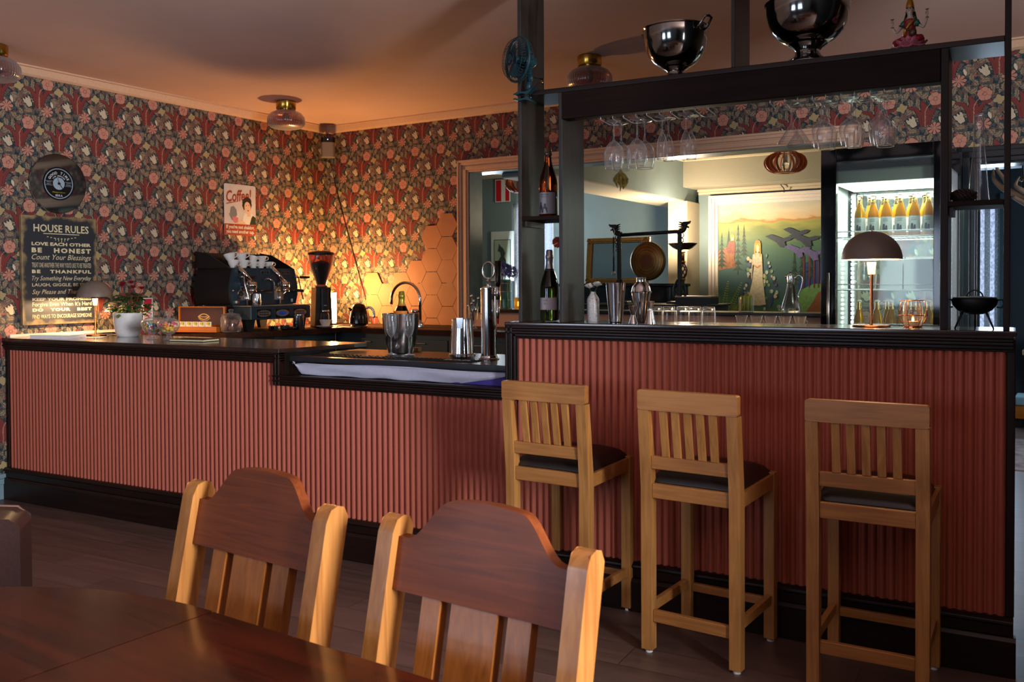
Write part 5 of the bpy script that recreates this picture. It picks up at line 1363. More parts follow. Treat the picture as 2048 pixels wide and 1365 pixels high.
for s in (-1, 1): G().ball((s*.0135, -.002, .163), .0028, 8, 6, sc=(.5, .8, 1.2)).build('ear', SKIN, fg); G().ball((s*.0145, -.003, .157), .0028, 8, 6).build('earring', GLD, fg)
vn = G().ball((.018, -.026, .072), .014, 16, 10, sc=(1, .8, 1.2)); vn.tube([(.014, -.030, .078), (-.02, -.026, .096), (-.034, -.022, .106)], [.004, .0025, .002], 8)
vn.build('lute', mat('figurine_lute_wood', '4a2c18', .3), fg)
# shelf things on the right
cf = thing('carafe', 'tall clear glass carafe with a narrow neck on the small right shelf', 'carafe', (-.100, .125, 1.688))
G().lathe([(0, .006), (.034, .002), (.037, .007), (.034, .03), (.026, .13), (.018, .215), (.0165, .25), (.0175, .32), (.0185, .322), (.0165, .32), (.0155, .25)], 36).build('body', CLEAR, cf)
G().tube([(.0178*math.cos(2*PI*k/28), .0178*math.sin(2*PI*k/28), .322) for k in range(28)], .0014, 6, closed=True).build('rim', solid_glass('rim_glass', 'f4f8fa'), cf)
pc = thing('pine_cone', 'brown pine cone lying on the small right shelf before the carafe', 'pine cone', (-.148, .062, 1.710))
g = G(); ga_ = 2.399
for i in range(110):
    u = i/109; x = -.040+.080*u; r = .021*math.sin(PI*(u*.86+.07))**.7; a = i*ga_
    R_m = Matrix.Translation((x, r*math.cos(a), r*math.sin(a))) @ Matrix.Rotation(a, 4, 'X')
    g.add([R_m @ Vector(p) for p in ((-.006, -.006, -.003), (.004, -.005, .001), (.007, 0, .003), (.004, .005, .001), (-.006, .006, -.003), (0, 0, .0035))], [(0, 1, 5), (1, 2, 5), (2, 3, 5), (3, 4, 5), (4, 0, 5)], 0)
g.ball((0, 0, 0), .0185, 14, 10, 0, sc=(2.05, 1, 1)); g.build('scales', mat('pine_cone_brown', '2e1a12', .7, var=.3, bscale=150), pc)

# ------------------------------------------------------------------ clip fan on the left post
fn = thing('clip_fan', 'teal plastic clip-on fan clamped to the left end of the canopy shelf', 'fan', (-1.915, -.010, 2.250))
hc = Vector((-.020, -.035, .148)); nrm = Vector((-.50, -.86, .02)).normalized()
Rf = nrm.to_track_quat('Z', 'Y').to_matrix().to_4x4(); Mf = Matrix.Translation(hc) @ Rf
g = G(); Rr = .098
for z, rr in ((.030, .085), (.038, .060), (.041, .030), (-.030, .085), (-.036, .055)):
    g.tube([Mf @ Vector((rr*math.cos(2*PI*k/36), rr*math.sin(2*PI*k/36), z)) for k in range(36)], .0011, 5, closed=True)
for k in range(44):
    a = 2*PI*k/44
    g.tube([Mf @ Vector((r*math.cos(a), r*math.sin(a), z)) for r, z in ((.018, .041), (.06, .038), (.085, .030), (.097, .012))], .0009, 4)
    g.tube([Mf @ Vector((r*math.cos(a), r*math.sin(a), z)) for r, z in ((.02, -.036), (.06, -.036), (.086, -.030), (.097, -.012))], .0009, 4)
g.build('guard', TEAL, fn)
G().tube([Mf @ Vector((Rr*math.cos(2*PI*k/40), Rr*math.sin(2*PI*k/40), 0)) for k in range(40)], .0065, 8, closed=True).build('guard_rim', TEAL, fn)
g = G().lathe([(0, .044), (.015, .042), (.019, .037), (.019, .034)], 24, M=Mf); g.build('badge_hub', TEAL, fn)
for b in range(3):
    g = G(); vs_ = []
    for i in range(7):
        for j in range(5):
            u = i/6; v = j/4-.5; r = .014+.066*u; a = b*2*PI/3+v*(1.35-.15*u)+.25*u
            vs_.append(Mf @ Vector((r*math.cos(a), r*math.sin(a), -v*.022*(1-.3*u))))
    g.add(vs_, [(i*5+j, i*5+j+1, i*5+j+6, i*5+j+5) for i in range(6) for j in range(4)], 0, True)
    o = g.build('blade', TEAL, fn); mm = o.modifiers.new('s', 'SOLIDIFY'); mm.thickness = .0015
G().lathe([(0, .018), (.016, .016), (.018, -.010)], 24, M=Mf).build('blade_hub', TEAL, fn)
G().lathe([(.030, -.030), (.034, -.045), (.030, -.075), (.018, -.092), (0, -.094)], 28, M=Mf).build('motor_housing', TEAL, fn)
jn = Mf @ Vector((0, 0, -.065)); jn = Vector((jn.x, jn.y, .075))
G().tube([Mf @ Vector((0, 0, -.06)), (0.02, .008, .070), (.018, .0, .040), (.018, -.004, .012)], [.014, .011, .013, .016], 12).build('neck', TEAL, fn)
G().ball((.028, -.008, .066), .016, 14, 10, sc=(1, .6, 1)).build('tilt_knob', TEAL, fn)
jaw = [(-.030, .004), (-.024, .010), (.02, .012), (.055, .024), (.058, .028), (.03, .022), (-.03, .014)]
for s in (1, -1):
    pts = [(-.052, s*.012), (-.030, s*.020), (.010, s*.018), (.044, s*.030), (.052, s*.034), (.030, s*.012), (.018, s*.004), (.0, s*.010), (-.020, s*.012), (-.046, s*.006)]
    pts = [(x, z-.012) for x, z in pts]
    G().prism(pts, -.022, .018, 'xz').build('clamp_jaw', TEAL, fn, bevel=.002)
G().tube([(.015, -.018, -.012), (.015, .014, -.012)], .010, 14).build('clamp_spring', BLACKP, fn)
G().tube(spline([(.03, .01, .075), (.06, .02, .065), (.085, .01, .058), (.082, -.004, .048), (.055, -.012, .028), (.04, -.012, .012)], 6), .003, 6).build('cord', BLACKP, fn)
G().tube([(.084, .003, .048), (.086, .003, .036)], .006, 8).build('plug_pins', BRASS, fn)

# ------------------------------------------------------------------ ceiling lamps
def ceiling_lamp(label, loc):
    t = thing('ceiling_lamp', label, 'ceiling lamp', loc, 0, 'brass and ribbed glass ceiling lamps')
    G().lathe([(0, 0), (.074, 0), (.078, -.004), (.078, -.058), (.074, -.064), (0, -.064)], 48).build('brass_cap', BRASS, t)
    G().lathe([(.045, -.064), (.045, -.072), (0, -.072)], 32).build('collar', BRASS, t)
    pr = [(.046, -.070), (.085, -.078), (.120, -.096), (.143, -.125), (.1465, -.150), (.1465, -.172), (.140, -.190), (.118, -.208), (.08, -.218), (.03, -.221), (0, -.221)]
    G().lathe(pr, 144, rad=lambda a: 1+.012*math.cos(48*a)).build('glass_shade', SMOKE, t)
    G().ball((0, 0, -.125), .028, 16, 10, sc=(1, 1, 1.4)).build('bulb', mat('unlit_bulb', 'b8a890', .15), t)
    return t
cl = ceiling_lamp('ribbed mauve glass ceiling lamp in the corner above the coffee machine', RW(-5.184, 1.602, 2.859))
dup(cl, (-5.415, -.275, 2.859), 0, 'ribbed mauve glass ceiling lamp cut off by the left edge')
dup(cl, RW(-2.48, 1.622, 2.859), 0, 'ribbed mauve glass ceiling lamp partly hidden behind the canopy')
# corner speaker
spk = thing('speaker', 'grey wireless speaker with a dark top mounted in the ceiling corner', 'speaker', RW(-5.62, 2.54, 2.56), math.radians(42))
def rr_poly(w_, d_, r, n=5):
    out = []
    for cx, cy, a0 in ((w_-r, d_-r, 0), (-w_+r, d_-r, 90), (-w_+r, -d_+r, 180), (w_-r, -d_+r, 270)): out += arc(cx, cy, r, a0, a0+90, n)
    return out
G().prism(rr_poly(.062, .06, .035), -.005, .125, 'xy').build('grille', mat('speaker_mesh', '8a8378', .5, .3), spk)
G().prism(rr_poly(.063, .061, .036), .127, .170, 'xy').build('top', BLACKP, spk, bevel=.006)
G().ball((-.005, -.0605, .150), .0032, 8, 6).build('status_light', mat('white_led', 'e0e8ff', .4, emit=14, ecol='b8c4ff'), spk)
G().tube([(0, .06, .07), (0, .14, .07)], .014, 8).build('bracket', BLACKM, spk)

# ------------------------------------------------------------------ on the papered left wall
MW = Matrix.Translation(RW(WL, 0, 0)) @ Matrix.Rotation(D_ROOM+PI/2, 4, 'Z')   # local x = along the wall, -y = into the room, z up
def wallthing(name, label, cat, y, z):
    t = thing(name, label, cat, tuple(MW @ Vector((y, 0, z))), D_ROOM+PI/2); return t
ck = wallthing('wall_clock', 'round mirror wall clock shaped like a vinyl record above the rules board', 'clock', .025, 2.096)
F90 = Matrix.Rotation(PI/2, 4, 'X')
G().lathe([(0, .020), (.200, .020), (.202, .024), (.200, .028), (0, .028)], 72, M=F90).build('mirror_disc', mat('mirror_glass', '9aa4aa', .03, 1), ck)
plabel(G().lathe([(.2025, .018), (.204, .024), (.2025, .0285)], 72, M=F90).build('rim', STEEL, ck), 'bright rim')
lbx = G().lathe([(.114, .0285), (.114, .0300), (0, .0300)], 56, M=F90).build('record_label', BLACKP, ck)
BLUEP = mat('pale_blue_print', '8fa3b4', .5)
g = G().lathe([(.1035, .0304), (.098, .0304)], 56, M=F90); g.lathe([(0, .0305), (.042, .0305)], 40, M=F90)
for z in (.014, -.014):
    for s in (-1, 1): g.box(s*.044 if s > 0 else -.097, .097 if s > 0 else -.044, -.0306, -.0304, z-.0009, z+.0009)
g.build('label_print', BLUEP, lbx)
g = G()
def arc_text(g, s, R_, a0, a1, size):
    n = len(s)
    for i, chx in enumerate(s):
        if chx == ' ': continue
        a = math.radians(a0+(a1-a0)*i/(n-1)); o_ = (R_*math.cos(a), -.0308, R_*math.sin(a))
        text(g, chx, TM(o_, (math.sin(a), 0, -math.cos(a)), (math.cos(a), 0, math.sin(a))), size, bold=.0009)
arc_text(g, 'GOOD TIME', .066, 152, 28, .024); arc_text(g, 'LIVE RECORDING', .050, 140, 40, .009)
text(g, 'SIDE A', TM((0, -.0308, -.088), (1, 0, 0), (0, 0, 1)), .019, .052, bold=.0006)
for s, w1, w2 in ((-1, 'STEREO', 'LONG PLAY'), (1, '33 RPM', 'SPEED')):
    text(g, w1, TM((s*.071, -.0308, .004), (1, 0, 0), (0, 0, 1)), .008, .03); text(g, w2, TM((s*.071, -.0308, -.008), (1, 0, 0), (0, 0, 1)), .008, .034)
g.build('lettering', mat('grey_white_print', 'b4bcc8', .5), lbx)
g = G(); text(g, 'Waiting in the sun', TM((0, -.0308, -.064), (1, 0, 0), (0, 0, 1)), .014, .092, shear=.3); g.build('yellow_lettering', mat('yellow_print', 'b0a02c', .5), lbx)
for nm, ang, L, m in (('hand', 105, .080, STEEL), ('hand', -52, .075, BLACKM)):
    a = math.radians(ang); G().tube([(0, -.036, 0), (L*math.cos(a), -.036, L*math.sin(a))], [.0024, .001], 6).build('clock_hand', m, ck)
G().lathe([(0, .040), (.008, .039), (.009, .030)], 20, M=F90).build('hub', BLACKP, ck)

m_, nt_, p_ = base_mat('worn_blackboard_print'); X.nt = nt_          # navy field, worn tan edges
tc = nt_.nodes.new('ShaderNodeTexCoord'); sp = nt_.nodes.new('ShaderNodeSeparateXYZ'); nt_.links.new(tc.outputs['Object'], sp.inputs[0])
nz = nt_.nodes.new('ShaderNodeTexNoise'); nz.inputs['Scale'].default_value = 14; nz.inputs['Detail'].default_value = 6; nt_.links.new(tc.outputs['Object'], nz.inputs['Vector'])
dx = .27-X(sp.outputs[0]).abs(); dz = .368-X(sp.outputs[2]).abs(); dm = dx.min(dz)+(X(nz.outputs[0])-.5)*.11
f_ = X.op('DIVIDE', dm+.004, .030, clamp=True)
c_ = xmix(f_, lin('8c7650'), lin('20242c'))
nt_.links.new(c_, p_.inputs['Base Color']); p_.inputs['Roughness'].default_value = .5
HS = wallthing('house_rules_sign', 'dark worn wall board printed with the house rules in cream letters', 'sign', .027, 1.500)
bd = G().box(-.270, .270, -.034, -.004, -.368, .368).build('board', m_, HS, bevel=.003)
g = G()
def ln(s, z, size, wd, **k): text(g, s, TM((.012, -.0352, z), (1, 0, 0), (0, 0, 1)), size, wd, **k)
ln('HOUSE RULES', .262, .070, .40, bold=.0012); g.box(-.12, .14, -.0354, -.0350, .247, .252)
for i in range(9):
    a = i/8; g.box(-.09+.2*a-.006, -.09+.2*a+.006, -.0354, -.0350, .226-.012*math.sin(PI*a), .231-.012*math.sin(PI*a))
for i in range(-2, 3): g.box(i*.022-.002+.01, i*.022+.002+.01, -.0354, -.035, .205-.006*(2-abs(i)), .222)
ln('LOVE EACH OTHER', .169, .030, .43, bold=.0012); ln('BE   HONEST', .122, .042, .43, bold=.002, spacing=1.3)
ln('Count Your Blessings', .073, .052, .43, shear=.35); ln('TREAT ONE ANOTHER THE WAY YOU\'D LIKE TO BE TREATED', .020, .046, .43)
ln('BE   THANKFUL', -.018, .030, .43, bold=.0016, spacing=1.3); ln('Try Something New Everyday', -.068, .044, .43, shear=.35)
ln('LAUGH, GIGGLE, BE SILLY', -.108, .030, .43, bold=.0004); ln('Say Please and Thank You', -.160, .044, .43, shear=.35)
ln('KEEP YOUR PROMISES', -.205, .026, .43, bold=.0012); ln("Forgive Even When It's Hard", -.243, .040, .43)
ln('DO   YOUR   BEST', -.277, .027, .43, bold=.0016, spacing=1.2); ln('FIND WAYS TO ENCOURAGE SOMEONE', -.325, .038, .43)
g.build('lettering', mat('cream_sign_lettering', 'cfc39c', .5), bd)

CS = wallthing('coffee_sign', 'vintage tin sign reading Coffee! with a woman pouring a cup', 'sign', 1.637, 2.022)
WS, RS = mat('sign_off_white', 'b9b4b4', .4, var=.08, bscale=12), mat('sign_red_brown', '8e3a20', .4, var=.08, bscale=12)
pl_ = G().prism(rr_poly(.168, .212, .014), -.006, -.003, 'xz').build('plate', WS, CS)
g = G().flat([(-.168, -.198), (-.155, -.212), (.155, -.212), (.168, -.198), (.168, -.118), (-.168, -.118)], -.0065, 'xz', 0)
text(g, 'Coffee!', TM((-.012, -.0068, .075), (1, 0, .10), (-.05, 0, 1)), .13, .27, mi=0, shear=.15, bold=.003)
g.prism([(-.148, .042), (-.02, .070), (-.02, .074), (-.148, .050)], -.0070, -.0066, 'xz')
g.build('red_print', RS, pl_)
g = G(); text(g, "If you're not shaking,", TM((0, -.0072, -.156), (1, 0, 0), (0, 0, 1)), .04, .30, bold=.0016); text(g, 'you need another cup.', TM((0, -.0072, -.194), (1, 0, 0), (0, 0, 1)), .04, .30, bold=.0016); g.build('white_lettering', WS, pl_)
pm = [mat('sign_face', 'c8a88c', .5), mat('sign_hair', '2c201c', .5), mat('sign_grey_pot', '6c7078', .5), mat('sign_pink_cup', 'b8686c', .5), mat('sign_white_apron', 'c4c6c0', .5), mat('sign_green_black', '1e2a20', .5), mat('sign_lips', '9c2c24', .5)]
def ell(cx, cy, rx, ry, n=20, rot=0): return [(cx+rx*math.cos(t)*math.cos(rot)-ry*math.sin(t)*math.sin(rot), cy+rx*math.cos(t)*math.sin(rot)+ry*math.sin(t)*math.cos(rot)) for t in [2*PI*k/n for k in range(n)]]
g = G()
g.flat([(.02, -.117), (.03, -.06), (.045, -.02), (.085, -.035), (.12, -.02), (.15, -.05), (.155, -.117)], -.0067, 'xz', 4)
g.flat([(.10, -.117), (.12, -.06), (.135, -.04), (.167, -.055), (.167, -.117)], -.0069, 'xz', 5)
g.flat([(.075, -.05), (.115, -.05), (.105, .0), (.082, .0)], -.0070, 'xz', 0)
g.flat(ell(.072, .072, .050, .040, 22, .2), -.0071, 'xz', 1); g.flat([(.03, .07), (.02, .04), (.04, -.0), (.06, .03)], -.0071, 'xz', 1); g.flat([(.11, .09), (.125, .05), (.112, .01), (.10, .05)], -.0071, 'xz', 1)
g.flat(ell(.078, .028, .034, .046, 24, .15), -.0073, 'xz', 0)
g.flat(ell(.064, .040, .006, .003), -.0075, 'xz', 1); g.flat(ell(.094, .046, .006, .003), -.0075, 'xz', 1); g.flat(ell(.084, .000, .009, .005), -.0075, 'xz', 6)
g.flat([(-.11, -.02), (-.10, .02), (-.07, .03), (-.04, .0), (-.035, -.045), (-.06, -.07), (-.10, -.06)], -.0067, 'xz', 2)
g.flat([(-.12, -.03), (-.112, -.055), (-.09, -.09), (-.07, -.085), (-.09, -.04)], -.0066, 'xz', 2)
g.flat([(-.085, -.055), (-.02, -.065), (-.028, -.10), (-.045, -.112), (-.07, -.108), (-.08, -.09)], -.0070, 'xz', 3)
g.flat([(-.03, -.117), (-.02, -.09), (.02, -.085), (.05, -.10), (.06, -.117)], -.0071, 'xz', 0)
g.build('picture_print', pm, pl_)
crd = wallthing('red_card', 'small red and white card stuck to the wall behind the flower pot', 'card', .735, 1.215)
G().box(-.040, .040, -.008, -.003, -.085, .085).build('card', WHITEM, crd)
g = G().flat([(-.036, -.02), (.03, .0), (.034, .078), (-.036, .078)], -.0085)
for i in range(4): g.flat([(-.036, -.03-i*.013), (.03, -.012-i*.013), (.03, -.018-i*.013), (-.036, -.037-i*.013)], -.0085)
g.build('red_print', mat('card_red', 'b01c34', .5), crd)

# hexagonal terracotta tiles climbing the back wall
cols = {0: (1.401, 1.202), 1: (1.303, 1.103), 2: (1.401, 1.202, 1.002), 3: (1.503, 1.303, 1.103), 4: (1.801, 1.601, 1.401, 1.202, 1.002), 5: (1.90, 1.70, 1.503, 1.303, 1.103), 6: (1.601, 1.401, 1.202, 1.002)}
ht = thing('hexagon_tiles', 'staggered terracotta hexagon tiles on the back wall beside the hatch', 'wall tiles', RW(-4.75, WB, 1.05), D_ROOM)
g = G()
for c_i, zs in cols.items():
    xc = -5.214+.1664*c_i
    for z in zs:
        poly = [(xc+a, z+b) for a, b in ((-.1095, 0), (-.0548, -.0975), (.0548, -.0975), (.1095, 0), (.0548, .0975), (-.0548, .0975))]
        # trim to the counter and to the hatch moulding
        def clip(P, f):
            out = []
            for i in range(len(P)):
                a, b = P[i], P[(i+1) % len(P)]; fa, fb = f(a), f(b)
                if fa >= 0: out.append(a)
                if fa*fb < 0: t = fa/(fa-fb); out.append((a[0]+(b[0]-a[0])*t, a[1]+(b[1]-a[1])*t))
            return out
        poly = clip(clip(poly, lambda q: q[1]-1.043), lambda q: -4.263-q[0])
        if len(poly) > 2: g.prism([(a+4.75, b-1.05) for a, b in poly], -.013, -.001, 'xz')
g.build('tiles', mat('tan_terracotta_tile', '9c6442', .6, var=.10, bscale=5, bump=.05), ht, bevel=.002)
# ------------------------------------------------------------------ glass-sided drinks fridge behind the bar
FX0, FX1, FY0, FY1, FZ = -1.052, -.400, 1.72, 2.40, 2.152
FO = RW(-.726, 2.06, 0)
fr = thing('drinks_fridge', 'tall black glass-sided drinks fridge, lit inside, with bottles on its shelves', 'fridge', FO, D_ROOM)
def fb(g, x0, x1, y0, y1, z0, z1, mi=0): return g.box(x0+.726, x1+.726, y0-2.06, y1-2.06, z0, z1, mi)
g = G()
fb(g, FX0, FX1, FY0+.05, FY1, 0, .62); fb(g, FX0, FX1, FY0+.05, FY1, 2.03, FZ)
for x0, x1 in ((FX0, FX0+.035), (FX1-.035, FX1)):
    for y0, y1 in ((FY0+.05, FY0+.085), (FY1-.035, FY1)): fb(g, x0, x1, y0, y1, .62, 2.03)
g.build('cabinet_frame', BLACKG, fr, bevel=.003)
g = G()                                              # door frame standing proud of the cabinet
fb(g, FX0, FX0+.085, FY0, FY0+.045, .02, FZ); fb(g, FX1-.062, FX1, FY0, FY0+.045, .02, FZ); fb(g, FX0+.085, FX1-.062, FY0, FY0+.045, 2.078, FZ); fb(g, FX0+.085, FX1-.062, FY0, FY0+.045, .02, .62)
dr = g.build('door', BLACKG, fr, bevel=.003)
FG = glass('fridge_glass', 'eef6f2')
plabel(fb(G(), FX0+.085, FX1-.062, FY0+.018, FY0+.024, .62, 2.078).build('door_glass', FG, dr), 'clear glass of the fridge door')
G().tube([(FX0+.05+.726, FY0-.03-2.06, 1.0), (FX0+.05+.726, FY0-.03-2.06, 1.45)], .008, 10).build('handle', STEELB, dr)
g = G()
for x in (FX0+.012, FX1-.016): fb(g, x, x+.004, FY0+.085, FY1-.035, .62, 2.03)
fb(g, FX0+.035, FX1-.035, FY1-.014, FY1-.010, .62, 2.03); g.build('side_glass', FG, fr)
fb(G(), FX0+.04, FX1-.04, FY0+.09, FY1-.04, 1.965, 2.03).build('light_box', mat('grey_fridge_header', '6a6a64', .5), fr)
LED = mat('fridge_led_white', 'f4fff8', .4, emit=15, ecol='f0fff6')
plabel(fb(G(), FX0+.06, FX1-.06, FY0+.12, FY1-.08, 1.958, 1.964).build('light_panel', mat('fridge_light_panel', 'f4fff8', .4, emit=7, ecol='f0fff4'), fr), 'glowing white light panel')
for x in (FX0+.040, FX1-.048):
    g = G()
    for k in range(46): fb(g, x, x+.008, FY1-.062, FY1-.048, .66+.028*k, .676+.028*k)
    g.build('led_strip', LED, fr)
g = G()
for x in (FX0+.04, FX1-.065): fb(g, x, x+.025, FY1-.045, FY1-.037, .64, 1.95)
g.build('shelf_rail', STEELB, fr)
WIREM = mat('white_coated_wire', 'c8ccc8', .3)
SH = (1.050, 1.352, 1.655)
for z in SH:
    g = G()
    for k in range(21): 
        x = FX0+.06+k*(FX1-FX0-.12)/20+.726; g.tube([(x, FY0+.11-2.06, z), (x, FY1-.07-2.06, z)], .0016, 4)
    for y in (FY0+.11, FY0+.30, FY1-.07): g.tube([(FX0+.06+.726, y-2.06, z-.003), (FX1-.06+.726, y-2.06, z-.003)], .003, 6)
    g.tube([(FX0+.06+.726, FY0+.10-2.06, z), (FX0+.06+.726, FY0+.10-2.06, z+.03), (FX1-.06+.726, FY0+.10-2.06, z+.03), (FX1-.06+.726, FY0+.10-2.06, z)], .003, 6)
    g.build('wire_shelf', WIREM, fr)
l = bpy.data.lights.new('fridge_tube', 'AREA'); l.shape = 'RECTANGLE'; l.size = .5; l.size_y = .45; l.energy = 22; l.color = (.93, 1, .96)
lo = bpy.data.objects.new('fridge_tube', l); C.objects.link(lo); lo.location = (0, 0, 1.955); lo.parent = fr
YEL = mat('golden_drink', 'c88a0a', .15, trans=.55, ior=1.2); NECK = solid_glass('clear_bottle_neck', 'd8b070')
LABW = mat('white_beer_label', 'c8ccc6', .5)
def beer(label, loc, group):
    t = thing('beer_bottle', label, 'bottle', loc, D_ROOM, group)
    G().lathe([(0, .002), (.027, 0), (.0305, .005), (.0305, .110), (.027, .140), (.017, .175), (.0145, .185)], 24).build('bottle_body', YEL, t)
    G().lathe([(.0145, .184), (.0135, .222), (.0150, .226), (.0145, .233)], 18).build('neck', NECK, t)
    plabel(G().lathe([(0, .240), (.013, .239), (.0155, .231), (.0145, .230)], 18).build('cap', WHITEM, t), 'white crown cap')
    g = G(); R_ = .0309; n = 14
    for i in range(n+1):
        a = math.radians(-175+170*i/n); g.v += [(R_*math.cos(a), R_*math.sin(a), .022), (R_*math.cos(a), R_*math.sin(a), .108)]
    for i in range(n): g.f.append([2*i, 2*i+2, 2*i+3, 2*i+1]); g.m.append(0); g.s.append(True)
    lb_ = g.build('label', LABW, t)
    g = G(); text(g, 'TRITON', TM((0, -R_-.0004, .090), (1, 0, 0), (0, 0, 1)), .009, .028); g.box(-.014, .014, -R_-.0006, -R_-.0003, .083, .085)
    for cx, hh in ((-.008, .066), (.005, .058)): g.flat([(cx-.007, .030), (cx+.007, .030), (cx+.006, hh-.014), (cx+.005, hh), (cx-.004, hh), (cx-.006, hh-.014)], -R_-.0005)
    g.build('label_print', mat('dark_portrait_ink', '3e3c42', .5), lb_)
    return t
frx = [-.870, -.797, -.727, -.652, -.579, -.508]; bkx = [-.835, -.762, -.690, -.612, -.540]
nm = ['first', 'second', 'third', 'fourth', 'fifth', 'last']
b0 = None
for i, x in enumerate(frx):
    lb = 'amber beer bottle in the front row on the top fridge shelf, %s from the left' % nm[i]; loc = RW(x, FY0+.16, 1.658)
    b0 = beer(lb, loc, 'beer bottles on the top fridge shelf') if b0 is None else (dup(b0, loc, None, lb) or b0)
for i, x in enumerate(bkx): dup(b0, RW(x, FY0+.27, 1.658), None, 'amber beer bottle in the back row on the top fridge shelf, %s from the left' % nm[i])
for i, x in enumerate([-.872, -.775, -.700, -.640, -.560, -.470]):
    dup(b0, RW(x, FY0+.16, 1.053), None, 'golden drink bottle in the front row on the bottom fridge shelf, %s from the left' % nm[i], 'bottles on the bottom fridge shelf')
for i, x in enumerate([-.735, -.600, -.520]): dup(b0, RW(x, FY0+.27, 1.053), None, 'golden drink bottle in the back row on the bottom fridge shelf, %s from the left' % nm[i], 'bottles on the bottom fridge shelf')
def fthing(name, label, cat, x, y, z): return thing(name, label, cat, RW(x, y, z), D_ROOM)
for i, (x, w_) in enumerate(((-.70, .06), (-.555, .078))):
    t = fthing('carton', 'white carton on the middle fridge shelf, '+('left one behind the lamp' if i == 0 else 'right one beside the lamp'), 'carton', x, FY0+.22, 1.355)
    G().box(-w_, w_, -.07, .07, 0, .17).build('box_body', mat('bright_white_card', 'f2f2f0', .5), t, bevel=.002); G().box(-w_, w_, -.001, .001, .17, .182).build('seal_flap', WHITEM, t)
t = fthing('glass_pitcher', 'ribbed clear glass pitcher at the left of the middle fridge shelf', 'pitcher', -.84, FY0+.20, 1.355)
G().lathe([(0, .003), (.045, 0), (.050, .01), (.055, .08), (.048, .15), (.050, .165)], 30, rad=lambda a: 1+.02*math.cos(16*a)).build('body', CLEAR, t)
G().tube(spline([(-.050, 0, .145), (-.085, 0, .14), (-.085, 0, .06), (-.052, 0, .04)], 6), .005, 8).build('handle', CLEAR, t)

# ------------------------------------------------------------------ things on the sill of the hatch
sv = fthing('flower_vase', 'tall green glass vase in a brass wire cage with violet hydrangeas', 'vase', -3.88, 2.80, 1.186)
G().lathe([(0, .004), (.045, 0), (.050, .006), (.050, .24), (.048, .245)], 28).build('glass', glass('green_vase_glass', '6f9a84'), sv)
g = G()
for z in (.0, .07, .14, .21): g.tube([(.056*math.cos(2*PI*k/24), .056*math.sin(2*PI*k/24), z+.003) for k in range(24)], .0025, 6, closed=True)
for k in range(5): a = 2*PI*k/5+.6; g.tube([(.056*math.cos(a), .056*math.sin(a), 0), (.056*math.cos(a), .056*math.sin(a), .215)], .0025, 6)
g.build('wire_cage', STEELB, sv)
HY = mat('violet_hydrangea', '5a5c9c', .6, var=.35, bscale=60)
for hx, hy, hz, hr in ((-.035, 0, .335, .072), (.055, .0, .300, .065), (.015, -.02, .315, .06)):
    g = G(); rr = random.Random(int(hz*1000))
    for k in range(70):
        th = math.acos(1-1.5*rr.random()); ph = rr.uniform(0, 2*PI)
        n_ = Vector((math.sin(th)*math.cos(ph), math.sin(th)*math.sin(ph), math.cos(th))); Rm = n_.to_track_quat('Z', 'Y').to_matrix().to_4x4()
        Mx = Matrix.Translation(Vector((hx, hy, hz))+n_*hr*rr.uniform(.8, 1.0)) @ Rm @ Matrix.Rotation(rr.uniform(0, 6), 4, 'Z')
        for q in range(4):
            a = q*PI/2; ca, sa = math.cos(a), math.sin(a); s_ = .013
            g.add([Mx @ Vector((ca*x-sa*y, sa*x+ca*y, z)) for x, y, z in ((0, 0, 0), (s_*.7, -s_*.5, .002), (s_*1.2, 0, .004), (s_*.7, s_*.5, .002))], [(0, 1, 2, 3)], 0, True)
    g.tube([(hx*.3, hy, .1), (hx, hy, hz)], .003, 5, 0); g.build('bloom', HY, sv)
cn = fthing('tealight_glass', 'yellow frosted tealight glass burning on the sill beside the vase', 'candle', -3.725, 2.76, 1.186)
G().lathe([(0, .002), (.032, 0), (.034, .004), (.034, .095), (.032, .095), (.032, .006)], 28).build('glass', mat('yellow_frosted_glass', 'c8b060', .5, trans=.6, ior=1.1), cn)
G().ball((0, 0, .035), .007, 8, 6, sc=(1, 1, 1.6)).build('flame', mat('flame', 'ffd070', .5, emit=30, ecol='ffb050'), cn)
ss = fthing('candle_cluster', 'small ribbed glass holding yellow-green glass sticks on the sill', 'glass holder', -1.82, 2.78, 1.186)
G().lathe([(0, .004), (.050, 0), (.052, .005), (.053, .105)], 28, rad=lambda a: 1+.03*math.cos(10*a)).build('glass', CLEAR, ss)
g = G(); 
for k in range(7): a = 2*PI*k/7; g.tube([(.030*math.cos(a), .030*math.sin(a), .006), (.034*math.cos(a), .034*math.sin(a), .115)], .009, 8)
g.build('sticks', mat('yellow_green_glass', '9c9a14', .15, trans=.5), ss)
cf2 = fthing('decanter', 'cut glass claret jug with a silver lid and scroll handle on the sill', 'decanter', -1.505, 2.78, 1.186)
G().lathe([(0, .004), (.055, 0), (.066, .012), (.067, .03), (.055, .07), (.036, .13), (.026, .185), (.025, .205)], 40, rad=lambda a: 1+.015*math.cos(20*a)).build('body', solid_glass('cut_glass', 'f2f6fa', .12), cf2)
G().lathe([(.027, .203), (.028, .210), (.027, .255), (.020, .262), (.006, .268), (.006, .276), (.010, .284), (0, .290)], 28).build('silver_collar', STEEL, cf2)
G().tube([(-.024, 0, .245), (-.040, 0, .258)], [.010, .005], 8).build('spout', STEEL, cf2)
G().tube(spline([(.024, 0, .235), (.055, 0, .258), (.080, 0, .235), (.074, 0, .18), (.052, 0, .12), (.056, 0, .105)], 6), .0045, 8).build('handle', STEEL, cf2)

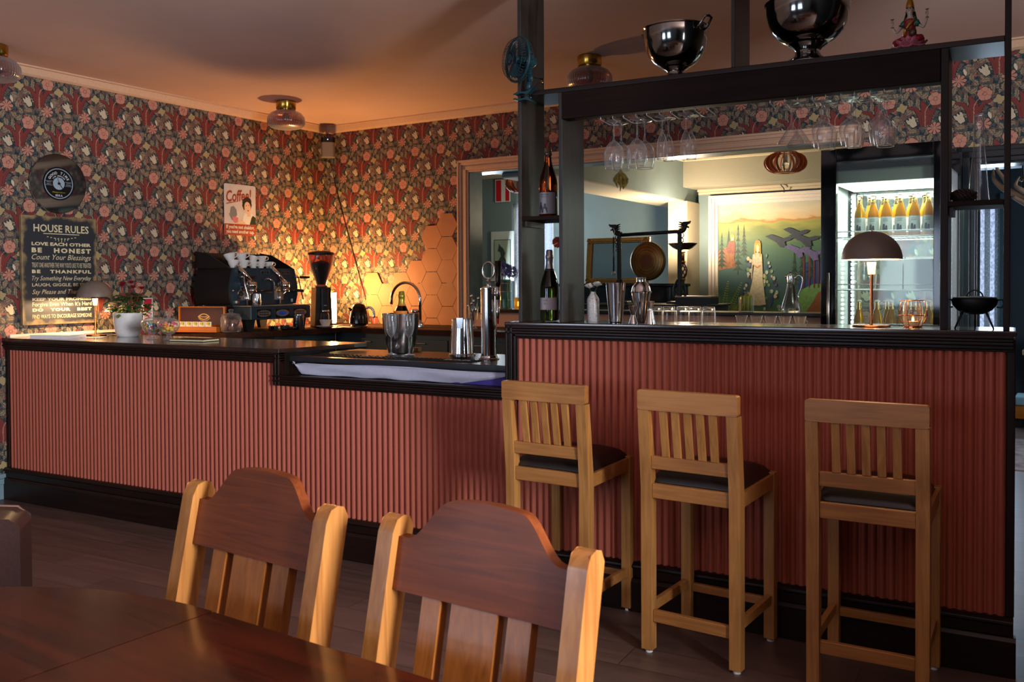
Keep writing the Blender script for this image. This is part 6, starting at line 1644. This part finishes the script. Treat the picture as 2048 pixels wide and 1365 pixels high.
# ------------------------------------------------------------------ the gong on a dark cabinet
fc2 = fthing('black_cabinet', 'low black cabinet under the gong behind the hatch', 'cabinet', -2.85, 3.50, 0)
G().box(-.55, .56, -.25, .28, 0, 1.205).build('carcass', BLACKM, fc2, bevel=.004); G().box(-.57, .58, -.27, .29, 1.205, 1.222).build('top', wood('black_stained_top', '12100f', '241a14', .2, 0), fc2, bevel=.003)
bx = fthing('dark_box', 'dark flat box with a pale wooden lid edge beside the gong foot', 'box', -2.43, 3.42, 1.223)
G().box(-.15, .15, -.09, .09, 0, .055).build('box_body', BLACKM, bx); G().box(-.152, .152, -.092, .092, .056, .066).build('lid', wood('box_lid_wood', '8a6440', 'a88058', .4, 0), bx)
go = fthing('gong', 'bronze gong hanging in a black stand with carved dragon heads', 'gong', -2.85, 3.40, 1.224)
g = G(); dk = BLACKM
for s, xx in ((-1, -.262), (1, .280)):
    p = G().box(xx-.014, xx+.014, -.016, .016, .012, .60).build('stand_post', dk, go, bevel=.003)
    G().prism([(xx-.10, 0), (xx+.10, 0), (xx+.09, .02), (xx-.09, .02)], -.045, .045, 'xz').build('foot', dk, p, bevel=.003)
    g = G()
    for sg in (-1, 1):
        g.tube(spline([(xx+sg*.016, 0, .20), (xx+sg*.045, 0, .14), (xx+sg*.05, 0, .07), (xx+sg*.02, 0, .03)], 6), .010, 8)
        g.tube([(xx+sg*(.030+.014*math.cos(2*PI*k/12)), 0, .095+.022*math.sin(2*PI*k/12)) for k in range(12)], .005, 6, closed=True)
    g.build('carved_foot', dk, p)
    g = G(); o_ = xx+s*.018
    for k, (dz, rr) in enumerate(((.56, .020), (.52, .017), (.485, .013), (.45, .010))): g.tube([(o_+rr*.9*math.cos(2*PI*q/10), 0, dz+rr*math.sin(2*PI*q/10)) for q in range(10)], .0045, 6, closed=True)
    g.build('carved_bracket', dk, p)
    g = G(); x1 = xx+s*.03                             # dragon head: neck, skull, open jaws, mane, ear
    g.tube(spline([(xx-s*.02, 0, .585), (x1, 0, .600), (x1+s*.018, 0, .640)], 5), [.020]*10+[.018], 10)
    g.ball((x1+s*.012, 0, .648), .026, 14, 10, sc=(1.1, .8, .9)); g.tube([(x1+s*.02, 0, .655), (x1+s*.058, 0, .662)], [.017, .010], 10); g.tube([(x1+s*.02, 0, .632), (x1+s*.050, 0, .622)], [.012, .006], 8)
    g.ball((x1+s*.060, 0, .668), .008, 8, 6)
    for q in range(4): g.tube([(x1-s*.012, 0, .66-q*.016), (x1-s*.040, 0, .672-q*.020)], [.009, .003], 6)
    g.build('dragon_head', mat('dark_carved_wood', '1c120d', .45), go)
plabel(G().tube([(-.262, 0, .578), (.280, 0, .592)], .0155, 10).build('crossbar', dk, go), 'black crossbar')
gm_, gn_, gp_ = base_mat('gong_bronze'); X.nt = gn_
tc = gn_.nodes.new('ShaderNodeTexCoord'); sp = gn_.nodes.new('ShaderNodeSeparateXYZ'); gn_.links.new(tc.outputs['Object'], sp.inputs[0])
gx = X(sp.outputs[0])+.005; gz = X(sp.outputs[2])-.355; rr_ = (gx*gx+gz*gz).sqrt()
nz = gn_.nodes.new('ShaderNodeTexNoise'); nz.inputs['Scale'].default_value = 14; gn_.links.new(tc.outputs['Object'], nz.inputs['Vector'])
c_ = xmix(X.op('MULTIPLY', (rr_*260.0).sin(), .18)+X(nz.outputs[0]), lin('4a3420'), lin('96703a')); c_ = xmix(rr_.lt(.058), c_, lin('6a4630'))
gn_.links.new(c_, gp_.inputs['Base Color']); gp_.inputs['Metallic'].default_value = .85; gp_.inputs['Roughness'].default_value = .38
g = G().lathe([(0, .012), (.05, .012), (.148, .008), (.160, .0), (.163, -.010), (.163, -.030)], 64, M=Matrix.Translation((-.005, -.010, .355)) @ Matrix.Rotation(-.12, 4, 'Z') @ F90)
o = g.build('gong_disc', gm_, go); mm = o.modifiers.new('s', 'SOLIDIFY'); mm.thickness = .002
for x in (-.05, .05): G().tube([(x, 0, .585), (x, -.01, .505)], .0018, 5).build('cord', mat('white_cord', 'c8c4bc', .6), go)
ml = fthing('gong_mallet', 'slim mallet with a pale head hanging from the left dragon of the gong', 'mallet', -3.145, 3.36, 1.224)
G().tube([(0, 0, .56), (0, 0, .27)], .007, 8).build('shaft', mat('blue_black_rod', '202a34', .2), ml); G().ball((0, 0, .255), .017, 14, 10).build('head', mat('pale_wood_bead', 'a89880', .5), ml)  # shaft in one even blue-black
G().tube(spline([(0, 0, .56), (.01, 0, .61), (-.005, 0, .64)], 5), .003, 6).build('loop', mat('white_cord', 'c8c4bc', .6), ml)
point('tealight_glow', (0, 0, .055), .25, (1, .6, .2), .006, cn)
hb = fthing('dried_bunch', 'bunch of dried yellow corn husks hanging under the hatch lintel', 'dried plant', -3.05, 3.30, 2.20)
g = G(); rr = random.Random(9)
for k in range(9):
    a = 2*PI*k/9; dx_, dy_ = .055*math.cos(a), .03*math.sin(a); L = rr.uniform(.10, .17); w_ = rr.uniform(.010, .018)
    for q in range(4):
        t1, t2 = q/4, (q+1)/4
        f = lambda t: Vector((dx_*math.sin(t*PI*.75)*1.1+rr.uniform(-.002, .002), dy_*t, .13-L*t)); a_, b_ = f(t1), f(t2); ww1 = w_*math.sin(PI*(t1*.8+.15)); ww2 = w_*math.sin(PI*(t2*.8+.15))
        g.add([a_-Vector((ww1, 0, 0)), b_-Vector((ww2, 0, 0)), b_+Vector((ww2, .004, 0)), a_+Vector((ww1, .004, 0))], [(0, 1, 2, 3)], 0, True)
g.tube([(0, 0, .10), (0, 0, .15)], .012, 8); 
o = g.build('husks', mat('dry_husk_yellow', 'b89c50', .7, var=.25, bscale=30), hb); mm = o.modifiers.new('s', 'SOLIDIFY'); mm.thickness = .0015
G().tube([(0, 0, .15), (0, 0, .598)], .0015, 5).build('string', mat('white_cord', 'c8c4bc', .6), hb)

# ------------------------------------------------------------------ lounge furniture
pn = fthing('piano', 'black upright piano against the divider under the gilt mirror', 'piano', -3.56, 4.75, 0)
G().box(-.75, .45, -.22, .25, 0, 1.36).build('case', BLACKG, pn, bevel=.005); G().box(-.77, .47, -.25, .26, 1.36, 1.392).build('lid', BLACKG, pn, bevel=.004)
G().box(-.72, .42, -.42, -.22, .68, .80).build('key_fall', BLACKG, pn, bevel=.01)
GILT = mat('gilt_frame', 'a8783a', .35, .55, var=.2, bscale=60)
mi_ = fthing('gilt_mirror', 'gilt framed mirror standing tilted on the black piano', 'mirror', -3.735, 4.66, 1.394)
Ml = Matrix.Rotation(-.10, 4, 'X')
def fr_box(g, w_, h_, t_, d0, d1, M=None, mi=0):
    g.box(-w_, w_, d0, d1, 0, t_, mi, M); g.box(-w_, w_, d0, d1, h_-t_, h_, mi, M); g.box(-w_, -w_+t_, d0, d1, t_, h_-t_, mi, M); g.box(w_-t_, w_, d0, d1, t_, h_-t_, mi, M)
g = G(); fr_box(g, .335, .455, .050, -.03, 0, Ml); fr_box(g, .345, .465, .018, -.02, .005, Matrix.Translation((0, 0, -.005)) @ Ml); fr_box(g, .292, .415, .012, -.035, -.005, Matrix.Translation((0, -.00, .018)) @ Ml)
g.build('frame', GILT, mi_, bevel=.004)
g = G()
for sx in (-1, 1):
    for z in (.03, .43): 
        for q in range(6): a = q*PI/3; g.ball(tuple(Ml @ Vector((sx*.31+.022*math.cos(a), -.034, z+.022*math.sin(a)))), .010, 8, 6)
g.build('corner_ornament', GILT, mi_)
G().box(-.29, .29, -.012, -.006, .045, .41, 0, Ml).build('mirror_glass', mat('mirror_glass', '9aa4aa', .03, 1), mi_)
tl = fthing('torchiere', 'tall torchiere lamp with a wide dark bowl on a twisted red-brown stem', 'floor lamp', -3.285, 5.30, 0)
TR = mat('red_brown_lamp_glaze', '4a1c14', .2, spec=.6)
G().lathe([(0, 0), (.14, 0), (.14, .015), (.05, .04), (.02, .07)], 36).build('base', TR, tl)
for z0, z1 in ((.07, .55), (.57, 1.10), (1.12, 1.42), (1.62, 1.70)): G().tube([(0, 0, z0), (0, 0, z1)], .018, 16).build('stem', TR, tl)
for z in (.56, 1.11, 1.43, 1.61, 1.715): G().lathe([(0, -.012), (.024, -.012), (.028, 0), (.024, .012), (0, .012)], 20, c=(0, 0, z)).build('brass_ring', BRASS, tl)
g = G()
for k in range(6):
    a = 2*PI*k/6; g.tube([((.012+.030*math.sin(PI*t))*math.cos(a+t*2.2), (.012+.030*math.sin(PI*t))*math.sin(a+t*2.2), 1.44+.16*t) for t in [q/10 for q in range(11)]], .007, 8)
g.build('twisted_basket', TR, tl)
G().lathe([(.02, 1.725), (.055, 1.735), (.10, 1.755), (.135, 1.785), (.150, 1.802), (.145, 1.806), (.09, 1.770), (0, 1.75)], 48).build('bowl', TR, tl)
plabel(G().lathe([(.022, 1.722), (.056, 1.733), (.054, 1.738), (0, 1.736)], 30).build('lit_glass', mat('lit_lamp_glass', 'ffe0b0', .4, emit=9, ecol='ffd08a'), tl), 'glowing glass under the bowl')
point('torchiere_light', (0, 0, 1.84), 110, (1, .80, .54), .06, tl)
PO = fthing('pendant_lamp', 'round pendant lamp of curved red-brown wooden slats with a clear bulb in the lounge', 'pendant lamp', -1.931, 4.20, 2.42)
SL = wood('red_brown_lamp_slats', 'a84c20', 'cc6a34', .35, 2)
for k in range(18):
    a = 2*PI*k/18; pts = []
    for q in range(13):
        t = -1.25+2.5*q/12; pts.append((.065+.115*math.cos(t), -.005+.088*math.sin(t)))
    for q in range(12, -1, -1):
        t = -1.25+2.5*q/12; pts.append((.053+.095*math.cos(t), -.005+.068*math.sin(t)))
    Mz = Matrix.Rotation(a, 4, 'Z'); G().prism(pts, -.003, .003, 'xz', 0, Mz).build('slat', SL, PO)
G().lathe([(.05, .078), (.095, .078), (.095, .086), (.05, .086), (.05, .078)], 36).build('top_ring', SL, PO); G().lathe([(.04, -.092), (.088, -.092), (.088, -.085), (.04, -.085), (.04, -.092)], 36).build('bottom_ring', SL, PO)
G().ball((0, 0, -.025), .030, 16, 10, sc=(1, 1, 1.25)).build('bulb', solid_glass('clear_bulb', 'f4f4ee'), PO); G().tube([(0, 0, .01), (0, 0, .08)], .017, 12).build('socket', WHITEM, PO)
G().tube([(0, 0, .08), (0, 0, .378)], .003, 6).build('cord', WHITEM, PO)
P2 = dup(PO, RW(-4.55, 4.2, 2.40), 0, 'round red-brown slatted pendant lamp half hidden behind the left post')
# exit sign and horse print on the far wall
xs_ = fthing('exit_sign', 'red and white sign on the blue-grey lounge wall', 'sign', -6.31, 6.585, 2.62)
G().box(-.115, .115, -.008, .002, -.14, .16).build('plate', WHITEM, xs_); g = G().flat([(-.105, -.13), (-.02, -.13), (-.02, .15), (-.105, .15)], -.0085); g.flat([(.045, -.13), (.105, -.13), (.105, .15), (.045, .15)], -.0085); g.build('red_panels', mat('sign_red', 'c01424', .45), xs_)
hp_ = fthing('horse_print', 'framed print of a rearing horse on the blue-grey lounge wall', 'picture', -6.31, 6.585, 1.73)
G().box(-.18, .18, -.02, .002, -.30, .36).build('frame', mat('white_frame', 'c4ccc8', .5), hp_, bevel=.004)
G().box(-.13, .13, -.024, -.020, -.22, .25).build('mount', BLACKM, hp_); ppr = G().box(-.122, .122, -.026, -.024, -.212, .242).build('print_paper', mat('pale_green_paper', '9aa894', .6), hp_)
g = G().flat([(-.02, -.2), (.03, -.16), (.07, -.1), (.06, -.02), (.03, .02), (.05, .07), (.02, .13), (-.03, .17), (-.05, .20), (-.055, .15), (-.07, .10), (-.03, .08), (-.02, .03), (-.06, -.03), (-.07, -.12), (-.09, -.19), (-.06, -.16), (-.03, -.1)], -.0265); g.build('horse_drawing', mat('dark_green_ink', '34443c', .6), ppr)
# lace curtains
def curtain(label, x0, x1, y, z0, z1, col='c8d2d8', par=None):
    g = G(); n = 48
    for i in range(n+1):
        u = i/n; x = x0+(x1-x0)*u; yy = y+.018*math.sin(u*math.pi*9)
        g.v += [(x, yy, z0), (x, yy, z1)]
    for i in range(n): g.f.append([2*i, 2*i+2, 2*i+3, 2*i+1]); g.m.append(0); g.s.append(True)
    o = g.build('lace_curtain', LACE, rot=RR); tag(o, label, 'curtain'); return o
LACE, lnt, lp_ = base_mat('lace_fabric'); X.nt = lnt
tc = lnt.nodes.new('ShaderNodeTexCoord'); vo = lnt.nodes.new('ShaderNodeTexVoronoi'); vo.inputs['Scale'].default_value = 34; lnt.links.new(tc.outputs['Object'], vo.inputs['Vector'])
trn = lnt.nodes.new('ShaderNodeBsdfTranslucent'); trn.inputs[0].default_value = lin('e8eef2'); tp_ = lnt.nodes.new('ShaderNodeBsdfTransparent'); mx_ = lnt.nodes.new('ShaderNodeMixShader')
mr_ = lnt.nodes.new('ShaderNodeMapRange'); mr_.inputs[1].default_value = .2; mr_.inputs[2].default_value = .7; mr_.inputs[3].default_value = .75; mr_.inputs[4].default_value = .25; lnt.links.new(vo.outputs['Distance'], mr_.inputs[0])
lnt.links.new(mr_.outputs[0], mx_.inputs[0]); lnt.links.new(tp_.outputs[0], mx_.inputs[1]); lnt.links.new(trn.outputs[0], mx_.inputs[2]); lnt.links.new(mx_.outputs[0], lnt.nodes['Material Output'].inputs[0])
curtain('white lace curtain across the lounge window beyond the horse print', -6.10, -5.55, 6.57, 1.0, 2.48)
curtain('white lace curtain in the narrow window of the room beyond the doorway', -.735, -.505, 6.97, .3, 2.2)
for x, z in ((-4.37, 1.82), (-4.31, 1.68)):
    t = fthing('red_flower', 'orange-red paper flower hanging beside the upper left post, '+('upper' if z > 1.75 else 'lower'), 'flower', x, 4.6 if z > 1.75 else 4.72, z)
    g = G()
    for k in range(12):
        a = k*2.4; g.add([(0, 0, 0), (.05*math.cos(a-.4), -.015-.002*k, .05*math.sin(a-.4)), (.062*math.cos(a), -.02, .062*math.sin(a)), (.05*math.cos(a+.4), -.015-.002*k, .05*math.sin(a+.4))], [(0, 1, 2, 3)], 0, True)
    g.build('petals', mat('orange_red_petals', 'c0442c', .5), t)
    G().tube([(0, 0, 0), (0, 0, 2.79-z)], .002, 5).build('string', LEAF, t)

# ------------------------------------------------------------------ large painting on the far lounge wall (generic landscape with a figure)
pa = fthing('painting', 'large white-framed painting of a woman in a white gown among firs and hills', 'painting', -2.62, 6.17, 1.58)
PW0, PW1, PZ0, PZ1 = -.69, .70, -.72, .78
g = G(); 
for a, b, d in ((0, .035, .045), (.035, .07, .035), (.07, .105, .025)):
    g.box(PW0+a, PW1-a, -d, .02, PZ1-b, PZ1-a); g.box(PW0+a, PW1-a, -d, .02, PZ0+a, PZ0+b); g.box(PW0+a, PW0+b, -d, .02, PZ0+b, PZ1-b); g.box(PW1-b, PW1-a, -d, .02, PZ0+b, PZ1-b)
g.build('frame', mat('white_moulded_frame', 'd8cfc8', .45), pa, bevel=.004)
m_, nt_, p_ = base_mat('painted_backdrop'); X.nt = nt_
tc = nt_.nodes.new('ShaderNodeTexCoord'); sp = nt_.nodes.new('ShaderNodeSeparateXYZ'); nt_.links.new(tc.outputs['Object'], sp.inputs[0])
mpn = nt_.nodes.new('ShaderNodeMapping'); mpn.inputs['Scale'].default_value = (2.2, 1, 7); mpn.inputs['Rotation'].default_value = (0, .25, 0); nt_.links.new(tc.outputs['Object'], mpn.inputs[0])
nz = nt_.nodes.new('ShaderNodeTexNoise'); nz.inputs['Scale'].default_value = 1.6; nz.inputs['Detail'].default_value = 6; nt_.links.new(mpn.outputs[0], nz.inputs['Vector'])
h_ = (X(sp.outputs[2])+.62)/1.30+(X(nz.outputs[0])-.5)*.20
cr = nt_.nodes.new('ShaderNodeValToRGB'); nt_.links.new(h_.v, cr.inputs[0]); E_ = cr.color_ramp.elements
E_[0].position = 0; E_[0].color = lin('4f7a48'); E_[1].position = 1; E_[1].color = lin('b4b4a8')
for ps, c in ((.16, '3e6a50'), (.30, '2c4c54'), (.50, '2f5a52'), (.66, '3f6448'), (.77, '6f7a40'), (.83, '9a9a50'), (.855, 'b0703c'), (.875, 'c8ac80'), (.93, 'ccc0a4')):
    e = E_.new(ps); e.color = lin(c)
nt_.links.new(cr.outputs[0], p_.inputs['Base Color']); p_.inputs['Roughness'].default_value = .55
cv = G().box(PW0+.09, PW1-.09, -.012, 0, PZ0+.09, PZ1-.09).build('canvas', m_, pa)
PC = {k: mat('paint_'+k, v, .55, var=.18, bscale=40) for k, v in dict(fir='24402c', firdark='182c26', rock='8a5a3a', gown='c8c0a4', hair='c09030', skin='c4b494', crow='2c3444', fern='8c9c3c', blue='1e3c74', trunk='6a2c2c', meadow='6c9858', ochre='84512f', purple='5a5484', white='a8b4b0', maroon='7a3c34', orange='c87838').items()}
keys = list(PC); ix = {k: i for i, k in enumerate(keys)}
def Q(x, y): return ((x-135)*.00111-.600, .655-(y-150)*.00114)
lay = [-.0125]
def pf(g, pts, k): lay[0] -= .00008; g.flat([Q(*p) for p in pts], lay[0], 'xz', ix[k])
g = G()
pf(g, [(135, 768), (135, 600), (190, 540), (300, 560), (330, 740), (240, 750)], 'rock')
pf(g, [(880, 1190), (870, 1080), (960, 960), (1080, 900), (1250, 880), (1250, 1190)], 'meadow'); pf(g, [(990, 1190), (1080, 1060), (1120, 980), (1250, 940), (1250, 1190)], 'ochre')
pf(g, [(930, 960), (960, 760), (1010, 700), (1250, 680), (1250, 900), (1080, 900)], 'blue')
def fir(x, y0, y1, w, k='fir'):
    pf(g, [(x-5, y1), (x-4, y0+20), (x+4, y0+20), (x+5, y1)], 'firdark'); n = 8
    for i in range(n):
        t = i/(n-1); yy = y0+(y1-y0)*.85*t; ww = w*(.15+.85*t)
        pf(g, [(x, yy-22), (x+ww*.5, yy+14), (x+ww, yy+36), (x+ww*.4, yy+26), (x, yy+34), (x-ww*.4, yy+26), (x-ww, yy+36), (x-ww*.5, yy+14)], k if i % 2 else 'firdark')
fir(185, 420, 750, 62); fir(350, 345, 810, 62); fir(410, 350, 640, 46); fir(255, 375, 560, 30)
for x, y in ((900, 600), (975, 560), (1050, 520)): fir(x, y, y+330, 55)
for x in (985, 1035, 1080, 1120): pf(g, [(x, 640), (x+12, 640), (x+10, 930), (x, 940)], 'trunk')
pf(g, [(255, 490), (290, 480), (320, 500), (322, 600), (250, 610), (235, 560)], 'maroon'); pf(g, [(272, 430), (300, 418), (318, 440), (312, 480), (280, 486)], 'hair'); pf(g, [(282, 450), (304, 446), (306, 474), (286, 478)], 'skin')
pf(g, [(252, 606), (320, 600), (310, 660), (330, 730), (296, 735), (284, 660), (262, 735), (232, 735), (258, 660)], 'ochre')
rr = random.Random(2)
for i in range(130):                                   # crowd of pale small folk around the gown
    a = rr.random(); x = rr.uniform(360+80*(1-a), 640+170*a); y = 620+a*560
    if 480 < x < 610: continue
    r = rr.uniform(9, 17); k = rr.choice(['white', 'purple', 'meadow', 'crow', 'white', 'blue', 'skin'])
    pf(g, [(x+r*math.cos(t), y+r*1.3*math.sin(t)) for t in [2*PI*q/8 for q in range(8)]], k)
pf(g, [(500, 620), (540, 600), (590, 618), (600, 820), (590, 860), (580, 720), (560, 720), (500, 720), (494, 840), (484, 860), (490, 700)], 'skin')
pf(g, [(505, 622), (590, 622), (584, 740), (610, 940), (628, 1095), (560, 1108), (470, 1100), (455, 1030), (490, 900), (512, 740)], 'gown')
pf(g, [(516, 520), (530, 490), (562, 486), (580, 520), (580, 640), (568, 640), (566, 560), (530, 560), (526, 630), (512, 600)], 'hair'); pf(g, [(530, 540), (545, 524), (562, 540), (564, 590), (546, 612), (532, 590)], 'skin')
pf(g, [(520, 512), (526, 488), (536, 500), (547, 474), (558, 500), (570, 488), (576, 512)], 'orange'); pf(g, [(512, 712), (544, 740), (580, 712), (576, 735), (545, 752), (518, 735)], 'orange')
for cx, cy, s in ((770, 470, 1), (930, 410, .9), (1010, 470, 1.1), (940, 570, .9), (1080, 600, 1)):
    pf(g, [(cx-150*s, cy-20), (cx-90*s, cy-38), (cx-30*s, cy-16), (cx+20*s, cy+4), (cx+80*s, cy-12), (cx+130*s, cy-2), (cx+90*s, cy+24), (cx+40*s, cy+36), (cx+50*s, cy+80), (cx, cy+88), (cx-40*s, cy+40), (cx-90*s, cy+12)], 'crow' if cy < 560 else 'purple')
for fx, fy, L, an in ((200, 1180, 330, -80), (260, 1180, 340, -66), (330, 1180, 260, -60), (160, 1180, 270, -95), (380, 1170, 190, -70)):
    for k in range(14):
        t = k/14; px_ = fx+L*t*math.cos(math.radians(an)); py_ = fy+L*t*math.sin(math.radians(an)); w_ = 46*(1-t)+6
        for sd in (-1, 1):
            b_ = math.radians(an+sd*62); pf(g, [(px_, py_), (px_+w_*.5*math.cos(b_)+3, py_+w_*.5*math.sin(b_)-5), (px_+w_*math.cos(b_), py_+w_*math.sin(b_)), (px_+w_*.5*math.cos(b_)-3, py_+w_*.5*math.sin(b_)+5)], 'fern')
pl2 = g.build('painted_figures', [PC[k] for k in keys], cv)
hk = fthing('picture_hook', 'dark curved metal hook on the cornice above the painting', 'hook', -2.50, 6.13, 2.36)
G().tube(spline([(0, 0, .10), (0, -.02, .07), (.02, -.03, .05), (.035, -.03, .02), (.03, -.02, -.01)], 6), .005, 6).build('hook_body', BLACKM, hk)

# ------------------------------------------------------------------ beyond the doorway
an = fthing('antler_chandelier', 'large pale brown antlers hanging as a chandelier beyond the doorway', 'chandelier', -.22, 5.0, 2.14)
AN = mat('antler_bone', '9a7a62', .5, var=.25, bscale=12)
for k, (pts, rs) in enumerate(((((.10, 0, -.06), (-.02, 0, -.02), (-.12, 0, .03), (-.19, 0, .11), (-.20, .02, .20)), (.030, .030, .026, .018, .006)),
                          (((-.09, 0, .02), (-.11, -.02, .10), (-.165, -.03, .19), (-.175, -.03, .28)), (.022, .018, .013, .004)),
                          (((.12, 0, -.07), (.02, -.05, .0), (-.03, -.06, .05), (.0, -.06, .12)), (.026, .024, .016, .005)),
                          (((-.05, 0, -.03), (.10, .05, -.12), (.26, .06, -.10), (.38, .04, .02)), (.028, .030, .024, .006)),
                          (((.16, 0, -.10), (.18, -.04, .02), (.13, -.05, .12)), (.020, .015, .005)))):
    P_s = spline(pts, 6); n = len(P_s); R_s = [rs[min(len(rs)-1, int(i/(n-1)*(len(rs)-1)))]*(1-(i/(n-1)*(len(rs)-1) % 1))+rs[min(len(rs)-1, int(i/(n-1)*(len(rs)-1))+1)]*(i/(n-1)*(len(rs)-1) % 1) for i in range(n)]
    G().tube(P_s, R_s, 10).build('antler', AN, an)
G().tube([(.02, 0, -.02), (.02, 0, .61)], .008, 8).build('rod', BLACKM, an)
g = G()
for k in range(3): g.tube([(.03+.03*math.cos(2*PI*q/14)+.02*k, -.05, .09+.012*math.sin(2*PI*q/14)) for q in range(14)], .003, 6, closed=True)
g.build('chain', BRASS, an)
be = fthing('bench', 'low orange wooden bench with a pale blue seat beyond the doorway', 'bench', -.02, 6.40, 0)
G().box(-.30, .30, -.18, .18, .09, .21).build('frame', wood('orange_bench_wood', '9a5414', 'c4761c', .3, 0), be, bevel=.005); G().box(-.30, .30, -.18, .18, .211, .30).build('cushion', mat('pale_blue_cushion', '7fa0a8', .8), be, bevel=.02)
for x in (-.26, .26): G().box(x-.03, x+.03, -.15, .15, 0, .09).build('foot', BLACKM, be)
sh2 = fthing('console', 'pale wooden console ledge on a turned bracket beyond the doorway', 'console', -.10, 6.84, .66)
G().box(-.18, .30, -.12, .12, 0, .05).build('top', wood('pale_console_wood', '9c7a58', 'b8946e', .4, 0), sh2, bevel=.006)
G().box(-.13, .28, -.10, .12, -.10, 0).build('rail', wood('pale_console_wood', '9c7a58', 'b8946e', .4, 0), sh2)
G().lathe([(0, -.66), (.09, -.66), (.07, -.60), (.03, -.55), (.035, -.3), (.06, -.15), (.08, -.10), (0, -.10)], 24).build('leg', wood('pale_console_wood', '9c7a58', 'b8946e', .4, 0), sh2)
st2 = fthing('side_table', 'small round pale wooden table seen past the end of the bar', 'side table', -.42, 5.98, 0)
G().lathe([(0, .60), (.11, .60), (.12, .61), (.12, .628), (0, .63)], 32).build('top', wood('pale_round_top', 'a5825c', 'c09a70', .4, 0), st2); G().lathe([(0, 0), (.09, 0), (.08, .03), (.03, .08), (.03, .45), (.06, .54), (.05, .60)], 24).build('stem', wood('pale_round_top', 'a5825c', 'c09a70', .4, 0), st2)
pf2 = fthing('photo_frame', 'small dark wooden photo frame standing on the pale console', 'picture frame', -.12, 6.80, .711)
G().box(-.085, .085, -.008, .008, 0, .15).build('frame', wood('red_brown_frame', '4a2010', '6a3418', .35, 2), pf2, bevel=.002); G().box(-.062, .062, -.010, -.008, .022, .128).build('picture', mat('ochre_picture', 'b08850', .5), pf2)
tag(G().box(-.9, .9, -.75, .75, 0, .008).build('rug', mat('pale_patterned_rug', 'a08e88', .9, var=.45, bscale=9), loc=RW(.62, 4.75, .001), rot=RR), 'pale patterned rug on the floor beyond the doorway', 'rug')
